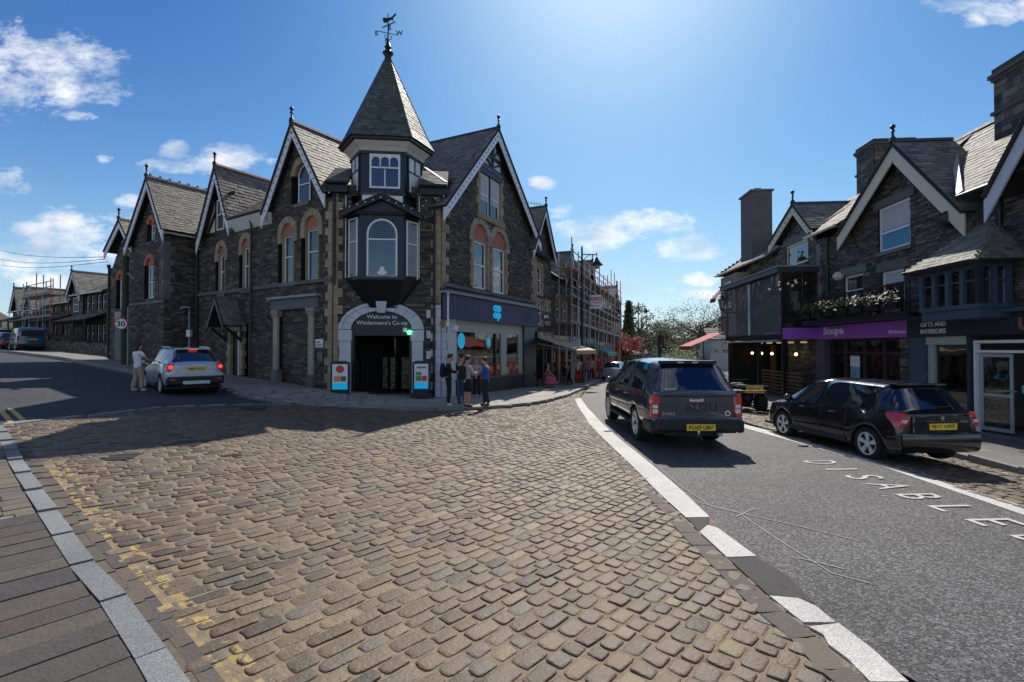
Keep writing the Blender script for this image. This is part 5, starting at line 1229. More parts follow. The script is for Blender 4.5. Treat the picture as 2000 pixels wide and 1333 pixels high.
def chimney(F, parent, u0, u1, z0, z1, d0, d1, m, pots=0, name='chimney', rough=True, seed=1, cap=True):
    mb = MB(); F.box(mb, u0, u1, z0, z1, -d1, -d0); c = part(name, mb, MORTAR if rough else m, parent)
    if rough:
        rnd = random.Random(seed); z = z0; bx = []
        while z < z1-.03:
            h = min(rnd.uniform(.12,.24), z1-z)
            for F2, L, O in ((F, u1-u0, F.W(u0, 0, -d0)), (Fac(F.W(u1,0,-d0).xy, F.W(u1,0,-d1).xy), d1-d0, None), (Fac(F.W(u0,0,-d1).xy, F.W(u0,0,-d0).xy), d1-d0, None)):
                u = 0
                while u < L-.02:
                    l = min(rnd.uniform(.2,.5), L-u); l = L-u if L-u-l < .1 else l
                    w0 = (F.W(u0+u+l/2, z+h/2, -d0) if F2 is F else F2.W(u+l/2, z+h/2, 0)); bx.append((l*h, w0+F2.n*.012, F2.d*(l-.012), F2.n*-.06, Vector((0,0,h-.012)))); u += l
            z += h
        pieces('chimney_stone', bx, m, c, 24, 'chimney_stonework')
    if cap:
        for k, (e, a, b) in enumerate(((.07, z1, z1+.1), (.12, z1+.102, z1+.22), (.05, z1+.222, z1+.38))):
            mb = MB(); F.box(mb, u0-e, u1+e, a, b, -d1-e, -d0+e); part('chimney_cap', mb, GREYSTONE if not rough else m, c)
        mb = MB(); F.box(mb, u0-.08, u1+.08, z1-1.0, z1-.9, -d1-.08, -d0+.08); part('chimney_band', mb, m, c)
    for i in range(pots):
        mb = MB(); mb.lathe([(.16,0),(.13,.1),(.12,.5),(.15,.55),(.15,.6)], 10, Matrix.Translation(F.W(u0+(u1-u0)*(i+.5)/pots, z1+(.38 if cap else 0), -(d0+d1)/2))); part('chimney_pot', mb, RIDGEDARK, c, smooth=50)
    return c
def pxu(F, px, dep): return F.uz(px, 500, dep)[0]
zc = lambda px, py, dep: FS.uz(px, py, dep)[1]
chimney(FS, sb_, pxu(FS,1948,-1.3), pxu(FS,1948,-1.3)+1.3, 7.2, zc(1975,142,-1.3), 1.3, 2.6, STONE_R, seed=4)
chimney(FS, sb_, pxu(FS,1676,-3.4), pxu(FS,1676,-3.4)+1.3, 7.2, zc(1690,298,-3.4), 3.4, 5.2, STONE_R, seed=5)
mb = MB(); mb.tube([FS.W(SU(1621), ZF+.3, .1), FS.W(SU(1621), EZ+.1, .1)], .055, 8); part('downpipe', mb, mat('dark_green_pipe', (.01,.06,.035), .4), sb_, smooth=50)
lb = MB(); c = P(FS,1642,540,.12); lb.lathe([(.1,-.16),(.2,-.06),(.2,.06),(.1,.16)], 8, Matrix.Translation(FS.W(c[0], c[1], .22))); lo = part('lantern_globe', lb, CREAMP, sb_)
mb = MB(); dc = P(FS,1855,430,.3); mb.lathe([(.27,0),(.26,.02),(.13,-.03),(.03,-.045)], 18, Matrix.Translation(FS.W(dc[0], dc[1], .35)) @ Matrix.Rotation(R(60),4,'Z') @ Matrix.Rotation(R(80),4,'Y')); mb.tube([FS.W(dc[0], dc[1], .3), FS.W(dc[0]+.1, dc[1]-.3, 0)], .02, 6)
solo('satellite_dish', mb, BLACKP, 'black satellite dish fixed beside the cream gable foot', 'satellite dish', smooth=60)
# purple shop front
PURP = mat('purple_fascia', (.42,.11,.62), .45, noise=.06)
fu0, fu1 = SU(1531,.12), SU(1773,.12)
fz = (2.42, 2.98); mb = MB(); FS.box(mb, fu0, fu1, fz[0], fz[1], -.05, .12); fa = part('purple_sign', mb, PURP, sb_)
part('shop_name', text('Scope', FS.W(*P(FS,1628,648,.12), .121), FS.d, (0,0,1), width=1.45, height=.42, bold=.035, ext=.03), WHITEP, fa)
part('town_lettering', text('Windermere', FS.W(fu1-.52, fz[0]+.19, .121), FS.d, (0,0,1), width=.85, bold=.02, ext=.01), WHITEP, fa)
panel(FS, sb_, 'fascia_cornice', (fu0, fu1, fz[1]+.003, fz[1]+.07), -.05, .28, BLACKP)
pj = MB(); Fj = Fac(FS.W(SU(1533,.1),0,1.0).xy, FS.W(SU(1533,.1),0,.14).xy); Fj = Fac(FS.W(fu0-.2,0,1.05).xy, FS.W(fu0+.1,0,.14).xy)
Fj.box(pj, 0, Fj.L, 2.42, 2.86, -.05, 0); pjo = part('projecting_sign', pj, PURP, sb_); part('shop_name', text('Scope', Fj.W(Fj.L/2, 2.63, .001), Fj.d, (0,0,1), width=Fj.L*.7, bold=.02), WHITEP, pjo)
gS = -.45
BR = mat('dark_brown_frame', (.045,.022,.014), .5, noise=.2)
stone_wall(FS, sb_, [(SU(1540), gS), (SU(1592), gS), (SU(1592), fz[0]-.01), (SU(1540), fz[0]-.01)], [], STONE_R, MORTAR, course=(.05,.12), singles=60, seed=35, proud=.06)
stone_wall(FS, sb_, [(SU(1758), gS), (SU(1776), gS), (SU(1776), fz[0]-.01), (SU(1758), fz[0]-.01)], [], STONE_R, MORTAR, course=(.05,.12), singles=30, seed=36, proud=.05)
panel(FS, sb_, 'door_jamb', (SU(1592)+.01, SU(1610), gS, fz[0]-.01), -.3, .02, mat('purple_grey_render', (.11,.10,.14), .8, noise=.2))
mb = MB()
for a, b in ((1610,1614),(1636,1642),(1673,1678),(1711,1716),(1754,1758)): FS.box(mb, SU(a), SU(b), gS, fz[0]-.01, -.35, -.22)
part('shopfront_post', mb, BR, sb_, kind='stuff'); zt = P(FS,1700,690)[1]
for i, (a, b) in enumerate(((1614,1636),(1642,1673),(1678,1711),(1716,1754))):
    u0, u1 = SU(a)+.003, SU(b)-.003; mb = MB(); FS.box(mb, u0, u1, zt-.04, zt+.04, -.34, -.23); FS.box(mb, u0, u1, fz[0]-.1, fz[0]-.012, -.34, -.23); FS.box(mb, u0, u1, gS, gS+(.6 if i else .1), -.34, -.23); fr = part('shop_window_frame', mb, BR, sb_)
    mb = MB(); FS.box(mb, u0, u1, gS+(.6 if i else .1), zt-.041, -.29, -.28); part('pane', mb, GLASSS, fr); mb = MB(); FS.box(mb, u0, u1, zt+.041, fz[0]-.101, -.29, -.28); part('pane', mb, GLASSS, fr)
panel(FS, sb_, 'window_poster', (SU(1646), SU(1664), .3, 1.75), -.279, -.275, mat('pale_blue_poster', (.25,.42,.6), .5, noise=.6, nscale=3)); panel(FS, sb_, 'window_poster', (SU(1646), SU(1664), 1.3, 1.7), -.2745, -.272, WHITEP)
FLO = voro('flower_display', [(.35,.05,.45),(.8,.6,.05),(.6,.6,.6),(.5,.05,.3),(.15,.08,.3),(.7,.7,.65)], 14); mb = MB(); rnd = random.Random(3)
for i in range(60): c = FS.W(rnd.uniform(SU(1722), SU(1752)), rnd.uniform(.2,1.35), rnd.uniform(-.5,-.38)); mb.ball(c, rnd.uniform(.06,.12), n=7, k=5)
part('window_display', mb, FLO, sb_, kind='stuff')
mb = MB(); FS.box(mb, SU(1594), SU(1776), gS, fz[0], -3.2, -3.1); FS.box(mb, SU(1594), SU(1776), fz[0]+.3, fz[0]+.4, -3.2, -.36); part('shop_room', mb, INT, sb_)
mb = MB(); FS.box(mb, SU(1594), SU(1776), fz[0], ZF+.05, -.3, -.06); part('bressummer', mb, BLACKP, sb_)
for i in range(4): mb = MB(); u = SU(1650)+i*1.2; FS.box(mb, u, u+.7, gS, 1.2, -2.4, -1.8); part('clothes_rail', mb, GOODS, sb_)
core = MB(); FS.box(core, uW0, FS.L, ZF+.02, 5.9, -8, -.30); FS.box(core, uW0+.1, FS.L, 5.9, 7.6, -6.5, -2.2); part('building_core', core, DARKROOM, sb_, kind='stuff')
Fe = Fac(FS.W(uW0,0,-8).xy, FS.W(uW0,0,0).xy); stone_wall(Fe, sb_, [(0,ZF),(8,ZF),(8,6.9),(0,6.9)], [], STONE_R, MORTAR, singles=0, course=(.09,.16), seed=37)
# balcony with railing, planters, cooling unit
bal = MB(); bu0, bu1 = SU(1568,.9), SU(1777,.9); FS.box(bal, bu0, bu1, ZF+.02, ZF+.16, .0, .95); bo = part('balcony', bal, BLACKP, sb_)
mb = MB(); zr0, zr1 = ZF+.17, ZF+1.08; FS.box(mb, bu0, bu1, zr1, zr1+.05, .88, .93); FS.box(mb, bu0, bu1, zr0, zr0+.04, .885, .925); part('rail', mb, IRON, bo, kind='stuff')
n = int((bu1-bu0)/.13)
mesh_bal = None
for i in range(n+1):
    u = bu0+(bu1-bu0)*i/n
    mb = MB(); FS.box(mb, u-.012, u+.012, zr0+.041, zr1-.001, .893, .917)
    if mesh_bal is None: mesh_bal = part('baluster', mb, IRON, bo); b0_ = u
    else: o = mesh_bal.copy(); COL.objects.link(o); I = WM[sb_.name].inverted().to_3x3(); o.location = I @ (FS.d*(u-b0_))
def leafmass(mb, c, rx, ry, rz, n, s, rnd, mi=lambda r: 0):
    for _ in range(n):
        while True:
            v = Vector((rnd.uniform(-1,1), rnd.uniform(-1,1), rnd.uniform(-1,1)))
            if v.length < 1: break
        p = Vector((c[0]+v.x*rx, c[1]+v.y*ry, c[2]+v.z*rz)); a = Vector((rnd.gauss(0,1), rnd.gauss(0,1), rnd.gauss(0,1))).normalized(); b = a.orthogonal().normalized(); q = s*rnd.uniform(.6,1.3)
        mb.add([p, p+a*q*.5+b*q*.35, p+a*q, p+a*q*.5-b*q*.35], [(0,1,2,3)], mi(rnd))
LEAF = mat('leaf_green', (.05,.09,.022), .6, var=1, col2=(.10,.13,.03)); LEAFD = mat('leaf_dark_green', (.025,.05,.02), .6, var=1, col2=(.06,.085,.03))
FRED = mat('flower_red', (.45,.03,.05), .6); FYEL = mat('flower_yellow', (.6,.45,.06), .6); FPINK = mat('flower_pink', (.6,.25,.35), .6); FWHITE = mat('flower_white', (.7,.7,.65), .6)
rnd = random.Random(8)
for i in range(7):
    u = bu0+.3+i*(bu1-bu0-1.0)/6.3; c = FS.W(u+.35, ZF+.38, 1.05)
    t = thing('flower_box', ['narrow black balcony planter at the glass extension end, yellow flowers','balcony planter second from the glass extension','balcony planter with pink blooms under the lantern globe','balcony planter below the small shuttered window','balcony planter just right of the small window','balcony planter before the cooling unit','balcony planter nearest the blue oriel, dark trailing leaves'][i], 'planter', c-Vector((0,0,.2)), 0, 'planters along the balcony')
    mb = MB(); FS.box(mb, u, u+.7, ZF+.3, ZF+.5, .95, 1.15); part('trough', mb, BLACKP, t); mb = MB(); leafmass(mb, FS.W(u+.35, ZF+.68, 1.05), .36, .36, .26, 170, .12, rnd); part('foliage', mb, LEAF if i < 5 else LEAFD, t, kind='stuff')
    mb = MB(); leafmass(mb, FS.W(u+.35, ZF+.78, 1.08), .34, .34, .2, 22, .085, rnd, lambda r: r.randrange(3)); part('blossom', mb, [(FYEL,FRED,FYEL),(FRED,FPINK,FYEL),(FPINK,FWHITE,FRED)][i % 3], t, kind='stuff')
u = SU(1719,.7); t = thing('air_conditioner', 'white outdoor cooling unit behind the balcony railing', 'air conditioner', FS.W(u, ZF+.17, .5)); mb = MB(); FS.box(mb, u-.42, u+.42, ZF+.17, ZF+.72, .35, .7); part('casing', mb, WHITEP, t)
mb = MB(); M = Matrix.Translation(FS.W(u-.08, ZF+.45, .71)) @ Matrix.Rotation(math.atan2(FS.n.y, FS.n.x), 4, 'Z') @ Matrix.Rotation(R(90), 4, 'Y'); mb.lathe([(.23,0),(.24,.02),(.03,.015)], 20, M); part('fan_grille', mb, BLACKP, t)
# ---------------------------------------------------------------- gift shop under the blue oriel
gf = thing('gift_shop', 'stone gift shop with navy fascia, blue oriel and hexagonal slate hood', 'building', FS.W(13.0, -.3))
NB = mat('navy_blue_fascia', (.022,.034,.055), .4, noise=.08); BLU = mat('slate_blue_paint', (.055,.085,.135), .42, noise=.12, nscale=4)
gu0, gu1 = fu1+.004, FS.L+3.2
FG = FS
mb = MB(); FG.box(mb, gu0, gu1, 2.40, 2.97, -.05, .16); fa2 = part('navy_sign', mb, NB, gf)
c = P(FG,1820,642,.16)
part('sign_lettering', text('GIFTS AND\nINTERIORS', FG.W(c[0]+.05, c[1]+.02, .161), FG.d, (0,0,1), width=1.02, height=.36, bold=.012, ext=.012, line=1.1), WHITEP, fa2)
part('initial_letter', text('U', FG.W(*P(FG,2003,632,.16), .161), FG.d, (0,0,1), height=.32, width=.30, bold=.03, ext=.03), mat('bronze_letter', (.30,.15,.07), .4), fa2)
panel(FG, gf, 'fascia_cornice', (gu0, gu1, 2.974, 3.06), -.05, .34, BLU)
panel(FG, gf, 'shopfront_header', (gu0+.1, SU(1898), 2.15, 2.397), -.2, .06, CRP)
panel(FG, gf, 'shopfront_pilaster', (SU(1781), SU(1811), gS, 2.397), -.2, .10, BLU); panel(FG, gf, 'shopfront_pilaster', (SU(1893), SU(1900)+.0, gS, 2.397), -.2, .09, NB)
panel(FG, gf, 'window_post', (SU(1811)+.01, SU(1822), gS, 2.147), -.15, .0, CRP)
mb = MB(); FG.box(mb, SU(1822), SU(1893), -.3+.3, 2.147, -.1, -.09); part('shop_pane', mb, GLASSS, gf); panel(FG, gf, 'stall_riser', (SU(1811), SU(1893), gS, .0), -.15, .05, BLU)
DISP = voro('shop_ornaments', [(.04,.04,.045),(.35,.33,.3),(.08,.09,.1),(.03,.03,.03),(.2,.16,.12),(.05,.05,.06)], 12); mb = MB(); rnd = random.Random(5)
for i in range(70): mb.ball(FG.W(rnd.uniform(SU(1828), SU(1889)), rnd.uniform(.1,1.6), rnd.uniform(-.9,-.25)), rnd.uniform(.04,.11), n=7, k=5)
part('window_display', mb, DISP, gf, kind='stuff')
# entrance frame and open glazed door
du0, du1 = SU(1902), SU(1902)+1.75; zd = 2.26
for r_, nm in (((du0, du0+.07, gS, zd), 0), ((du1-.07, du1, gS, zd), 0), ((du0+.071, du1-.071, zd-.08, zd), 0), ((du0+.071, du1-.071, zd-.34, zd-.27), 0)): panel(FG, gf, 'entrance_frame', r_, -.1, .03, WHITEP)
ALU = mat('grey_aluminium', (.42,.45,.50), .35, metal=.4); a = FG.W(du0+.12, 0, -.06); b = FG.W(du0+.85, 0, -.28); Fd = Fac(a.xy, b.xy)
mb = MB()
for q in ((0,.075,-.22,1.9),(Fd.L-.075,Fd.L,-.22,1.9),(.076,Fd.L-.076,-.22,-.12),(.076,Fd.L-.076,1.8,1.9),(.076,Fd.L-.076,.72,.80)): Fd.box(mb, *q, -.02, .02)
do = part('glazed_door', mb, ALU, gf, kind='thing'); mb = MB(); Fd.box(mb, .075, Fd.L-.075, -.12, .72, -.005, .005); part('pane', mb, GLASSS, do); mb = MB(); Fd.box(mb, .075, Fd.L-.075, .8, 1.8, -.005, .005); part('pane', mb, GLASSS, do)
mb = MB(); mb.tube([Fd.W(Fd.L-.15, .9, .03), Fd.W(Fd.L-.03, .9, .06), Fd.W(Fd.L+.1, .9, .06)], .015, 6); part('handle', mb, ALU, do)
mb = MB(); FG.box(mb, SU(1781), gu1, gS, 3.0, -4, -3.9); FG.box(mb, SU(1781), gu1, 2.8, 2.95, -4, -.25); FG.box(mb, SU(1781), SU(1781)+.1, gS, 2.9, -4, -.25); part('shop_room', mb, INT, gf, kind='stuff')
panel(FG, gf, 'doorstep', (du0-.1, gu1, gS, -.30), -3.8, .08, GREYSTONE); panel(FG, gf, 'open_sign', (du1-.3, du1-.12, .9, 1.1), .04, .05, mat('teal_sign', (.1,.5,.5), .5))
panel(FG, gf, 'end_pier', (du1+.01, gu1, gS, 2.397), -.2, .06, NB)
# oriel: street side with four arched lights, end facing the viewer
q0, q1, q2 = FS.W(SU(1795,.95), 0, .95), FS.W(SU(1912,.95), 0, .95), FS.W(SU(1912,.95), 0, -.2)
Oa = Fac(q0.xy, q1.xy); Ob = Fac(q1.xy, (q1+(-FS.n)*1.6).xy); uq = SU(1912,.95); zo0, zo1 = P(Oa,1850,607)[1], P(Oa,1850,530)[1]+.1
mb = MB(); FS.box(mb, SU(1795,.95), uq, zo0, zo0+.12, -.1, .95); FS.box(mb, SU(1795,.95), uq, zo1-.1, zo1, -.1, .95); FS.box(mb, SU(1795,.95)+.03, uq-.03, zo0-.25, zo0-.002, -.1, .9); ori = part('oriel', mb, BLU, gf, kind='thing')
for F, n in ((Oa, 4), (Ob, 3)):
    L = F.L if F is Oa else .95+.2
    for i in range(n+1): u = .06+(L-.12)*i/n; mb = MB(); F.box(mb, u-.06, u+.06, zo0+.121, zo1-.101, -.12, -.0); part('oriel_post', mb, BLU, ori)
    for i in range(n):
        a_ = .12+(L-.12)*i/n; b_ = (L-.12)*(i+1)/n; uc = (a_+b_)/2; hw = (b_-a_)/2; zz = zo1-.102; mb = MB()
        mb.prism([(a_, zz), (a_, zz-hw*1.1)]+[(uc-hw*math.cos(R(t)), zz-hw*1.1+hw*.9*math.sin(R(t))) for t in range(0,181,18)]+[(b_, zz-hw*1.1), (b_, zz)], F.M, .03, .08); F.box(mb, a_, b_, zz-.38, zz-.34, -.08, -.03); part('arched_head', mb, BLU, ori)
        mb = MB(); F.box(mb, a_, b_, zo0+.121, zz, -.10, -.09); part('pane', mb, GLASSS, ori)
mb = MB(); FS.box(mb, SU(1795,.95)+.1, uq-.1, zo0+.121, zo1-.101, -.1, .1); part('oriel_back', mb, mat('orange_curtain', (.20,.07,.03), .8, noise=.5), ori)
ez = zo1+.02; e = .28; E0, E1, E2 = FS.W(SU(1795,.95)-e, ez, .95+e), FS.W(uq+e, ez, .95+e), FS.W(uq+e, ez, -1.0); ap = FS.W((SU(1795,.95)+uq)/2+.35, P(FS,1907,432,.0)[1], -.15); apb = FS.W(SU(1795,.95)+.4, ap.z, -.15)
slates(E0, E1, ap+FS.n*.02, ap-FS.d*.35, gf, SLATE, ROOFBASE, singles=110, expo=.13, wid=.2, seed=111, name='oriel_slate'); slates(E1, E2, ap-FS.n*.6, ap, gf, SLATE, ROOFBASE, singles=60, expo=.13, wid=.2, seed=112, name='oriel_slate')
slates(FS.W(SU(1795,.95)-e, ez, -.6), E0, ap-FS.d*.35, ap-FS.d*.35-FS.n*.4, gf, SLATE, ROOFBASE, expo=.13, wid=.2, seed=113)
mb = MB(); mb.bar(E1, ap, .08, .05); mb.lathe([(.22,-.1),(.16,.02),(.05,.1),(.09,.16),(.02,.3)], 8, Matrix.Translation(ap)); part('lead_hip', mb, LEAD, gf)
# upper wall and big white-boarded gable leaving the frame
gb = dict(L=P(FS,1929,388,.6), A=(FS.L+1.5, 9.6), R=(FS.L+4.2, 5.9))
stone_wall(FS, gf, [(FS.L+.01, 3.08), (FS.L+3.2, 3.08), (FS.L+3.2, 6.8), (FS.L+1.5, 9.1), (FS.L+.01, 7.4)], [], STONE_R, MORTAR, singles=40, seed=39)
stone_wall(FS, gf, [(SU(1777)+.01, 3.07), (FS.L, 3.07), (FS.L, ZF+.049), (SU(1777)+.01, ZF+.049)], [], STONE_R, MORTAR, singles=0)
gable_roof(FS, gf, gb, 3.4, SLATE, ROOFBASE, mat('white_blue_board', (.62,.66,.74), .5, noise=.08), None, singles=0, bw=.34, front=.75, seed=120)
downpipe(FS, gf, SU(1962), 3.2, 6.2, BLACKP)
core = MB(); FS.box(core, FS.L+.0, FS.L+3.2, 3.0, 6.7, -6, -.3); part('building_core', core, DARKROOM, gf)
# ---------------------------------------------------------------- restaurant with the glazed upper room
q = FS.W(uW0, 0, 0)
FQ = Fac((14.62, 33.6), FS.W(SU(1597)-.02, 0, 0).xy)
re = thing('restaurant_building', 'restaurant with screened glass upper room, tall rendered chimney and burgundy awnings', 'building', FQ.W(FQ.L/2, -.3))
gq = dict(L=P(FQ,1503,479,.3), A=P(FQ,1551,400,.3), R=P(FQ,1588,448,.3))
QU = lambda px, d=0.: FQ.uz(px, 500, d)[0]
rw = FQ.rect(1536,473,1580,545); window(FQ, re, rw, CREAMP, GLASS, bars=(.42,), dep=-.04, fw=.09); panel(FQ, re, 'lintel', (rw[0]-.2, rw[1]+.2, rw[3]+.01, rw[3]+.35), -.1, .05, GREYSTONE)
stone_wall(FQ, re, [(0,2.4),(FQ.L,2.4),(FQ.L,7.2),(gq['A'][0], gq['A'][1]-.3),(gq['L'][0]+.2,7.0),(0,7.0)], [('r', rw[0], rw[1], rw[2], rw[3]+.36)], STONE_R, MORTAR, singles=60, seed=41, course=(.07,.14))
gable_roof(FQ, re, gq, 4, SLATE, ROOFBASE, CP, BLACKP, singles=0, bw=.32, seed=130)
main_slope(FQ, re, -.3, gq['L'][0]+.1, 7.0, gq['A'][0], 9.6, 3.2, gq['A'][1]-.2, SLATE, hip=2.0, seed=131); main_slope(FQ, re, FQ.L, gq['R'][0]-.1, 7.2, gq['A'][0], 9.6, 3.2, gq['A'][1]-.2, SLATE, seed=133); slates(FQ.W(-.3, 7.0, -7), FQ.W(-.3, 7.0, .5), FQ.W(2.2, 9.6, -3.2), FQ.W(2.2, 9.6, -3.4), re, SLATE, ROOFBASE, seed=132)
gutter(FQ.W(-.35, 6.98, .58), FQ.W(gq['L'][0], 6.98, .58), re, CP)
cu = FQ.uz(1475,440,-1.2)[0]; cz = FQ.uz(1480,386,-1.2)[1]; chimney(FQ, re, cu, cu+1.75, 6.5, cz, .3, 1.5, mat('grey_render', (.14,.13,.125), .9, noise=.45, nscale=3), rough=False, seed=9, cap=False)
mb = MB(); FQ.box(mb, cu-.08, cu+1.83, cz, cz+.1, -1.6, -.2); FQ.box(mb, cu+.8, cu+1.2, cz+.101, cz+.35, -1.1, -.7); part('chimney_cap', mb, GREYSTONE, re, kind='stuff')
core = MB(); FQ.box(core, 0, FQ.L, 2.42, 6.9, -8, -.3); part('building_core', core, DARKROOM, re)
# glazed room projecting over the pavement
BX = Fac((12.75, 29.3), (12.1, 22.0)); XS = Fac((12.1, 22.0), (12.1+1.9, 22.0-.17)); g0, g1 = 2.42, 5.45
mb = MB(); BX.box(mb, -.25, BX.L+.12, g1, g1+.22, -2.4, .25); part('glass_room_roof', mb, mat('charcoal_edge', (.06,.065,.07), .4), re); mb = MB(); BX.box(mb, -.3, BX.L+.16, g1+.222, g1+.28, -2.4, .3); part('roof_edge', mb, LEAD, re)
mb = MB(); BX.box(mb, 0, BX.L, g0, g0+.26, -2.2, .02); part('glass_room_floor', mb, BLACKP, re); mb = MB(); XS.box(mb, .0, XS.L+.1, 2.44, 2.95, .015, .06); part('purple_sign', mb, PURP, sb_)
mb = MB(); mb.tube([BX.W(.1, g0-.05, .1), BX.W(BX.L-.3, g0-.05, .1)], .05, 8); part('awning_roller', mb, LEAD, re)
mb = MB()
for u in (0.05, BX.L*.5, BX.L-.06): BX.box(mb, u-.05, u+.05, g0+.261, g1-.001, -.12, -.02)
for u in (.95, 1.8): XS.box(mb, u-.04, u+.04, g0+.261, g1-.001, -.1, .0)
part('glass_room_post', mb, BLACKP, re, kind='stuff')
FILM = mat('clear_plastic_screen', (.24,.27,.31), .12, noise=.6, nscale=1.5, stretch=(.4,.4,2.5)); FILM.node_tree.nodes['Principled BSDF'].inputs['Alpha'].default_value = .42  # pale grey streaks in the colour imitate hazy reflections on the plastic
for a_, b_ in ((.02, BX.L*.50), (BX.L*.515, BX.L-.02)):
    mb = MB(); vs = []; n = 26; rnd = random.Random(int(a_*10)+2)
    for i in range(n+1):
        for j in range(9):
            u = a_+(b_-a_)*i/n; z = g0+.27+(g1-.35-g0)*j/8; vs.append(BX.W(u, z, .05+.02*math.sin(u*3+z*2.2)+.012*math.sin(u*9-z*5)+rnd.uniform(-.003,.003)))
    mb.add(vs, [(i*9+j, (i+1)*9+j, (i+1)*9+j+1, i*9+j+1) for i in range(n) for j in range(8)]); o = part('plastic_screen', mb, FILM, re, smooth=180)
mb = MB(); BX.box(mb, BX.L*.5, BX.L*.513, g0+.3, g1-.1, .03, .09); part('screen_seam', mb, WHITEP, re)
for i, (a_, b_) in enumerate(((.06,.9),(1.0,1.76))): mb = MB(); XS.box(mb, a_, b_, g0+.27, g1-.01, -.05, -.04); part('side_pane', mb, GLASSS, re)
mb = MB(); rnd = random.Random(2)
for i in range(9): mb.ball(BX.W(BX.L-rnd.uniform(.3,2.5), g1-rnd.uniform(.2,.5), -rnd.uniform(.4,1.5)), .06, n=8, k=5)
part('hanging_bulb', mb, mat('pale_bulb', (.7,.65,.55), .4, emit=(1,.8,.5), estr=.2), re, kind='stuff')
# ground floor
cols = [(BX.W(BX.L-.08, 0, -.1)), (BX.W(BX.L*.62, 0, -.1)), (BX.W(.4, 0, -.1))]
for c in cols: mb = MB(); mb.box(c.x-.08, c.x+.08, c.y-.08, c.y+.08, -.5, g0-.002); part('column', mb, BLACKP, re)
WOOD = mat('warm_wood', (.22,.11,.05), .6, noise=.4, nscale=4, stretch=(3,3,.5))
mb = MB(); BX.box(mb, -.3, BX.L+1, -.6, g0, -3.9, -3.8); part('restaurant_back_wall', mb, mat('tan_interior', (.30,.22,.14), .8, noise=.5, nscale=2), re)
for i in range(5): u = .8+i*1.35; mb = MB(); BX.box(mb, u, u+.55, -.4, 2.2, -2.3, -2.2); part('wood_screen', mb, WOOD if i % 2 == 0 else MORTAR, re)
for i in range(7):
    z = -.2+.17*i; mb = MB(); BX.box(mb, 2.4, BX.L-.2, z, z+.09, -.95, -.9); part('fence_slat', mb, WOOD, re)
for i in range(5):
    mb = MB(); mb.ball(BX.W(.8+i*1.3, 1.75, -1.2), .07, n=10, k=6); part('warm_lamp', mb, mat('warm_lamp_glow', (1,.7,.3), .4, emit=(1,.62,.22), estr=5), re, smooth=80)
mb = MB()
for i in range(5): BX.box(mb, 1.0+i*1.25, 1.25+i*1.25, g0-.14, g0-.06, -1.6, -1.4)
part('ceiling_lamp', mb, mat('pale_bulb', (.7,.65,.55)), re, kind='stuff')
mb = MB(); BX.box(mb, -.35, .05, -.6, g0, -3.8, -.3); part('far_side_wall', mb, MORTAR, re); stone_wall(Fac(BX.W(-.35,0,-3.8).xy, BX.W(-.35,0,-.3).xy).off(-.45), re, [(0,-.5),(3.5,-.5),(3.5,g0),(0,g0)], [], STONE_R, MORTAR, singles=0, seed=77)
# awnings and cantilevered end
BURG = mat('burgundy_canvas', (.20,.025,.045), .8, noise=.15); REDC = mat('red_canvas', (.42,.07,.065), .8, noise=.12)
def awning(pts, m, name, lab, group='awnings on the shop fronts'):
    """pts: top-left, top-right, bottom-right, bottom-left; with valance and side cheeks"""
    tl, tr, br, bl = map(Vector, pts); v = Vector((0,0,-.22)); t = thing(name, lab, 'awning', (tl+tr)/2, 0, group); mb = MB(); e = (br-tr).cross(tl-tr).normalized()*.012
    mb.hexa([tl+e, tr+e, br+e, bl+e, tl-e, tr-e, br-e, bl-e]); part('canopy', mb, m, t); mb = MB(); w = (br-bl).normalized().cross(Vector((0,0,1)))*.012
    mb.hexa([bl+w, br+w, br+v+w, bl+v+w, bl-w, br-w, br+v-w, bl+v-w]); part('valance', mb, m, t)
    mb = MB(); mb.bar(tl+Vector((0,0,-.35)), bl+Vector((0,0,-.05)), .04); mb.bar(tr+Vector((0,0,-.35)), br+Vector((0,0,-.05)), .04); part('awning_arm', mb, LEAD, t, kind='stuff'); return t
a_ = BX.W(-.1, 2.95, .0); bk = (-BX.n)
awning([BX.W(-2.9, 3.0, .0), BX.W(-.1, 3.0, .0), BX.W(-.1, 2.15, 2.0), BX.W(-2.9, 2.15, 2.0)], REDC, 'awning', 'faded red sloping awning at the far corner of the restaurant')
awning([BX.W(-1.3, 5.9, -.3), BX.W(-.25, 5.9, -.3), BX.W(-.25, 5.05, .5), BX.W(-1.3, 5.05, .5)], BURG, 'awning', 'small burgundy upper awning beside the screened glass room')
mb = MB(); BX.box(mb, -3, -.3, 2.9, 6.6, -2.4, -.7); part('far_bay_wall', mb, mat('beige_render', (.30,.25,.18), .8, noise=.2), re); mb = MB(); BX.box(mb, -2.2, -1.0, 4.4, 6.2, -.695, -.66); part('far_bay_window', mb, GLASS, re)
mb = MB(); 
for i in range(9): a = R(-80+20*i); mb.tube([BX.W(-.7+.5*math.sin(a), 2.95, .45*math.cos(a)-.3), BX.W(-.7+.5*math.sin(a), 3.9, .45*math.cos(a)-.3)], .02, 4)
mb.tube([BX.W(-.7+.5*math.sin(R(t)), 3.9, .45*math.cos(R(t))-.3) for t in range(-90,91,20)], .03, 5); part('curved_balcony', mb, IRON, re, kind='stuff')
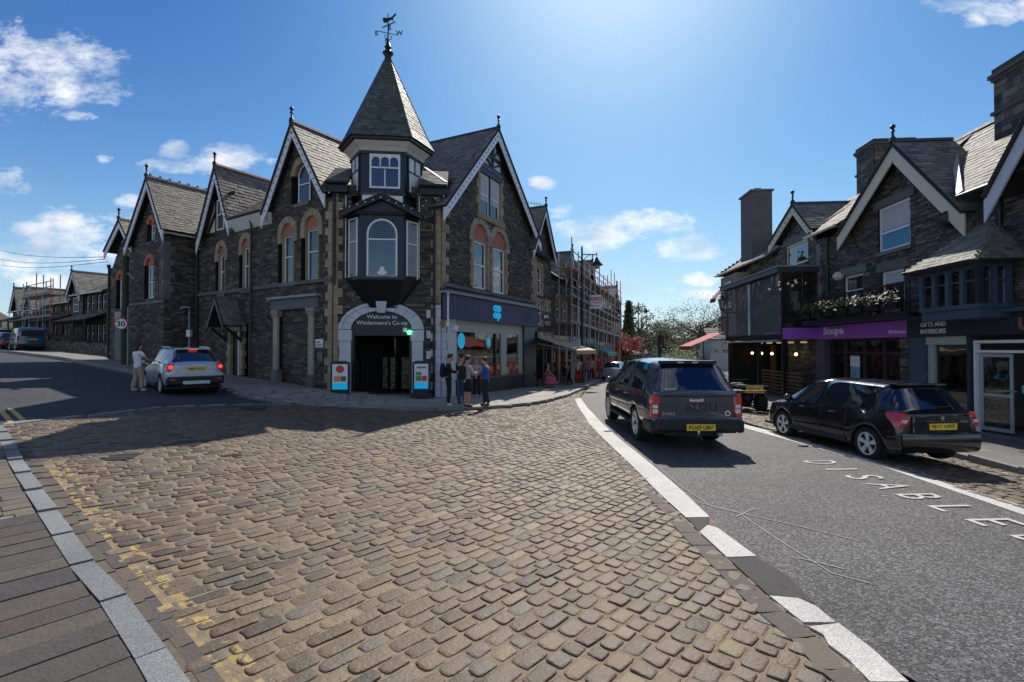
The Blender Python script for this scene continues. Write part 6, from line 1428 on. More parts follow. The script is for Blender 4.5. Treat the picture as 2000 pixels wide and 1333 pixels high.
def lantern(parent, c, m=IRON, s=1., down=False):
    mb = MB(); M = Matrix.Translation(Vector(c)); mb.lathe([(.05*s,.42*s),(.08*s,.36*s),(.20*s,.25*s),(.21*s,.23*s),(.05*s,.24*s)], 8, M); mb.lathe([(.06*s,-.22*s),(.09*s,-.2*s),(.09*s,-.18*s),(.02*s,-.17*s)], 8, M)
    for i in range(4): a = R(45+90*i); mb.bar(Vector(c)+Vector((.16*s*math.cos(a),.16*s*math.sin(a),.23*s)), Vector(c)+Vector((.08*s*math.cos(a),.08*s*math.sin(a),-.18*s)), .018*s)
    part('lantern_frame', mb, m, parent); mb = MB(); mb.lathe([(.07*s,-.17*s),(.145*s,.22*s)], 8, M); part('lantern_glass', mb, glassmat('lantern_pane', (.35,.36,.33), 0, .2, .5), parent)
c = BX.uz(1410, 597, .75); t = thing('wall_lantern', 'black bracket lantern below the small burgundy awning', 'lantern', BX.W(c[0], c[1], .75)); lantern(t, BX.W(c[0], c[1], .75), s=1.3); mb = MB(); mb.tube([BX.W(c[0], c[1]-.3, .75), BX.W(c[0], c[1]-.45, .5), BX.W(c[0], c[1]-.4, 0.)], .025, 6); part('bracket', mb, IRON, t)
# ---------------------------------------------------------------- houses going up the side street
def house_core(F, parent, u0, u1, z0, z1, d): mb = MB(); F.box(mb, u0, u1, z0, z1, -d, -.3); part('building_core', mb, DARKROOM, parent)
K3 = Vector((-18.0, 25.4)); F3 = Fac((-22.2, 28.1), K3); inn = Vector((.546, .838)); F3s = Fac(K3, K3+inn*1.75)
h3 = thing('gabled_stone_house', 'tall plain slate-roofed stone house set forward of the corner building, red brick window arches', 'house', F3.W(2.5, gz(-20,27)))
g3 = dict(L=P(F3,244,483,.3), A=P(F3,289,347,.3), R=P(F3,320,449,.3)); h3h = []
def redwin(F, parent, c, holes, k=5):
    r = F.rect(*c); uc = (r[0]+r[1])/2; hw = (r[1]-r[0])/2; window(F, parent, r, PVC, GLASS, bars=(.5,), dep=-.1)
    mb = MB(); mb.prism([(uc-hw, r[3]+.003), (uc+hw, r[3]+.003)]+arch_pts(uc, r[3]+.05, hw), F.M, .05, .14); part('tympanum', mb, REDBRICK, parent); voussoirs(F, parent, uc, r[3]+.05, hw+.02, hw+.28, REDBRICK, k); holes.append(('a', uc, hw+.27, r[2]-.05, r[3]+.05))
redwin(F3, h3, (286,520,297,583), h3h); redwin(F3, h3, (291,440,297,472), h3h, 3)
stone_wall(F3, h3, [(0,.5),(F3.L,.5),(F3.L,7.9),(g3['R'][0]-.2,7.9),(g3['A'][0],g3['A'][1]-.3),(g3['L'][0]+.2,7.6),(0,7.6)], h3h, SLATE_STONE, MORTAR, singles=40, seed=51, course=(.08,.15), length=(.2,.55))
stone_wall(F3s, h3, [(0,.5),(F3s.L,.5),(F3s.L,8.0),(0,8.0)], [], SLATE_STONE, MORTAR, singles=30, seed=52, course=(.08,.15))
quoins(F3, h3, F3.L, 4.6, 7.6, GREYSTONE, side=-1); quoins(F3s, h3, 0, 4.6, 7.6, GREYSTONE, side=1)
gable_roof(F3, h3, g3, 7, SLATEBR, ROOFBASE, BARGE, None, singles=90, seed=140, crest=.1, expo=.17, wid=.24, rm=RIDGEDARK); house_core(F3, h3, .1, F3.L-.1, .5, 7.6, 7)
gutter(F3.W(F3.L+.35, g3['R'][1]-.05, .4), F3.W(F3.L+.35, g3['R'][1]-.05, -4), h3, WHITEP)
for z in (4.4,): mb = MB(); F3.box(mb, 0, F3.L, z, z+.14, -.1, .07); part('string_course', mb, GREYSTONE, h3)
mb = MB(); mb.prism([(1.5,1.2),(2.9,1.2)]+arch_pts(2.2, 3.2, .7), F3.M, .0, .03) ; part('blocked_arch', mb, mat('dark_red_brickwork', (.10,.05,.035), .9, noise=.4), h3)
F4 = Fac((-27.6, 31.9), (-22.3, 28.5)); h4 = thing('gabled_stone_house', 'narrow dark stone house with mossy gable and red brick arches behind the speed limit sign', 'house', F4.W(3, gz(-25,30)))
g4 = dict(L=P(F4,205,493,.3), A=P(F4,235,430,.3), R=P(F4,258,478,.3)); h4h = []; redwin(F4, h4, (231,548,239,604), h4h); u4 = P(F4,214,600)[0]
stone_wall(F4, h4, [(u4,.8),(F4.L,.8),(F4.L,7.2),(g4['A'][0]+.8,g4['A'][1]-1.2),(g4['A'][0],g4['A'][1]-.3),(g4['L'][0]+.3,6.9),(u4,6.9)], h4h, SLATE_STONE, MORTAR, singles=0, seed=53, course=(.09,.16), length=(.22,.6))
gable_roof(F4, h4, g4, 7, SLATEBR, ROOFBASE, BARGE, None, seed=150, rm=RIDGERED, slopes=(-1,1)); house_core(F4, h4, u4+.1, F4.L, .8, 6.9, 7); downpipe(F4, h4, u4+.1, 1.4, 6.9, BLACKP); panel(F4, h4, 'garage_door', (P(F4,226,600)[0], P(F4,238,600)[0], 1.3, 3.3), .0, .04, mat('grey_green_door', (.10,.14,.15), .6)); panel(F4, h4, 'door_sign', (P(F4,226,600)[0], P(F4,238,600)[0], 3.35, 4.2), .0, .05, mat('faded_poster', (.35,.33,.33), .6, noise=.8, nscale=4))
# terrace of gardens and verandahs
FTt = Fac(FL.W(0,0,-3.2).xy+dL*31, FL.W(0,0,-3.2).xy+dL*9.8); TU = lambda px: FTt.uz(px, 640)[0]
def terrace(px0, px1, ey, ry, lab, n, roofm, gable_at=None, pots=0, seed=0, hedge=True):
    u0, u1 = TU(px0), TU(px1); pm = (px0+px1)/2; ze = FTt.uz(pm, ey)[1]; zr = FTt.uz(pm, ry, -3.5)[1]; g = gz(*FTt.W((u0+u1)/2,0).xy); t = thing('terraced_house', lab, 'house', FTt.W((u0+u1)/2, g), 0, 'stone terrace up the side street'); hs = []
    w = (u1-u0)/n
    for i in range(n):
        for z0, z1 in ((g+.9, g+2.3), (g+3.6, g+4.9)):
            if z1 > ze-.2: z1 = ze-.25
            uc = u0+w*(i+.5); window(FTt, t, (uc-.95, uc-.15, z0, z1), PVC, GLASS, bars=(.5,), dep=-.08); window(FTt, t, (uc+.15, uc+.95, z0, z1), PVC, GLASS, bars=(.5,), dep=-.08); hs += [('r', uc-.97, uc-.13, z0-.02, z1+.02), ('r', uc+.13, uc+.97, z0-.02, z1+.02)]
    stone_wall(FTt, t, [(u0,g-.5),(u1,g-.5),(u1,ze),(u0,ze)], hs, SLATE_STONE, MORTAR, singles=0, seed=seed+60, course=(.12,.22), length=(.3,.8)); house_core(FTt, t, u0, u1, g-.5, ze, 7)
    slates(FTt.W(u0-.1, ze, .4), FTt.W(u1+.1, ze, .4), FTt.W(u1+.1, zr, -3.5), FTt.W(u0-.1, zr, -3.5), t, roofm, ROOFBASE, expo=.3, wid=.4, seed=seed+160); ge = MB(); Me = Fac(FTt.W(u1,0,-7).xy, FTt.W(u1,0,0).xy); Me2 = Me; ge.prism([(0,g-.5),(7,g-.5),(7,ze),(3.5,zr-.1),(0,ze)], Me.M, -.02, .1); part('end_wall', ge, SLATE_STONE, t)
    vz = g+3.0; slates(FTt.W(u0, vz-.35, 1.6), FTt.W(u1, vz-.35, 1.6), FTt.W(u1, vz+.3, .05), FTt.W(u0, vz+.3, .05), t, SLATE, ROOFBASE, expo=.3, wid=.5, seed=seed+170, name='verandah_slate'); gutter(FTt.W(u0, ze-.02, .45), FTt.W(u1, ze-.02, .45), t, WHITEP)
    for i in range(n+1): mb = MB(); u = u0+w*i; mb.tube([FTt.W(u, g, 1.5), FTt.W(u, vz-.38, 1.5)], .06, 6); part('verandah_post', mb, BLACKP, t)
    if gable_at is not None:
        ug = u0+(u1-u0)*gable_at; gg = dict(L=(ug-1.9, ze-.1), A=(ug, zr-.1), R=(ug+1.9, ze-.1)); stone_wall(FTt.off(.15), t, [(ug-1.7,g),(ug+1.7,g),(ug+1.7,ze),(ug,zr-.4),(ug-1.7,ze)], [], SLATE_STONE, MORTAR, singles=0, seed=seed+3, course=(.12,.2), length=(.3,.7)); gable_roof(FTt.off(.15), t, gg, 3.5, roofm, ROOFBASE, BARGE, None, seed=seed+180, fin=.4)
        window(FTt.off(.15), t, (ug-.6, ug+.6, g+3.6, g+4.9), PVC, GLASS, bars=(.5,), vbars=(.5,), dep=.05)
    if pots: chimney(FTt, t, u1-3.0, u1-.4, ze, zr+.6, 3.2, 3.9, SLATE_STONE, pots=pots, seed=seed, cap=True)
    return t
terrace(146, 209, 574, 552, 'grey slate terraced house with verandah and chimney pots beside the mossy gabled house', 3, SLATE, .12, 4, 1)
terrace(92, 145, 594, 571, 'terraced house whose ridge rises behind the scaffolding in the side street', 2, SLATE, None, 0, 5)
terrace(54, 90, 606, 581, 'twin gabled terraced house left of the side street scaffolding', 2, SLATE, .3, 2, 9)
terrace(25, 53, 609, 583, 'farthest terraced house with a front gable beyond the blue van', 2, SLATEBR, .5, 0, 13)
HEDGE = mat('hedge_green', (.035,.05,.02), .8, var=1, col2=(.07,.075,.035)); rnd = random.Random(12)
for k, (px0, px1, hh, lab) in enumerate(((164,209,1.5,'clipped dark hedge in front of the nearest terraced house'), (96,140,1.2,'low dark garden hedge beside the rear of the blue van'))):
    u0, u1 = TU(px0), TU(px1); mb = MB(); g = gz(*FTt.W((u0+u1)/2,0,2.4).xy); FTt.box(mb, u0, u1, g, g+hh*.85, 2.0, 2.7); n = int((u1-u0)*150)
    for _ in range(n):
        c = FTt.W(rnd.uniform(u0,u1), g+rnd.uniform(.1,hh), rnd.uniform(1.9,2.85)); leafmass(mb, c, .05,.05,.05, 1, .16, rnd)
    solo('garden_hedge', mb, HEDGE, lab, 'hedge', 'garden hedges in the side street')
gw = Fac(FTt.W(0,0,2.9).xy, FTt.W(FTt.L-.5,0,2.9).xy); t = thing('garden_wall', 'low dark stone garden wall along the terrace', 'wall', gw.W(gw.L*.7, gz(-34,37))); 
for i in range(6):
    a, b = gw.L*i/6, gw.L*(i+1)/6; g = min(gz(*gw.W(a,0).xy), gz(*gw.W(b,0).xy)); stone_wall(gw, t, [(a,g-.2),(b-.01,g-.2),(b-.01,g+1.0),(a,g+1.0)], [], SLATE_STONE, MORTAR, singles=0, seed=200+i, course=(.1,.18), thick=.3)
STEEL = mat('galvanised_tube', (.42,.43,.45), .4, metal=.6, noise=.15); RUST = mat('rusty_orange_tube', (.45,.16,.07), .6, noise=.3); ORNG = mat('orange_sleeve', (.80,.15,.03), .6); PLANK = mat('scaffold_plank', (.36,.24,.14), .8, var=1, col2=(.28,.19,.11), noise=.3)
def scaffold(F, name, lab, u0, u1, n, z0, zs, ztop, d0, d1, sleeves=False, seed=1, r=.035, slope=None):
    t = thing(name, lab, 'scaffolding', F.W((u0+u1)/2, z0, (d0+d1)/2)); rnd = random.Random(seed); slope = slope or (lambda u: 0)
    for i in range(n+1):
        u = u0+(u1-u0)*i/n
        for d in (d0, d1):
            zt = ztop+rnd.uniform(-.5,1.0)-(.4 if d == d0 else 0); zb = gz(*F.W(u,0,d).xy)+.1; m = RUST if rnd.random() < .45 else STEEL
            mb = MB(); mb.tube([F.W(u+rnd.uniform(-.1,.1), zb, d), F.W(u, zt+slope(u), d)], r, 6); pole = part('scaffold_pole', mb, m, t)
            if sleeves and d == d1: mb = MB(); mb.tube([F.W(u, zb, d), F.W(u, zb+2.5, d)], .075, 8); part('orange_sleeve', mb, ORNG, pole)
    for k, z in enumerate(zs):
        for d in (d0, d1):
            for dz in (0, .55, 1.05):
                if d == d0 and dz: continue
                mb = MB(); mb.tube([F.W(u0-.5, z+dz+slope(u0)+.08, d+.06), F.W(u1+.5, z+dz+slope(u1)+.08, d+.06)], r*.9, 6); part('ledger', mb, STEEL if rnd.random() < .8 else RUST, t)
        for i in range(n+1): u = u0+(u1-u0)*i/n; mb = MB(); mb.tube([F.W(u+.08, z+slope(u)-.05, d0-.4), F.W(u+.08, z+slope(u)-.05, d1+.3)], r*.9, 6); part('transom', mb, STEEL, t)
        w = (d1-d0)/4
        for j in range(4):
            for i in range(n): a = u0+(u1-u0)*i/n; b = u0+(u1-u0)*(i+1)/n; mb = MB(); mb.bar(F.W(a-.1, z+slope(a)+.02+.0*j, d0+w*(j+.5)), F.W(b+.08, z+slope(b)+.02, d0+w*(j+.5)), w*.94, .04, up=(0,0,1)); part('scaffold_plank', mb, PLANK, t)
        mb = MB(); mb.bar(F.W(u0, z+slope(u0)+.16, d1-.05), F.W(u1, z+slope(u1)+.16, d1-.05), .03, .2, up=(0,0,1)); part('toe_board', mb, PLANK, t)
    for i in range(0, n, 2):
        a = u0+(u1-u0)*i/n; b = u0+(u1-u0)*(i+1)/n; mb = MB(); mb.tube([F.W(a, z0+.3, d1+.1), F.W(b, zs[-1], d1+.1)], r*.9, 6); part('brace', mb, STEEL, t)
    return t
a, b = TU(84), TU(140); scaffold(FTt, 'scaffolding', 'small scaffold tower on the terrace roof up the side street', a, b, 4, gz(-36,38), [4.9, 7.0], 8.6, .3, 1.5, r=.045); 
# hanging wires
for i, (y0, y1) in enumerate(((470,503),(492,507),(505,512))):
    A = CAM+ray(-60, y0-6)*62; B = F4.W(u4, F4.uz(214, y1)[1], .1); mb = MB(); mb.tube([A.lerp(B, k/10)-Vector((0,0,.9*math.sin(math.pi*k/10))) for k in range(11)], .018, 4); solo('overhead_wire', mb, BLACKP, ['uppermost overhead wire crossing the clouds at left','middle overhead wire above the side street','lowest overhead wire above the side street'][i], 'wire', 'overhead wires of the side street')
# pole with the 30 sign, small lamp post
def TX(px, Y): return (px-1000)/960*Y
def gpx(px, py, off=PT): return Vector((*G(px, py, off), 0))
c = Vector((TX(244,26.6),26.6,0)); c.z = gz(c.x, c.y); t = thing('utility_pole', 'dark mossy wooden utility pole with a curved lamp arm', 'utility pole', c); mb = MB(); ztop = CAMH+(680-500)/960*c.y; mb.tube([c, Vector((c.x,c.y,ztop))], [.17,.13], 10); part('pole', mb, mat('mossy_timber', (.05,.055,.025), .9, noise=.5), t, smooth=50)
zz = CAMH+(680-537)/960*c.y; mb = MB(); mb.tube([Vector((c.x,c.y,zz)), Vector((c.x+.3,c.y-.2,zz+.05)), Vector((c.x+.75,c.y-.4,zz-.3))], .035, 6); part('lamp_arm', mb, LEAD, t)
c2 = Vector((TX(249.5,26.4),26.4,0)); c2.z = gz(c2.x, c2.y); t = thing('speed_limit_sign', 'round red-edged 30 speed limit sign on a slim grey post', 'road sign', c2); mb = MB(); zs = CAMH+(680-633)/960*c2.y
mb.tube([c2, c2+Vector((0,0,zs+.9-c2.z))], .04, 8); part('post', mb, LEAD, t)
sc = Vector((c2.x-.27, c2.y-.12, zs)); Ms = Matrix.Translation(sc) @ Matrix.Rotation(R(16),4,'Z') @ Matrix.Rotation(R(90),4,'X'); rs_ = .33
mb = MB(); mb.lathe([(rs_,0),(rs_,.02)], 28, Ms); part('sign_rim', mb, mat('sign_red', (.55,.03,.04), .4), t); mb = MB(); mb.lathe([(rs_*.8,.021),(rs_*.8,.024)], 28, Ms); part('sign_face', mb, WHITEP, t)
R3_ = Ms.to_3x3(); part('speed_number', text('30', sc+R3_@Vector((0,0,.025)), R3_@Vector((1,0,0)), R3_@Vector((0,1,0)), width=rs_*1.15, bold=.03), BLACKP, t)
c = gpx(369, 722); zt = CAMH+(680-601)/960*c.y; c.z = gz(c.x,c.y); t = thing('slim_lamp_post', 'slim grey hooked lamp post rising behind the silver car', 'lamp post', c); mb = MB(); z2 = Vector((0,0,1)); tp = Vector((c.x,c.y,zt)); mb.tube([c, tp-z2*.2, tp, tp+Vector((-.25,-.1,.02)), tp+Vector((-.4,-.15,-.08))], .05, 8); part('post', mb, LEAD, t, smooth=50); mb = MB(); zl = CAMH+(680-645)/960*c.y; mb.box(c.x-.1,c.x+.1,c.y-.1,c.y+.1,zl-.35,zl); part('control_box', mb, WHITEP, t)
# ---------------------------------------------------------------- row beyond the corner building
def rowfac(px0, px1, dep=0.):
    o, d = (C1, dR) if px0 < 1076 else (C1+dR*at_px(C1, dR, 1076.3), Vector((.361, .9326)))   # the row bends with the street
    return Fac(o+d*at_px(o, d, px0), o+d*at_px(o, d, px1))
def rowhouse(px0, px1, name, lab, ez, rz, gables=(), wins=(), fascia=None, seed=0, smat=SLATE_STONE):
    F = rowfac(px0, px1); L = F.L; t = thing(name, lab, 'building', F.W(L/2, gz(*F.W(L/2,0).xy))); hs = []; g0 = gz(*F.W(L/2,0).xy)-.4
    for c in wins:
        r = (L*c[0], L*c[1], c[2], c[3]); window(F, t, r, PVC, GLASS, bars=(.5,), vbars=(.5,) if r[1]-r[0] > 1 else (), dep=-.06, fw=.07); panel(F, t, 'lintel', (r[0]-.15, r[1]+.15, r[3]+.005, r[3]+.25), -.1, .05, SAND); panel(F, t, 'sill', (r[0]-.12, r[1]+.12, r[2]-.15, r[2]-.004), -.1, .08, SAND); hs.append(('r', r[0]-.01, r[1]+.01, r[2]-.15, r[3]+.25))
        for k in range(5):
            zz = r[2]+k*(r[3]-r[2])/5
            for s, e in ((-1, r[0]), (1, r[1])): mb = MB(); w_ = (.18,.3)[k%2]; F.box(mb, min(e+s*.005,e+s*w_), max(e+s*.005,e+s*w_), zz+.003, zz+(r[3]-r[2])/5-.003, -.1, .045); part('jamb_stone', mb, SAND, t)
    poly = [(0,2.2+g0+.5),(L,2.2+g0+.5),(L,ez)]
    for gq_ in sorted(gables, key=lambda g: -g[0]): uc = L*gq_[0]; poly += [(uc+gq_[1]*.9, ez), (uc, gq_[2]-.25), (uc-gq_[1]*.9, ez)]
    stone_wall(F, t, poly+[(0,ez)], hs, smat, MORTAR, singles=0, seed=300+seed, course=(.08,.16), length=(.2,.6)); house_core(F, t, 0.05, L-.05, 2.2+g0+.5, ez, 8)
    slates(F.W(0,ez,.35), F.W(L,ez,.35), F.W(L,rz,-4), F.W(0,rz,-4), t, SLATE, ROOFBASE, expo=.25, wid=.35, seed=310+seed)
    for s_, uu in ((0, 0.0), (1, L)): E = Fac(F.W(uu,0,0).xy, F.W(uu,0,-8).xy); mb = MB(); mb.prism([(0,g0),(8,g0),(8,ez),(4,rz-.05),(0,ez)], E.M, -.04, .04); part('end_wall', mb, smat, t)
    for gq_ in gables: uc = L*gq_[0]; gable_roof(F, t, dict(L=(uc-gq_[1], ez+.1), A=(uc, gq_[2]), R=(uc+gq_[1], ez+.1)), 5, SLATE, ROOFBASE, BARGE, None, seed=320+seed, expo=.25, wid=.35, fin=.5, bw=.22)
    if fascia:
        zf = g0+.4+2.75
        for i, (a, b, m, txt, tm) in enumerate(fascia):
            mb = MB(); F.box(mb, L*a, L*b-.03, zf, zf+.62, .0, .2); f = part('shop_fascia', mb, m, t)
            if txt: part('fascia_lettering', text(txt, F.W(L*(a+b)/2, zf+.3, .201), F.d, (0,0,1), width=min(L*(b-a)*.7, 2.4), bold=.01), tm, f)
            mb = MB(); F.box(mb, L*a+.1, L*b-.1, g0+.9, zf-.05, -.12, -.1); part('shop_pane', mb, GLASSS, t)
            for q_ in (a, (a*.5+b*.5), b): mb = MB(); u = min(max(L*q_, .06), L-.06); F.box(mb, u-.07, u+.07, g0, zf-.003, -.2, .06); part('shopfront_post', mb, m, t)
            mb = MB(); F.box(mb, L*a+.08, L*b-.08, g0, g0+.9, -.15, .03); part('stall_riser', mb, BLACKP, t); mb = MB(); F.box(mb, L*a+.3, L*b-.3, g0+.4, g0+2.2, -1.4, -.9); part('shop_display', mb, GOODS, t)
        mb = MB(); F.box(mb, 0, L, g0, zf, -4, -3.9); part('shop_room', mb, INT, t)
    return F, t
CREAMW = mat('cream_lettering', (.7,.65,.5), .5)
Fi, ti = rowhouse(1043.5, 1076, 'stone_inn', 'narrow gabled stone inn with sandstone quoins next to the corner shop, cream cafe awning below', 7.6, 9.6, [(.36, 1.8, 10.6)], [(.12,.42,5.35,6.95),(.12,.42,3.5,4.8),(.62,.85,3.6,4.8)], [(0,.98,BLACKP,'The Inn',CREAMW)], 1)
quoins(Fi, ti, .0, 3.0, 7.5, SAND, side=1)
Fb2, tb2 = rowhouse(1076.5, 1162, 'scaffolded_building', 'stone shop building hidden behind scaffolding with an orange and a blue fascia', 6.6, 9.6, [(.30,1.7,8.9),(.80,2.2,9.4)], [(.08,.15,3.9,5.4),(.2,.28,3.9,5.4),(.38,.45,3.9,5.4),(.52,.60,3.9,5.4),(.70,.78,3.9,5.4),(.85,.92,3.9,5.4)], [(0,.27,mat('orange_fascia', (.75,.28,.03), .5),'CARDS',WHITEP),(.28,.62,mat('blue_fascia', (.04,.16,.36), .5),'Gelato',WHITEP),(.63,.99,mat('teal_fascia', (.03,.28,.28), .5),'BAKERY',WHITEP)], 2)
Fb3, tb3 = rowhouse(1163, 1214, 'far_gabled_building', 'farther gabled stone building past the scaffolding with pale shop front', 5.8, 7.6, [(.62,3.4,8.7)], [(.15,.27,3.3,4.8),(.35,.47,3.3,4.8),(.55,.67,3.3,4.8),(.75,.87,3.3,4.8)], [(0,.5,mat('white_fascia', (.6,.6,.6), .5),'SHOES',BLACKP),(.51,.99,BURG,'Books',WHITEP)], 3)
zb = lambda u: -.02*u
sc1 = scaffold(Fb2, 'scaffolding', 'long steel scaffolding with orange foot sleeves along the main street shops', .6, Fb2.L+7, 11, -.5, [3.7, 5.4, 7.2], 8.8, .35, 1.2, True, 3, r=.04, slope=lambda u: -.03*u)
c = Fb2.uz(1163, 590, 1.5); _p = Fb2.W(c[0], 0, 1.5); Fq_ = Fb2; Fb2 = Fac((_p.x-.52, _p.y-.12), (_p.x+.52, _p.y+.12)); c = (Fb2.L/2, c[1]); Fb2 = Fb2.off(-1.88); bd = MB(); Fb2.box(bd, c[0]-.55, c[0]+.55, c[1]-.52, c[1]+.52, 1.86, 1.9); t = thing('scaffold_signboard', 'white signboard with red lettering tied to the scaffolding', 'signboard', Fb2.W(c[0], c[1]-.52, 1.88)); part('board', bd, WHITEP, t)
SRED = mat('sign_red', (.55,.03,.04)); part('board_lettering', text('HUNTS', Fb2.W(c[0], c[1]+.22, 1.905), Fb2.d, (0,0,1), width=1.05, height=.32, bold=.03), SRED, t); part('board_lettering', text('SCAFFOLDING', Fb2.W(c[0], c[1]-.06, 1.905), Fb2.d, (0,0,1), width=.95, bold=.01), SRED, t); part('board_lettering', text('01539 443', Fb2.W(c[0], c[1]-.30, 1.905), Fb2.d, (0,0,1), width=.6), BLACKP, t); Fb2 = Fq_
def fawn(F, ua, ub, z, out, drop, m, lab): return awning([F.W(ua, z, .22), F.W(ub, z, .22), F.W(ub, z-drop, out), F.W(ua, z-drop, out)], m, 'awning', lab)
gi = gz(*Fi.W(1.5,0).xy); fawn(Fi, .1, Fi.L+1.2, gi+3.0, 2.6, .75, mat('cream_canvas', (.50,.42,.28), .8), 'faded cream cafe awning beside the corner shop')
fawn(Fb2, Fb2.L*.66, Fb2.L*.98, gz(8,42)+3.0, 2.0, .8, mat('teal_canvas', (.05,.28,.26), .8, noise=.1), 'teal sloping awning under the scaffolding'); fawn(Fb3, Fb3.L*.55, Fb3.L*.95, gz(10,46)+2.9, 2.2, .7, mat('cream_canvas', (.5,.42,.28)), 'small pale awning far down the main street')
c = Fi.uz(1067.5, 619, .9); t = thing('hanging_sign', 'round black hanging pub sign with white letters above the cafe awning', 'hanging sign', Fi.W(c[0], c[1], .9)); mb = MB(); Mh = Matrix.Translation(Fi.W(c[0], c[1], .9)) @ Matrix.Rotation(R(90),4,'X'); mb.lathe([(.3,-.03),(.3,.03)], 22, Mh @ Matrix.Diagonal((1.15,.9,1,1))); part('sign_disc', mb, BLACKP, t); o_ = Mh.translation; part('sign_letters', text('BR', Vector((o_.x, o_.y-.032, o_.z)), (1,0,0), (0,0,1), width=.3, bold=.03), WHITEP, t); mb = MB(); mb.tube([Fi.W(c[0], c[1]+.33, .95), Fi.W(c[0], c[1]+.33, 0)], .02, 5); mb.tube([Fi.W(c[0], c[1]+.33, .9), Fi.W(c[0], c[1]+.26, .9)], .01, 4); part('bracket', mb, IRON, t, kind='stuff')
# ---------------------------------------------------------------- street lamps, signals
def street_lamp(px, Y, topy, armx, lab, s=1., g='black street lamps of the main street'):
    X = (px-1000)/960*Y; z = gz(X, Y)+PT; zt = CAMH+(HOR-topy)/960*Y; t = thing('street_lamp', lab, 'street lamp', (X,Y,z), 0, g); mb = MB(); mb.lathe([(.17*s,0),(.17*s,.3),(.13*s,.35),(.12*s,1.1),(.14*s,1.15),(.08*s,1.25),(.055*s,zt-z),(.02,zt-z+.15)], 10, Matrix.Translation((X,Y,z))); part('post', mb, IRON, t, smooth=50)
    ax = armx/960*Y; za = zt-.45; mb = MB(); mb.tube([(X,Y,za),(X+ax,Y,za)], .03*s, 6); mb.tube([(X,Y,za-.5),(X+ax*.35,Y,za-.12),(X+ax*.6,Y,za)], .02*s, 5); mb.tube([(X+ax,Y,za+.15),(X+ax,Y,za-.25)], .025*s, 5); part('arm', mb, IRON, t, kind='stuff')
    mb = MB(); mb.lathe([(.05,0),(.10,-.08),(.12,-.2),(.34,-.42),(.36,-.46),(.18,-.46)], 14, Matrix.Translation((X+ax,Y,za-.2)) @ Matrix.Scale(s,4)); part('lamp_shade', mb, IRON, t, smooth=50); mb = MB(); mb.lathe([(.17,-.46),(.14,-.62),(.05,-.68)], 12, Matrix.Translation((X+ax,Y,za-.2)) @ Matrix.Scale(s,4)); part('lamp_glass', mb, glassmat('lantern_pane'), t, smooth=50)
street_lamp(1137, 33, 484, 29, 'tall black street lamp in front of the scaffolding', 1.15); street_lamp(1247, 60, 592, 15, 'tall black street lamp farther down the main street')
street_lamp(1374, 52, 640, -9, 'short black street lamp on the right pavement before the red awning')
X, Y = 13.9, 46; t = thing('traffic_light', 'black traffic light pole standing beyond the pickup truck', 'traffic light', (X,Y,gz(X,Y))); mb = MB(); mb.tube([(X,Y,gz(X,Y)),(X,Y,CAMH+(HOR-648)/960*Y)], .09, 8); part('pole', mb, BLACKP, t)
for dz in (0,.0): mb = MB(); z = CAMH+(HOR-668)/960*Y; mb.box(X-.26,X+.26,Y-.2,Y-.05,z-.6,z+.6); part('signal_head', mb, BLACKP, t); break
for k in range(3): mb = MB(); mb.lathe([(.11,0),(.12,.05)], 12, Matrix.Translation((X,Y-.2,z+.38-.38*k)) @ Matrix.Rotation(R(90),4,'X')); part('signal_lens', mb, mat(['dark_red_lens','dark_amber_lens','green_lens'][k], [(.1,.01,.01),(.1,.06,.01),(.01,.3,.15)][k], .3), t)
X, Y = 13.6, 50; t = thing('warning_sign', 'small triangular warning sign on a post beyond the red-leaved tree', 'road sign', (X,Y,gz(X,Y))); mb = MB(); mb.tube([(X,Y,gz(X,Y)),(X,Y,1.9)], .04, 6); part('post', mb, LEAD, t); mb = MB(); M_ = Matrix.Translation((X,Y-.06,1.7)); mb.prism([(-.42,-.3),(.42,-.3),(0,.45)], M_, 0, .02); part('red_triangle', mb, SRED, t); mb = MB(); mb.prism([(-.26,-.2),(.26,-.2),(0,.26)], M_, -.01, -.001); part('white_triangle', mb, WHITEP, t)
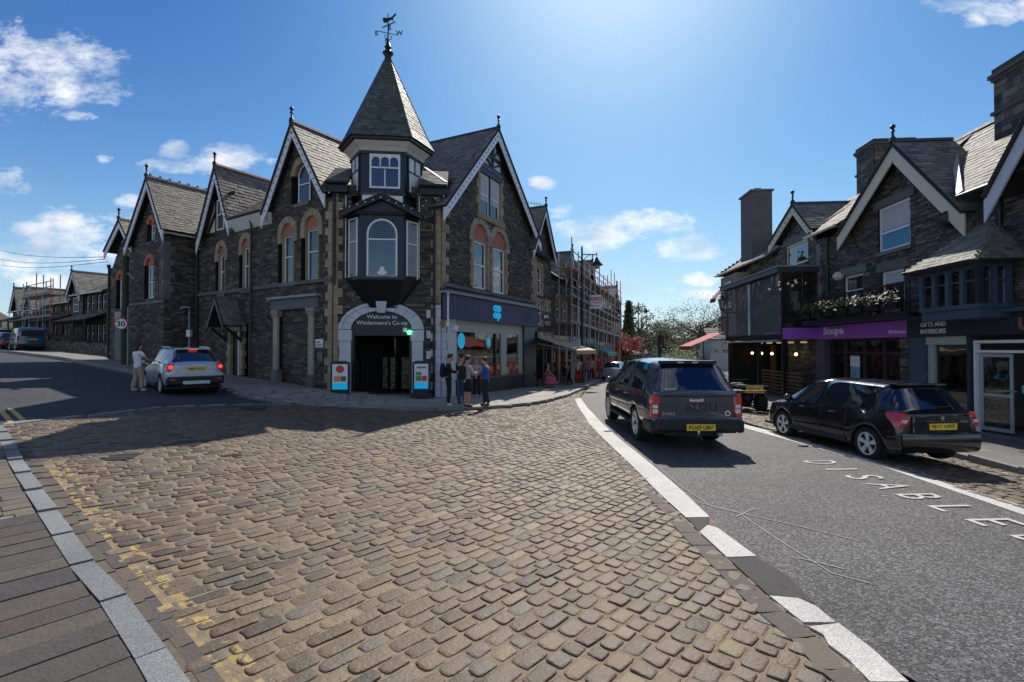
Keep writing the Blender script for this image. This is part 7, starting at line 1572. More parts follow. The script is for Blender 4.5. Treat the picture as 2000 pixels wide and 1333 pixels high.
# ---------------------------------------------------------------- trees and far country
BARK = mat('bark', (.06,.045,.035), .9, noise=.4)
def tree(X, Y, H, W_, lab, n, leaf, m, seed, shape='round', bare=.3, name='broadleaf_tree', group='trees at the end of the street'):
    rnd = random.Random(seed); g = gz(X, Y); t = thing(name, lab, 'tree', (X,Y,g), 0, group); mb = MB(); mb.tube([(X,Y,g-.2),(X+.1,Y,g+H*.3),(X-.1,Y,g+H*.62)], [H*.028,H*.02,H*.009], 8); tips = []
    for i in range(22 if shape != 'cone' else 6):
        a = rnd.uniform(0,6.28); z = g+H*rnd.uniform(.25,.6); l = W_*rnd.uniform(.25,.5); e = Vector((X+l*math.cos(a), Y+l*math.sin(a), z+H*rnd.uniform(.12,.32))); mb.tube([(X,Y,z), (X+l*.5*math.cos(a), Y+l*.5*math.sin(a), z+H*.1), e], [H*.009,H*.006,H*.002], 5); tips.append(e)
        for _ in range(3): q = e+Vector((rnd.uniform(-1,1),rnd.uniform(-1,1),rnd.uniform(.1,.8)))*W_*.14; mb.tube([e, q], [H*.002,H*.001], 4); tips.append(q)
    part('trunk', mb, BARK, t, kind='thing'); mb = MB()
    if shape == 'cone':
        for _ in range(n): h = rnd.random()**1.2; r = (1-h)*W_*.5*(.65+.35*math.sin(h*60)); a = rnd.uniform(0,6.28); q = r*math.sqrt(rnd.uniform(.3,1)); leafmass(mb, (X+q*math.cos(a), Y+q*math.sin(a), g+H*(.1+.9*h)-q*.25), .1,.1,.1, 1, leaf, rnd)
    else:
        cl = [(tp, rnd.uniform(.07,.17)*W_) for tp in tips]+[(Vector((X,Y,g+H*.8))+Vector((rnd.gauss(0,W_*.15),rnd.gauss(0,W_*.15),rnd.gauss(0,H*.07))), W_*.14) for _ in range(8)]
        if shape == 'column': cl = [(Vector((X+rnd.gauss(0,W_*.2), Y+rnd.gauss(0,W_*.2), g+H*rnd.uniform(.2,1))), W_*.22) for _ in range(26)]
        for c, r in cl: leafmass(mb, c, r, r, r*.75, max(6, n//len(cl)), leaf, rnd)
    part('crown', mb, m, t, kind='thing')
OLIVE = mat('spring_leaf_olive', (.15,.15,.055), .6, var=1, col2=(.24,.22,.09)); TWIG = mat('budding_twigs', (.17,.13,.08), .7, var=1, col2=(.20,.19,.08)); REDL = mat('red_leaf', (.40,.09,.055), .6, var=1, col2=(.55,.20,.14)); PINE = mat('pine_needles', (.045,.075,.03), .7, var=1, col2=(.09,.12,.045)); BLOS = mat('pale_blossom', (.45,.45,.22), .6, var=1, col2=(.3,.35,.1))
def TX(px, Y): return (px-1000)/960*Y
for (px, Y, H, Wd, lab, n, lf, m, sd, sh_, nm) in [
    (1228,66,10.5,5,'dark conifer rising behind the end of the scaffolding',2600,.5,PINE,1,'cone','conifer_tree'), (1250,85,12.5,4.2,'slender half-leafed poplar behind the far street lamp',900,.4,TWIG,2,'column','poplar_tree'),
    (1214,52,5.2,3.8,'small tree with bright red leaves by the far shops',2200,.26,REDL,3,'round','red_leaved_tree'), (1265,95,9.5,9,'round dark green tree just right of the far street lamp',1500,.5,PINE,4,'round','broadleaf_tree'),
    (1318,88,10,12,'budding olive tree standing left of the tallest tree',3000,.32,OLIVE,5,'round','broadleaf_tree'), (1368,84,13.5,13,'tallest bare-branched tree beside the restaurant',2600,.24,TWIG,6,'round','broadleaf_tree'),
    (1352,100,11,12,'yellow-green tree behind the tallest tree',3200,.34,OLIVE,7,'round','broadleaf_tree'), (1398,92,10,9,'olive tree partly hidden by the red awning',1400,.45,OLIVE,8,'round','broadleaf_tree'), (1290,120,8,12,'low bushy tree beyond the traffic light',1300,.6,TWIG,9,'round','broadleaf_tree')]:
    tree(TX(px,Y), Y, H*.88, Wd, lab, n, lf, m, sd, sh_, name=nm)
rnd = random.Random(77)
for i, (px, Y, r, lab) in enumerate(((1325,62,1.9,'pale flowering bush near the end of the road'), (1346,72,1.8,'yellow-green bush right of the pale flowering bush'), (1275,80,2.0,'dark bush low beside the traffic light'))):
    X = TX(px,Y); g = gz(X,Y); mb = MB(); leafmass(mb, (X,Y,g+r*.8), r*1.3, r, r, 900, .28, rnd); solo('flowering_bush', mb, [BLOS, OLIVE, PINE][i], lab, 'bush', 'bushes at the end of the street')
def ridge(name, az0, az1, dist, hf, m, seed):
    rnd = random.Random(seed); mb = MB(); vs = []; n = 80; ph = [rnd.uniform(0,6) for _ in range(5)]
    for i in range(n+1):
        a = R(az0+(az1-az0)*i/n); h = hf(az0+(az1-az0)*i/n)*(1+.08*sum(math.sin(a*(20+17*k)+ph[k]) for k in range(5)))
        for r, z in ((dist-60,-12),(dist-20,h*.55),(dist,h),(dist+80,h*.7)): vs.append((r*math.sin(a), r*math.cos(a), z))
    mb.add(vs, [(i*4+j, (i+1)*4+j, (i+1)*4+j+1, i*4+j+1) for i in range(n) for j in range(3)]); return struct(name, mb, m, smooth=80)
HILL = mat('wooded_hillside', (.06,.055,.03), .95, noise=.7, nscale=.05, wear=((.10,.09,.05),.02,.55)); ridge('hill', -62, -12, 420, lambda a: 9+15*sstep(36,46,-a), HILL, 3); ridge('hill', -12, 62, 700, lambda a: 16, HILL, 5)
wd = MB(); rnd = random.Random(5)
for i in range(700):
    a = R(rnd.uniform(9,27)); d = rnd.uniform(150,240); X = d*math.sin(a); Y = d*math.cos(a); h = rnd.uniform(4.5,7.5); leafmass(wd, (X, Y, gz(X,Y)+h*.55), 3, 3, h*.55, 9, 1.5, rnd)
o = struct('distant_woodland', wd, OLIVE, kind='stuff')
hw = thing('white_house', 'small white house with grey roof seen past the restaurant corner', 'house', (TX(1404,70),70,gz(28,70))); X = TX(1404,70); mb = MB(); mb.box(X-1.2,X+1.8,70,74,-3,3.3); part('wall', mb, mat('weathered_white_wall', (.42,.41,.39), .8, noise=.2), hw); slates((X-1.5,69.6,3.3),(X+2.1,69.6,3.3),(X+2.1,72,4.9),(X-1.5,72,4.9), hw, SLATE, ROOFBASE, expo=.5, wid=.7); mb = MB(); mb.box(X-1,X-.2,69.95,70.02,1.4,2.6); mb.box(X+.6,X+1.4,69.95,70.02,1.4,2.6); part('window', mb, GLASS, hw, kind='stuff')
# ---------------------------------------------------------------- vehicles
def paint(name, col, **k): return mat(name, col, .16, spec=.6, coat=1., noise=.05, **k)
CARBLACK = paint('black_car_paint', (.006,.007,.009)); CARGREY = paint('dark_blue_grey_paint', (.035,.045,.065)); CARSILV = mat('silver_car_paint', (.50,.55,.63), .26, metal=.4, coat=.8); CARBLUE = paint('blue_van_paint', (.02,.07,.17)); CARRED = paint('dark_red_paint', (.12,.015,.015)); CARWHITE = paint('white_car_paint', (.6,.6,.6))
CGLASS = glassmat('car_glass', (.006,.014,.026), 0, .02, 1.0); TYRE = mat('tyre_rubber', (.012,.012,.013), .85, noise=.2); ALLOY = mat('alloy_wheel', (.72,.73,.75), .3, metal=.35); TRIM = mat('black_plastic_trim', (.014,.015,.017), .55, noise=.1); CHROME = mat('chrome_trim', (.7,.7,.72), .12, metal=1.)
TLRED = mat('tail_lamp_red', (.62,.012,.02), .15, spec=.8, coat=1.); TLON = mat('lit_brake_lamp', (.8,.02,.02), .2, emit=(1,.05,.03), estr=1.2); TLW = mat('clear_lamp', (.75,.75,.77), .1, coat=1.); PLATE = mat('yellow_number_plate', (.95,.62,.03), .45)
def wheel(t, x, y, r, w, side, spokes=5, rim=ALLOY, twin=True):
    M = Matrix.Translation((x, y, r)) @ Matrix.Rotation(R(90)*side, 4, 'Y'); mb = MB(); mb.lathe([(r*.66,-w/2),(r*.93,-w/2),(r*.99,-w*.36),(r,-w*.15),(r,w*.15),(r*.99,w*.36),(r*.93,w/2),(r*.68,w/2),(r*.66,w*.3)], 28, M); wo = part('wheel', mb, TYRE, t, world=False, smooth=35)
    mb = MB(); mb.lathe([(r*.67,w*.2),(r*.68,w*.49),(r*.62,w*.49),(r*.60,w*.1)], 28, M); mb.lathe([(.035,w*.3),(.06,w*.42),(.03,w*.44)], 10, M)
    for i in range(spokes):
        for da in ((-.13,.13) if twin else (0,)):
            a = 6.2832*i/spokes; p0 = M @ Vector((.05*math.cos(a), .05*math.sin(a), w*.34)); p1 = M @ Vector((r*.63*math.cos(a+da), r*.63*math.sin(a+da), w*.42)); mb.bar(p0, p1, .045 if twin else .07, .03, up=(1,0,0))
    part('rim', mb, rim, wo, world=False, smooth=35); mb = MB(); mb.lathe([(r*.64,w*.02),(r*.64,w*.1)], 20, M); part('brake_disc', mb, mat('dark_hub', (.03,.03,.032), .5, metal=.5), wo, world=False)
def car(name, lab, cat, loc, rz, prof, axles, r, paint_, win, bodyname='body', group=None, detail=True, lvl=2, rim=ALLOY, tw=.20, hw=None, seams=()):
    t = thing(name, lab, cat, loc, rz, group); ys = sorted(set([k for q in prof.values() for k, _ in q] + [a+d for a in axles for d in (-r-.10,-r-.03,-r*.62,0,r*.62,r+.03,r+.10)]))
    ys = [y for i, y in enumerate(ys) if i == 0 or y-ys[i-1] > .018]; ys = sorted([y for y in ys if all(abs(y-q) > .02 for q in seams)]+[q+e for q in seams for e in (-.007,.007)])
    f = lambda k, y: float(np.interp(y, [a for a,_ in prof[k]], [b for _,b in prof[k]])); vs = []; nr = 13
    for y in ys:
        zb = f('zb', y); arch = None
        for a in axles:
            d = abs(y-a)
            if d <= r+.04: arch = r+math.sqrt(max(0, (r+.06)**2-d*d)); 
        if arch: zb = max(zb, arch)
        w, be, wb, ro, wr = (f(k, y) for k in ('w','belt','wb','roof','wr'))
        z1 = zb+(.03 if arch else .1); z2 = max(f('mid', y), z1+.05); be = max(be, z2+.04)
        h = [(w*(.985 if arch else .94), zb), (w, z1), (w, z2), (wb, be), (wr, max(ro-.07, be+.015)), (wr*.7, max(ro-.01, be+.03)), (0, max(ro, be+.04))]
        vs += [(-x, y, z) for x, z in h]+[(x, y, z) for x, z in reversed(h[:-1])]
    fs = []; mi = []
    for i in range(len(ys)-1):
        ym = (ys[i]+ys[i+1])/2
        for k in range(nr-1):
            kk = min(k, nr-2-k); a = i*nr+k; fs.append((a, a+1, a+1+nr, a+nr)[::-1]); m = 0
            for (name_, k0, k1, y0, y1, idx) in win:
                if k0 <= kk <= k1 and y0 <= ym <= y1: m = idx
            if ys[i+1]-ys[i] < .016 and kk <= 2 and m == 0: m = 4
            mi.append(m)
    for e, o in ((0, 0), (1, (len(ys)-1)*nr)):
        for k in range(6):
            q = (o+k, o+nr-1-k, o+nr-2-k, o+k+1) if k < 5 else (o+5, o+7, o+6); fs.append(q if e else q[::-1]); mi.append(0)
    me = bpy.data.meshes.new('cage'); me.from_pydata(vs, [], fs); ms = [paint_]+[m for m in (CGLASS, CGLASS, CGLASS, TRIM)]
    for m in ms: me.materials.append(m)
    me.polygons.foreach_set('material_index', mi); cr = me.attributes.new('crease_edge', 'FLOAT', 'EDGE'); em = {}
    for p in me.polygons:
        for ek in p.edge_keys: em.setdefault(ek, set()).add(mi[p.index])
    cnt = {}
    for p in me.polygons:
        for ek in p.edge_keys: cnt[ek] = cnt.get(ek, 0)+1
    rr_ = {0:1, 3:.45, 9:.45, 12:1}
    for e in me.edges:
        k = tuple(sorted(e.vertices)); v = 0
        if len(em.get(k, ())) > 1: v = .75
        if cnt.get(k, 0) == 1: v = 1.
        if k[1]-k[0] == nr and (k[0] % nr) in rr_: v = max(v, rr_[k[0] % nr])
        if k[1] < nr or k[0] >= (len(ys)-1)*nr: v = max(v, .35)
        cr.data[e.index].value = v
    ob = bpy.data.objects.new('cage', me); md = ob.modifiers.new('s', 'SUBSURF'); md.levels = lvl; md.render_levels = lvl; ev = evaluated(ob)
    V = [tuple(v.co) for v in ev.vertices]; groups = {}
    for p in ev.polygons: groups.setdefault(p.material_index, []).append(tuple(p.vertices))
    nm = {0: bodyname, 1: 'side_glass', 2: 'rear_window', 3: 'windscreen', 4: 'black_trim'}
    for k, fl in groups.items():
        isl = [fl]
        if k in (1,): isl = [[q for q in fl if V[q[0]][0] < 0], [q for q in fl if V[q[0]][0] >= 0]]
        for fq in isl:
            used = sorted({i for q in fq for i in q}); mp = {i: j for j, i in enumerate(used)}; mb = MB(); mb.add([V[i] for i in used], [tuple(mp[i] for i in q) for q in fq]); part(nm[k], mb, ms[k], t, world=False, smooth=40)
    bpy.data.objects.remove(ob); bpy.data.meshes.remove(ev)
    hw = hw or prof['w'][len(prof['w'])//2][1]; y1 = ys[-1]; mb = MB(); mb.box(-hw*.93, hw*.93, .12, y1-.12, .24 if r < .36 else .34, .30 if r < .36 else .42); mb.box(-hw*.6, hw*.6, .1, y1-.1, .30, .62); part('underbody', mb, TRIM, t, world=False)
    for a in axles:
        for s in (-1, 1): wheel(t, s*(hw-tw*.55), a, r, tw, s, rim=rim)
        if detail:
            for s in (-1,1): mb = MB(); mb.add([(s*(hw-.02-.3*j), a+(r+.055)*math.cos(R(q)), r+(r+.055)*math.sin(R(q))) for j in (0,1) for q in range(-20,201,20)], [(i,i+1,i+13,i+12) for i in range(11)]); part('wheel_arch_liner', mb, TRIM, t, world=False, smooth=60)
    return t
def lbox(t, name, m, x0, x1, y0, y1, z0, z1, rot=0, bev=True, parent=None, piv=None):
    """small trim block with softened edges, in the vehicle's own frame"""
    mb = MB(); c = ((x0+x1)/2, (y0+y1)/2, (z0+z1)/2); a, b, d = (x1-x0)/2, (y1-y0)/2, (z1-z0)/2; e = min(a, b, d)*.45 if bev else 0
    M = Matrix.Translation(c) @ Matrix.Rotation(rot, 4, 'X'); rings = []
    for yy, k in ((-b, e), (-b+e, 0), (b, 0)): rings.append([M @ Vector((x, yy, z)) for x, z in ((-a+k+e,-d+k),(a-k-e,-d+k),(a-k,-d+k+e),(a-k,d-k-e),(a-k-e,d-k),(-a+k+e,d-k),(-a+k,d-k-e),(-a+k,-d+k+e))])
    mb.loops(rings); return part(name, mb, m, parent or t, world=False, smooth=35)
def plate(t, txt, x, y, z, w=.52, h=.11, tilt=0., m=PLATE):
    p = lbox(t, 'number_plate', m, x-w/2, x+w/2, y-.02, y, z-h/2, z+h/2, bev=False); part('plate_lettering', text(txt, Vector((x, y-.0205, z)), (1,0,0), (0,0,1), width=w*.84, height=h*.66, ext=.003, bold=.015), BLACKP, p, world=False); return p
def ltext(t, txt, x, y, z, w, m=CHROME, parent=None, ext=.006): return part('badge_lettering', text(txt, Vector((x, y, z)), (1,0,0), (0,0,1), width=w, ext=ext, bold=.02), m, parent or t, world=False)
def mirror(t, x, y, z, m):
    mb = MB(); s = 1 if x > 0 else -1; mb.ball((x+s*.10, y, z), .11, .07, .085, n=12, k=8); mb.bar((x-s*.06,y,z-.06), (x+s*.06,y,z-.04), .05); part('wing_mirror', mb, m, t, world=False, smooth=50)
# pickup with a canopy over the load bed
P_ = dict(zb=[(0,.50),(.3,.47),(5.1,.45)], w=[(0,.86),(.05,.90),(.4,.925),(2,.93),(4.6,.92),(5.0,.86),(5.15,.74)], mid=[(0,.85),(5.15,.78)], belt=[(0,1.14),(.5,1.16),(3.9,1.12),(4.9,1.00),(5.15,.92)], wb=[(0,.83),(.05,.86),(.5,.885),(4,.885),(5.0,.80),(5.15,.66)],
    roof=[(0,1.19),(.06,1.22),(.48,1.765),(.62,1.80),(1.9,1.83),(2.6,1.82),(3.25,1.77),(3.42,1.72),(4.05,1.20),(4.9,1.08),(5.15,.97)], wr=[(0,.80),(.06,.80),(.48,.66),(.62,.69),(1.9,.70),(3.25,.66),(3.42,.66),(4.05,.78),(4.9,.74),(5.15,.6)])
px0, py0 = 3.66, 9.80
tr = car('pickup_truck', 'dark blue grey pickup truck with a hard canopy driving away up the lane', 'pickup truck', (px0, py0, gz(px0, 10.8)-.005), 0, P_, (1.27, 4.35), .385, CARGREY, [('q',3,3,.75,1.72,1),('r',3,3,1.95,2.72,1),('f',3,3,2.86,3.7,1),('b',4,5,.06,.48,2),('w',4,5,3.42,4.05,3)], tw=.26, hw=.915, seams=(1.86,2.79,3.76))
lbox(tr, 'rear_bumper', TRIM, -.87, .87, -.17, .12, .40, .66); lbox(tr, 'tailgate', CARGREY, -.74, .74, -.025, .03, .68, 1.10); lbox(tr, 'tailgate_ledge', CARGREY, -.78, .78, -.045, .02, 1.10, 1.15)
lbox(tr, 'bumper_step', CARGREY, -.88, .88, -.12, .0, .60, .69)
for s in (-1, 1):
    a = s*.82; o = lbox(tr, 'tail_lamp', TLRED, min(a-.075,a+.095), max(a-.075,a+.095), -.035, .10, .66, 1.13); lbox(tr, 'reversing_lens', TLW, a-.05, a+.05, -.045, -.03, .86, .93, parent=o); lbox(tr, 'reversing_lens', TLW, a-.05, a+.05, -.045, -.03, .76, .84, parent=o); mirror(tr, s*.95, 3.45, 1.2, CARGREY)
    mb = MB(); mb.lathe([(.47,-.02),(.475,.03),(.43,.03)], 24, Matrix.Translation((s*.90, 1.27, .385)) @ Matrix.Rotation(R(90)*s,4,'Y')); 
    lbox(tr, 'side_step', TRIM, min(s*.8,s*.97), max(s*.8,s*.97), 1.9, 3.8, .36, .42); lbox(tr, 'door_handle', CHROME, min(s*.92,s*.945), max(s*.92,s*.945), 2.0, 2.2, .97, 1.0); lbox(tr, 'door_handle', CHROME, min(s*.92,s*.945), max(s*.92,s*.945), 3.0, 3.2, .97, 1.0)
    lbox(tr, 'bumper_corner', TRIM, min(s*.78,s*.93), max(s*.78,s*.93), -.1, .5, .38, .62)
lbox(tr, 'tailgate_handle', CHROME, -.14, .14, -.055, -.02, .985, 1.045); plate(tr, 'PO69 UBV', .03, -.175, .505, .56, .125); ltext(tr, 'D-MAX', -.55, -.031, .75, .26); e = ltext(tr, 'ISUZU', .10, -.0285, .88, .62, mat('shaded_letter_paint', (.022,.028,.042), .35)); ltext(tr, 'TRUCKMAN', -.50, .045, 1.235, .22, WHITEP)  # tailgate name in darkened body paint, imitating the shade in pressed letters
mb = MB(); mb.lathe([(.055,0),(.055,.006)], 20, Matrix.Translation((.62,-.027,.76)) @ Matrix.Rotation(R(90),4,'X')); o = part('round_sticker', mb, WHITEP, tr, world=False); mb = MB(); mb.lathe([(.032,.0065),(.032,.009)], 16, Matrix.Translation((.62,-.027,.76)) @ Matrix.Rotation(R(90),4,'X')); part('sticker_centre', mb, BLACKP, o, world=False)
sp = lbox(tr, 'spoiler', TRIM, -.57, .57, .36, .60, 1.725, 1.795); 
for x in (-.18, .12): lbox(tr, 'spoiler_lamp', TLW, x-.06, x+.06, .345, .365, 1.745, 1.77, parent=sp)
lbox(tr, 'canopy_handle', TRIM, -.09, .09, .15, .22, 1.28, 1.32); lbox(tr, 'exhaust_pipe', ALLOY, .45, .53, -.02, .4, .30, .37); mb = MB(); mb.tube([(-.9,1.27,.385),(.9,1.27,.385)], .05, 8); mb.ball((.0,1.27,.385), .15); mb.tube([(.45,.3,.36),(.3,2.2,.4)], .04, 6); part('rear_axle', mb, TRIM, tr, world=False)
mb = MB(); mb.tube([(-.05,-.16,.40),(-.05,-.26,.40)], .025, 6); mb.ball((-.05,-.27,.43), .03); part('tow_ball', mb, CHROME, tr, world=False)
# hatchback estate, parked
def hatch_prof(L, H, hw, tail=.55, z0=.22):
    s = L/4.24
    return dict(zb=[(0,.30),(.2,.26),(L-.3,z0),(L,.26)], w=[(0,hw*.86),(.06,hw*.94),(.3,hw*.985),(1.4*s,hw),(3.0*s,hw),(3.9*s,hw*.93),(L-.08,hw*.8),(L,hw*.62)], mid=[(0,.60),(1.2,.58),(L,.52)], belt=[(0,.90),(.12,.97),(1.5*s,.93),(2.9*s,.90),(3.9*s,.78),(L,.62)], wb=[(0,hw*.80),(.12,hw*.90),(1.4*s,hw*.95),(3*s,hw*.94),(3.9*s,hw*.84),(L,hw*.5)],
        roof=[(0,.95),(.10,1.02),(tail,H-.07),(tail+.15,H-.02),(1.5*s,H),(2.2*s,H-.01),(2.55*s,H-.08),(3.35*s,.97),(3.9*s,.86),(L,.68)], wr=[(0,hw*.74),(.10,hw*.78),(tail,hw*.64),(tail+.15,hw*.68),(2.2*s,hw*.70),(2.55*s,hw*.69),(3.35*s,hw*.78),(3.9*s,hw*.72),(L,hw*.42)])
def hatch_win(L, tail=.55):
    s = L/4.24; return [('q',3,3,tail+.12,tail+.60,1),('r',3,3,tail+.68,1.98*s,1),('f',3,3,2.08*s,3.1*s,1),('b',4,5,.10,tail,2),('w',4,5,2.55*s,3.35*s,3)]
rw_ = Vector((6.74,9.3)); dc_ = Vector((-.1,1)).normalized(); rt_ = Vector((dc_.y,-dc_.x)); o_ = rw_+rt_*.74-dc_*.70
ec = car('estate_car', 'glossy black estate car parked in the cobbled bay before the shops', 'car', (o_.x, o_.y, gz(7.3,10)+.0), math.atan2(.1,1), hatch_prof(4.02,1.49,.82,.40), (.70, 3.14), .315, CARBLACK, hatch_win(4.02,.40), tw=.21, hw=.81, seams=(1.22,1.92,2.84))
for s in (-1, 1):
    mb = MB(); x = s*.70; mb.loops([[(x+s*a_, y, z) for a_, y, z in ring_] for ring_ in ([(-.14,.04,.90),(-.14,.05,.95),(.02,.06,.97),(.07,.26,.97),(.07,.25,.93),(.04,.04,.88)], [(-.10,.0,.84),(-.12,.01,.92),(.02,.02,.95),(.095,.28,.95),(.10,.25,.88),(.065,.0,.80)], [(-.02,.02,.72),(-.02,.02,.74),(.03,.03,.755),(.09,.12,.755),(.09,.1,.72),(.05,.03,.70)])]); o = part('tail_lamp', mb, TLRED, ec, world=False, smooth=50)
    lbox(ec, 'reversing_lens', TLW, min(x-s*.06,x+s*.03), max(x-s*.06,x+s*.03), -.02, .02, .81, .85, parent=o)
    mirror(ec, s*.86, 2.70, .98, CARBLACK)
    for y in (1.45, 2.35): lbox(ec, 'door_handle', CARBLACK, min(s*.80,s*.84), max(s*.80,s*.84), y, y+.18, .80, .83)
    lbox(ec, 'sill_trim', TRIM, min(s*.78,s*.835), max(s*.78,s*.835), 1.2, 2.9, .27, .36); lbox(ec, 'door_moulding', TRIM, min(s*.8,s*.835), max(s*.8,s*.835), 1.25, 2.85, .52, .56)
mb = MB(); mb.loops([[(x, -.012-.05*(1-(x/.78)**2)-.02*k_, z) for x, z in [(q/10*.76, z0_) for q in range(-10,11)]] for k_, z0_ in ((-2.,.27),(.2,.33),(.8,.42),(.9,.54),(.2,.60),(-3.,.63))], closed=False, caps=False); part('rear_bumper', mb, CARBLACK, ec, world=False, smooth=60); lbox(ec, 'tailgate', CARBLACK, -.55, .55, -.035, .05, .60, .93); plate(ec, 'PJ11 UXS', .0, -.04, .735, .52, .112); ltext(ec, 'Fabia', .42, -.038, .82, .14); lbox(ec, 'plate_lip', CARBLACK, -.33, .33, -.06, -.02, .80, .83)
mb = MB(); mb.lathe([(.038,0),(.038,.008)], 18, Matrix.Translation((0,-.036,.875)) @ Matrix.Rotation(R(90),4,'X')); part('round_badge', mb, CHROME, ec, world=False); mb = MB(); mb.tube([(.05,.45,1.48),(.05,.25,1.66)], .006, 4); part('roof_antenna', mb, TRIM, ec, world=False); lbox(ec, 'rear_wiper', TRIM, -.02, .38, .12, .14, 1.05, 1.07); lbox(ec, 'spoiler', CARBLACK, -.50, .50, .34, .52, 1.425, 1.465); lbox(ec, 'exhaust_pipe', ALLOY, -.5, -.42, -.02, .3, .22, .28)
# silver crossover and the other cars of the side street
PS = hatch_prof(4.28, 1.64, .88, .50); PS['zb'] = [(0,.36),(4.28,.34)]; PS['mid'] = [(0,.72),(4.28,.66)]; PS['belt'] = [(0,1.02),(.12,1.10),(1.5,1.04),(2.9,1.0),(3.9,.92),(4.28,.78)]; PS['roof'] = [(0,1.06),(.10,1.15),(.50,1.56),(.65,1.61),(1.5,1.64),(2.2,1.63),(2.55,1.55),(3.35,1.10),(3.9,1.0),(4.28,.82)]
th = R(46); sx, sy = -10.75, 16.75
ss_ = car('silver_car', 'silver crossover car with lit brake lamps stopped at the kerb of the side street', 'car', (sx, sy, gz(sx-.6, sy+.6)-.02), th, PS, (.92, 3.42), .345, CARSILV, hatch_win(4.28,.50), tw=.22, hw=.87, seams=(1.45,2.08,3.0))
for s in (-1, 1):
    x = s*.76; mb = MB(); mb.loops([[(x+s*a_, y, z) for a_, y, z in q] for q in ([(-.14,.03,.98),(-.15,.03,1.06),(.02,.05,1.10),(.10,.30,1.08),(.10,.28,1.0),(.05,.03,.94)], [(-.12,-.02,.94),(-.13,-.01,1.02),(.03,.0,1.07),(.125,.34,1.04),(.125,.3,.96),(.08,-.0,.86)], [(-.04,.0,.82),(-.04,.0,.84),(.04,.01,.86),(.11,.14,.86),(.11,.1,.82),(.06,.02,.80)])]); o = part('tail_lamp', mb, TLRED, ss_, world=False, smooth=50)
    mb = MB(); mb.ball((x-s*.03,-.015,.965), .065, .03, .06); part('brake_light', mb, TLON, o, world=False, smooth=80); mirror(ss_, s*.92, 2.85, 1.08, CARSILV); mb = MB(); mb.tube([(s*.58,.75,1.55),(s*.59,.9,1.62),(s*.59,1.4,1.635),(s*.59,2.0,1.635),(s*.58,2.2,1.60)], .018, 6); part('roof_rail', mb, CHROME, ss_, world=False); lbox(ss_, 'reflector', TLRED, min(x-s*.15,x), max(x-s*.15,x), -.085, -.05, .52, .58); lbox(ss_, 'arch_trim', TRIM, min(s*.80,s*.90), max(s*.80,s*.90), 1.4, 2.95, .30, .44)
lbox(ss_, 'rear_bumper', TRIM, -.84, .84, -.08, .15, .36, .64); lbox(ss_, 'skid_plate', CARSILV, -.40, .40, -.095, -.05, .38, .50); lbox(ss_, 'bumper_top', CARSILV, -.82, .82, -.06, .15, .63, .74); lbox(ss_, 'tailgate', CARSILV, -.58, .58, -.03, .05, .72, 1.05); plate(ss_, 'SM66 WCO', 0, -.04, .90, .56, .12); lbox(ss_, 'plate_garnish', CHROME, -.33, .33, -.055, -.02, .975, .995); lbox(ss_, 'high_brake_light', TLON, -.13, .13, .40, .45, 1.535, 1.555); lbox(ss_, 'spoiler', CARSILV, -.52, .52, .36, .55, 1.55, 1.60)
def copytree(o, parent=None):
    c = o.copy(); COL.objects.link(c)
    if parent is not None: c.parent = parent
    for ch in o.children: copytree(ch, c)
    return c
HP = hatch_prof(4.1,1.48,.83); gen = car('parked_car', 'small silver car parked on the main street beside the pavement crowd', 'car', (7.75,38.5,gz(7.75,38.5)), R(-24), HP, (.8,3.25), .31, CARSILV, hatch_win(4.1), group='cars parked along the streets', lvl=1, detail=False, hw=.82)
for s in (-1,1): lbox(gen, 'tail_lamp', TLRED, min(s*.58,s*.76), max(s*.58,s*.76), -.02, .2, .78, .93)
plate(gen, 'PX14 KLM', 0, -.005, .66)
def recolour(root, m, old=CARSILV):
    for o in root.children:
        if o.name.split('.')[0] == 'body': o.data = o.data.copy(); o.data.materials[0] = m
def gp2(px, Y): X = TX(px, Y); return (X, Y, gz(X, Y))
for (px, Y, rz, m, lab) in ((20, 43, 57, CARRED, 'dark red car parked left of the blue van'), (4, 46, 57, CARSILV, 'silver car at the very left edge beyond the dark red car'), (1252, 62, -18, CARWHITE, 'pale car parked under the far street lamp'), (1330, 64, 160, CARWHITE, 'white car facing the camera in front of the pale flowering bush'), (1362, 66, 100, CARBLUE, 'blue car parked crosswise beneath the tallest tree'), (1392, 60, 95, CARSILV, 'silver car seen under the red awning'), (1272, 75, -15, CARBLACK, 'black car in the far lane left of the dark lorry')):
    c = copytree(gen); c.location = gp2(px, Y); c.rotation_euler = (0,0,R(rz)); c['label'] = lab; recolour(c, m)
VP = dict(zb=[(0,.34),(4.9,.32)], w=[(0,.90),(.06,.94),(.4,.95),(3.6,.95),(4.6,.86),(4.9,.7)], mid=[(0,.8),(4.9,.7)], belt=[(0,1.15),(.06,1.17),(3.8,1.12),(4.9,.95)], wb=[(0,.90),(.4,.93),(3.8,.92),(4.9,.66)], roof=[(0,1.62),(.05,1.85),(.15,1.94),(2.0,1.96),(3.2,1.93),(3.5,1.85),(4.25,1.28),(4.6,1.15),(4.9,1.02)], wr=[(0,.80),(.15,.84),(3.2,.82),(3.5,.8),(4.25,.84),(4.9,.6)])
c = gp2(64, 40.2); vn_ = car('blue_van', 'blue panel van parked halfway up the side street', 'van', c, R(52), VP, (.95,3.95), .34, CARBLUE, [('f',3,3,2.8,3.9,1),('r',3,3,.3,2.6,1),('w',4,5,3.5,4.25,3)], lvl=1, detail=False, hw=.94)
lbox(vn_, 'rear_window', CGLASS, -.70, .70, -.02, .1, 1.2, 1.72); lbox(vn_, 'rear_bumper', TRIM, -.9, .9, -.1, .1, .34, .58); plate(vn_, 'PK12 VAN', 0, -.02, .95)
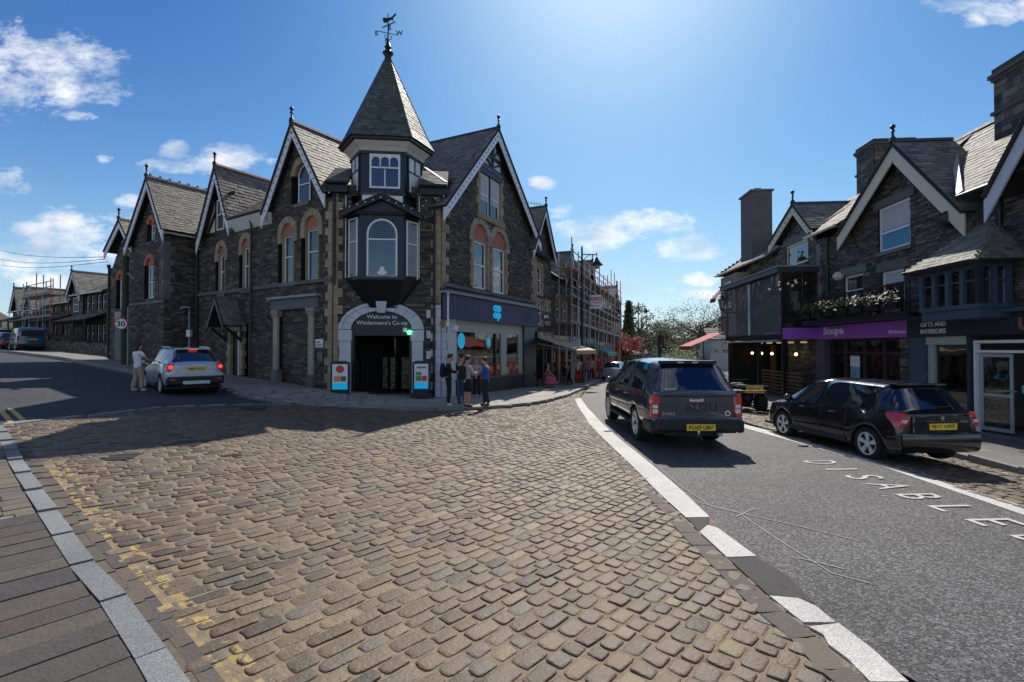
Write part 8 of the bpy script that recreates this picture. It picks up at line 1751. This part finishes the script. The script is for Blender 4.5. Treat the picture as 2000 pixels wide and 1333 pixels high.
for s in (-1,1): lbox(vn_, 'tail_lamp', TLRED, min(s*.80,s*.93), max(s*.80,s*.93), -.02, .15, .85, 1.25)
c = gp2(12, 52); wv_ = copytree(vn_); wv_.location = (c[0], c[1], c[2]); wv_['label'] = 'white van parked uphill at the far left edge'; recolour(wv_, CARWHITE)
c = gp2(1302, 68); lo_ = thing('dark_lorry', 'dark box lorry far down the road beside the traffic light', 'lorry', c, R(-14)); 
for nm, m, q in (('cargo_box', NAVY, (-1.2,1.2,0,5,1.0,3.3)), ('cab', BLACKP, (-1.1,1.1,5.05,6.8,.6,2.7)), ('chassis', TRIM, (-1.0,1.0,.1,6.5,.5,.98)), ('rear_sign', mat('purple_grey_panel', (.25,.22,.3), .5), (-1.0,1.0,-.03,-.001,1.3,2.2)), ('underrun_bar', LEAD, (-1.1,1.1,-.05,.05,.45,.6))): lbox(lo_, nm, m, *q, bev=False)
for y in (1.2,5.8):
    for s in (-1,1): wheel(lo_, s*1.0, y, .45, .28, s)
# quad bike
c = G(1468, 806); qb = thing('quad_bike', 'muddy quad bike with an oversized yellow number plate parked beyond the pickup', 'quad bike', (c[0], c[1], gz(*c)), R(-4))
for y, w in ((.30,.28),(1.55,.22)):
    for s in (-1,1): wheel(qb, s*.43, y, .31, w, s, spokes=4, twin=False, rim=TRIM)
GRN = mat('dark_olive_body', (.03,.035,.02), .5, noise=.3)
for nm, m, q in (('rear_mudguard', GRN, (-.56,.56,-.02,.66,.66,.76)), ('front_mudguard', GRN, (-.55,.55,1.2,1.9,.68,.78)), ('engine_block', TRIM, (-.22,.22,.3,1.6,.30,.68)), ('seat', BLACKP, (-.17,.17,.35,1.1,.77,.92)), ('fuel_tank', GRN, (-.2,.2,1.1,1.5,.77,.95)), ('tail_lamp', TLRED, (-.45,-.36,-.06,-.02,.62,.68))): lbox(qb, nm, m, *q)
mb = MB(); 
for x in (-.5,-.25,0,.25,.5): mb.tube([(x,-.2,.93),(x,.35,.93)], .014, 6)
for y in (-.2,.08,.35): mb.tube([(-.52,y,.93),(.52,y,.93)], .016, 6)
for x in (-.4,.4): mb.tube([(x,.1,.93),(x,.2,.74)], .016, 6)
part('rear_rack', mb, TRIM, qb, world=False, kind='stuff'); mb = MB(); mb.tube([(-.42,1.25,1.08),(-.15,1.35,1.06),(.15,1.35,1.06),(.42,1.25,1.08)], .018, 6); mb.tube([(0,1.35,1.05),(0,1.5,.7)], .025, 6); part('handlebar', mb, BLACKP, qb, world=False); mb = MB(); mb.tube([(-.35,.3,.31),(.35,.3,.31)], .03, 6); mb.tube([(-.1,.3,.31),(-.1,.9,.5)], .03, 6); part('axle', mb, TRIM, qb, world=False)
plate(qb, 'PX09 AZT', .02, -.22, .86, .56, .14); lbox(qb, 'reflective_strip', mat('hazard_stripe', (.75,.35,.02), .4), -.30,.34,-.235,-.215,.70,.745)
# ---------------------------------------------------------------- people
SKIN = mat('skin', (.48,.27,.19), .55, noise=.08); HAIRB = mat('brown_hair', (.035,.02,.012), .6); HAIRL = mat('fair_hair', (.28,.17,.08), .6); CL = {}
def cloth(n, c): return mat(n, c, .85, noise=.15, nscale=12, bump=.15, bscale=60)
def skinned(nodes, edges, lvl=1, root=0):
    """nodes: (x,y,z,r); edges: pairs -> one continuous surface grown round the skeleton"""
    me = bpy.data.meshes.new('sk'); me.from_pydata([n[:3] for n in nodes], edges, []); ob = bpy.data.objects.new('sk', me)
    ob.modifiers.new('k', 'SKIN'); lay = me.skin_vertices[0] if me.skin_vertices else None
    if lay is None:
        bm = __import__('bmesh').new(); bm.from_mesh(me); l = bm.verts.layers.skin.verify(); bm.to_mesh(me); bm.free(); lay = me.skin_vertices[0]
    for i, n in enumerate(nodes):
        r = n[3]; lay.data[i].radius = r if isinstance(r, tuple) else (r, r); lay.data[i].use_root = (i == root)
    s = ob.modifiers.new('s', 'SUBSURF'); s.levels = lvl; s.render_levels = lvl; ev = evaluated(ob); mb = MB(); mb.add([tuple(v.co) for v in ev.vertices], [tuple(p.vertices) for p in ev.polygons]); bpy.data.objects.remove(ob); bpy.data.meshes.remove(ev); return mb
def person(lab, loc, face, H, top, legs, shoes, hair, pose='stand', arms=((.1,.05),(.1,.05)), group=None, shorts=False, long_hair=False, sleeves='long', wide=1., headdown=.0, stride=.0, cap=None, dress=None, lvl=1):
    """face: heading of the figure in degrees (0 = towards +Y). arms: (forward, outward) reach of elbow and hand for left and right"""
    t = thing('person', lab, 'person', loc, R(face), group); k = H/1.75; W2 = wide
    def S_(p): return (p[0]*k, p[1]*k, p[2]*k) + ((p[3]*k if not isinstance(p[3], tuple) else (p[3][0]*k, p[3][1]*k)),)
    sit = pose == 'sit'; hz = .55 if sit else .93
    N = [(0,0,hz+.02,(.122*W2,.08)),(0,-.01,hz+.15,(.115*W2,.08)),(0,0,hz+.33,(.15*W2,.105)),(0,-.01,hz+.48,(.12*W2,.085)),(0,0,hz+.56,.055),(0,.012,hz+.60,.055),(0,.03+headdown*.03,hz+.67,(.078,.092)),(0,.035+headdown*.05,hz+.745,(.082,.098)),(0,.02+headdown*.05,hz+.80,(.062,.075)), (0,.125+headdown*.05,hz+.685,.014)]
    E = [(0,1),(1,2),(2,3),(3,4),(4,5),(5,6),(6,7),(7,8),(6,9)]; T = {'arm': [], 'leg': []}
    for i, s in enumerate((-1, 1)):
        fo, ou = arms[i][:2]; up = arms[i][2] if len(arms[i]) > 2 else 0
        sh = (s*.175*W2,-.01,hz+.475,.058); el = (s*(.235+ou*.3),-.03+fo*.28,hz+.22+up*.06,.042); wr = (s*(.22+ou*.1-fo*.16),-.0+fo*.62,hz-.02+fo*.28+up*.3,.029); b = len(N); N += [sh, el, wr]; E += [(3,b),(b,b+1),(b+1,b+2)]; T['arm'].append((sh, el, wr))
        d = Vector(wr[:3])-Vector(el[:3]); d.normalize(); o = Vector((s,0,0)); o = (o-d*o.dot(d)).normalized(); n = d.cross(o); pw = Vector(wr[:3])+d*.06; N.append((*pw, (.036,.02))); E.append((b+2,b+3)); q = len(N)-1
        for f, (x, l) in enumerate(((-.027,.065),(-.009,.078),(.009,.073),(.026,.056))):
            p1 = pw+o*x+d*(.03+l*.4); p2 = p1+d*l*.5-o*s*0+n*.012; N += [(*p1,.0095),(*p2,.008)]; E += [(q,len(N)-2),(len(N)-2,len(N)-1)]
        p1 = Vector(wr[:3])+d*.045+n*.035; p2 = p1+d*.04+n*.012; N += [(*p1,.011),(*p2,.009)]; E += [(b+2,len(N)-2),(len(N)-2,len(N)-1)]
        st = stride*s
        if sit: hp, kn, an, to = (s*.09,.02,hz,.09), (s*.13,.43,hz+.02,.065), (s*.13,.40,.10,.042), (s*.14,.55,.05,.035)
        else: hp, kn, an, to = (s*.095*W2,0,.88,.092*W2), (s*.105,.03+st*.22,.50,.064), (s*.11,-.01+st*.42 if st > 0 else -.02+st*.5,.10+(max(0,-st)*.12),.042), (s*.125,.15+st*.45,.045+(max(0,-st)*.05),.034)
        b = len(N); N += [hp, kn, an, to]; E += [(0,b),(b,b+1),(b+1,b+2),(b+2,b+3)]; T['leg'].append((hp, kn, an, to))
    part('body', skinned([S_(n) for n in N], E, lvl), SKIN, t, world=False, smooth=80)
    ex = .018
    def fat(n, e=ex): r = n[3]; return (n[0],n[1],n[2],(r[0]+e,r[1]+e) if isinstance(r, tuple) else r+e)
    tn = [(0,0,hz-.10,(.155*W2+.03,.125+.02)),(0,0,hz-.0,(.15*W2+.025,.105+.025))]+[fat(n) for n in N[1:4]]+[(0,-.005,hz+.535,.062)]; te = [(0,1),(1,2),(2,3),(3,4),(4,5)]
    for sh, el, wr in T['arm']:
        b = len(tn); tn.append(fat(sh,.016)); te.append((4,b))
        if sleeves == 'long': tn += [fat(el,.016), fat(wr,.014)]; te += [(b,b+1),(b+1,b+2)]
        else: m_ = tuple(sh[i]*.45+el[i]*.55 for i in range(3)); tn.append((*m_,.066)); te.append((b,b+1))
    part('jacket' if sleeves == 'long' else 'shirt', skinned([S_(n) for n in tn], te, lvl), top, t, world=False, smooth=80)
    if dress: mb = MB(); mb.lathe([(.17*k,hz*k+.02),(.26*k,.45*k),(.42*k,.28*k),(.40*k,.2*k)], 18, Matrix.Translation((0,.18*k,0)) @ Matrix.Diagonal((1,1.15,1,1))); part('skirt', mb, dress, t, world=False, smooth=60)
    else:
        ln = [(0,0,hz+.13,(.14*W2+.012,.105+.01)),(0,0,hz-.03,(.155*W2,.12))]; le = [(0,1)]
        for hp, kn, an, to in T['leg']:
            b = len(ln); ln += [fat(hp,.014), fat(kn,.018)]; le += [(1,b),(b,b+1)]
            if not shorts: ln.append((an[0],an[1],an[2]-.02,(.062 if W2 <= 1.05 else .085))); le.append((b+1,b+2))
        part('shorts' if shorts else 'trousers', skinned([S_(n) for n in ln], le, lvl), legs, t, world=False, smooth=80)
    for hp, kn, an, to in T['leg']: part('shoe', skinned([S_((an[0],an[1]-.04,an[2]-.055,.043)), S_((an[0],an[1]+.03,an[2]-.05,.045)), S_((to[0],to[1],to[2]-.005,(.045,.035))), S_((an[0],an[1],an[2]+.01,.045))], [(0,1),(1,2),(1,3)], 1), shoes, t, world=False, smooth=80)
    hy, hzz = (.02+headdown*.05), hz+.745; mb = MB(); mb.ball((0,(hy-.028)*k,(hzz+.035)*k), .088*k, .098*k, .092*k, n=14, k=10); mb.ball((0,(hy+.035)*k,(hzz+.075)*k), .07*k, .06*k, .045*k, n=12, k=8)
    if long_hair: mb.ball((0,(hy-.075)*k,(hzz-.10)*k), .095*k, .06*k, .17*k, n=12, k=8)
    part('hair', mb, hair, t, world=False, smooth=80)
    for s in (-1, 1): mb = MB(); mb.ball((s*.032*k,(hy+.11)*k,(hzz-.012)*k), .011*k, n=8, k=6); part('eye', mb, BLACKP, t, world=False)
    mb = MB(); mb.ball((0,(hy+.103)*k,(hzz-.095)*k), .026*k,.01*k,.007*k, n=8, k=5); part('mouth', mb, mat('lip', (.35,.12,.10), .5), t, world=False)
    if cap: mb = MB(); mb.lathe([(.20*k,0),(.19*k,.012),(.10*k,.02),(.095*k,.08),(.05*k,.10)], 18, Matrix.Translation((0,hy*k,(hzz+.05)*k))); part('hat', mb, cap, t, world=False, smooth=50)
    return t
def backpack(lab, t_loc, face, H, m, g=None):
    k = H/1.75; mb = MB(); M = Matrix.Translation(Vector(t_loc)) @ Matrix.Rotation(R(face),4,'Z'); rings = []
    for z, a, b in ((.98,.12,.05),(1.02,.16,.09),(1.2,.17,.11),(1.38,.15,.09),(1.47,.09,.04)): rings.append([M @ Vector((a*math.cos(q)*k, (-.20+b*math.sin(q))*k, z*k)) for q in [i*math.pi/7 for i in range(14)]])
    mb.loops(rings); solo('backpack', mb, m, lab, 'backpack', g, smooth=60)
def pp(px, py, off=PT): c = G(px, py, off); return (c[0], c[1], gz(*c)+off)
BLK = cloth('black_cloth', (.012,.012,.014)); WHT = cloth('white_cloth', (.78,.76,.78)); GRYC = cloth('pale_grey_cloth', (.38,.38,.42)); BLUC = cloth('royal_blue_cloth', (.02,.10,.42)); NAVC = cloth('navy_cloth', (.015,.02,.04)); BEI = cloth('beige_cloth', (.42,.30,.25)); REDCL = cloth('red_cloth', (.55,.03,.03)); DEN = cloth('denim_cloth', (.05,.09,.16)); ROSE = cloth('pink_print_cloth', (.60,.08,.18)); WSH = mat('white_shoe', (.65,.65,.65), .6); DSH = mat('dark_shoe', (.02,.02,.02), .6)
YG = 'youths standing outside the corner shop'
a = pp(876,793); person('youth in black jacket with a black backpack, leftmost of the group at the shop corner', a, -80, 1.76, BLK, BLK, WSH, HAIRB, arms=((.5,.0,.35),(.45,.0,.4)), group=YG, headdown=1); backpack('black backpack worn by the leftmost youth', a, -80, 1.76, BLK, 'backpacks of the youths')
a = pp(901,789); person('youth in a navy top and denim trousers behind the one in shorts', a, -30, 1.78, NAVC, DEN, DSH, HAIRB, arms=((.5,.05),(.4,.05)), group=YG)
a = pp(912,796); person('youth in a pale hooded top and black shorts with bare calves', a, -50, 1.70, GRYC, BLK, DSH, HAIRB, arms=((.15,.25),(.4,.05,.5)), group=YG, shorts=True, headdown=.6); backpack('black backpack worn by the youth in shorts', a, -50, 1.70, BLK, 'backpacks of the youths')
a = pp(931,777); person('youth in a beige top and black trousers half hidden between the others', a, 170, 1.64, BEI, BLK, DSH, HAIRL, arms=((.6,.05),(.6,.05)), group=YG, sleeves='short')
a = pp(949,794); person('youth in a bright blue hooded jacket and dark trousers at the right of the group', a, 75, 1.66, BLUC, NAVC, DSH, HAIRB, arms=((.45,.0,.6),(.4,.0,.5)), group=YG, headdown=1, stride=.25)
mb = MB(); M = Matrix.Translation((a[0]-.15, a[1]-.16, a[2]+1.22)); 
a = pp(269,765,0); person('woman in a white t-shirt and wide beige trousers walking beside the silver car', a, -25, 1.64, WHT, BEI, WSH, HAIRB, arms=((.15,.3),(.75,.1)), sleeves='short', long_hair=True, wide=1.22, stride=.2)
MS = 'people on the main street pavement'
def ps(px, dep=1.45): F_ = Fb2; u = F_.uz(px, 640, dep)[0]; q = F_.W(u, 0, dep); return (q.x, q.y, gz(q.x, q.y)+PT)
person('man in a red t-shirt and red cap walking under the scaffolding', ps(1169), -12, 1.78, REDCL, cloth('brick_shorts', (.25,.06,.04)), DSH, HAIRB, shorts=True, sleeves='short', stride=.4, wide=1.15, group=MS, arms=((.1,.35),(.1,.35)), cap=REDCL)
for (px, py, f, h, tp, lg, lab) in ((1129,741,-20,1.7,WHT,REDCL,'pedestrian in a white top carrying red just right of the street lamp'),(1146,735,-20,1.66,ROSE,DEN,'pedestrian in a pink top between orange scaffold sleeves'),(1155,733,160,1.72,GRYC,NAVC,'pedestrian in grey walking towards the camera'),(1112,739,80,1.7,NAVC,BLK,'pedestrian in navy near the cafe tables'),(1209,717,-20,1.75,WHT,NAVC,'distant pedestrian in white beneath the red-leaved tree'),(1216,715,160,1.7,cloth('orange_vest',(.8,.25,.03)),NAVC,'distant worker in an orange vest near the red-leaved tree')):
    person(lab, ps(px) if px < 1200 else (TX(px,55), 55, gz(TX(px,55),55)+PT), f, h, tp, lg, DSH, HAIRB, group=MS, stride=.3, sleeves='short')
a = pp(1070,757); person('seated woman in a pink patterned dress at the cafe table', (a[0],a[1],a[2]), -70, 1.66, ROSE, ROSE, WSH, HAIRL, pose='sit', arms=((.5,.1,.2),(.5,.1,.2)), sleeves='short', dress=ROSE)
a2 = pp(1104,748); person('seated cafe guest in a dark jacket farther along', (a2[0],a2[1],a2[2]), 60, 1.7, NAVC, BLK, DSH, HAIRB, pose='sit', arms=((.5,.1,.2),(.5,.1,.2)))
def chair(loc, rz, lab, m):
    t = thing('cafe_chair', lab, 'chair', loc, R(rz), 'chairs outside the cafe')
    for x in (-.19,.19):
        for y, h in ((-.19,.88),(.19,.44)): mb = MB(); mb.tube([(x,y,0),(x*.95,y,h)], .018, 6); part('leg', mb, m, t, world=False)
    mb = MB(); mb.box(-.22,.22,-.21,.22,.44,.475); part('seat', mb, m, t, world=False)
    for z in (.62,.72,.82): mb = MB(); mb.box(-.2,.2,-.2,-.18,z,z+.05); part('back_slat', mb, m, t, world=False)
def table(loc, lab, m):
    t = thing('cafe_table', lab, 'table', loc, 0, 'tables outside the cafe'); mb = MB(); mb.lathe([(.34,.70),(.35,.715),(.34,.73)], 20); part('tabletop', mb, m, t, world=False); mb = MB(); mb.tube([(0,0,.03),(0,0,.70)], .03, 8); part('pedestal', mb, m, t, world=False); mb = MB(); mb.lathe([(.22,0),(.2,.03)], 16); part('base', mb, m, t, world=False)
TAN = mat('cane_chair', (.38,.24,.12), .6)
chair(a, -70, 'pale cane chair under the seated woman in pink', TAN); chair(a2, 60, 'cane chair under the guest in a dark jacket', TAN); chair(pp(1090,750), 100, 'empty cane chair between the two seated guests', TAN); chair(pp(1050,756), -60, 'dark chair nearest the corner shop', BLACKP)
table(pp(1057,752), 'round black cafe table beside the seated woman in pink', BLACKP); table(pp(1097,744), 'round cafe table farther from the corner shop', BLACKP)
rnd = random.Random(9)
for i, (px, py) in enumerate(((1084,742),(1066,747))):
    c = pp(px,py); t = thing('shrub_tub', ['bushy shrub in a black tub between cafe tables','bushy shrub in a tub against the inn front'][i], 'potted plant', c, 0, 'potted shrubs outside the cafe'); mb = MB(); mb.lathe([(.18,0),(.24,.45)], 14, Matrix.Translation(c)); part('tub', mb, BLACKP, t); mb = MB(); leafmass(mb, (c[0],c[1],c[2]+1.15), .42,.42,.65, 500, .13, rnd); part('foliage', mb, LEAFD, t, kind='stuff')
# notice board in the gutter of the bay and odd small things
bpy.data.scenes.remove(TMP)
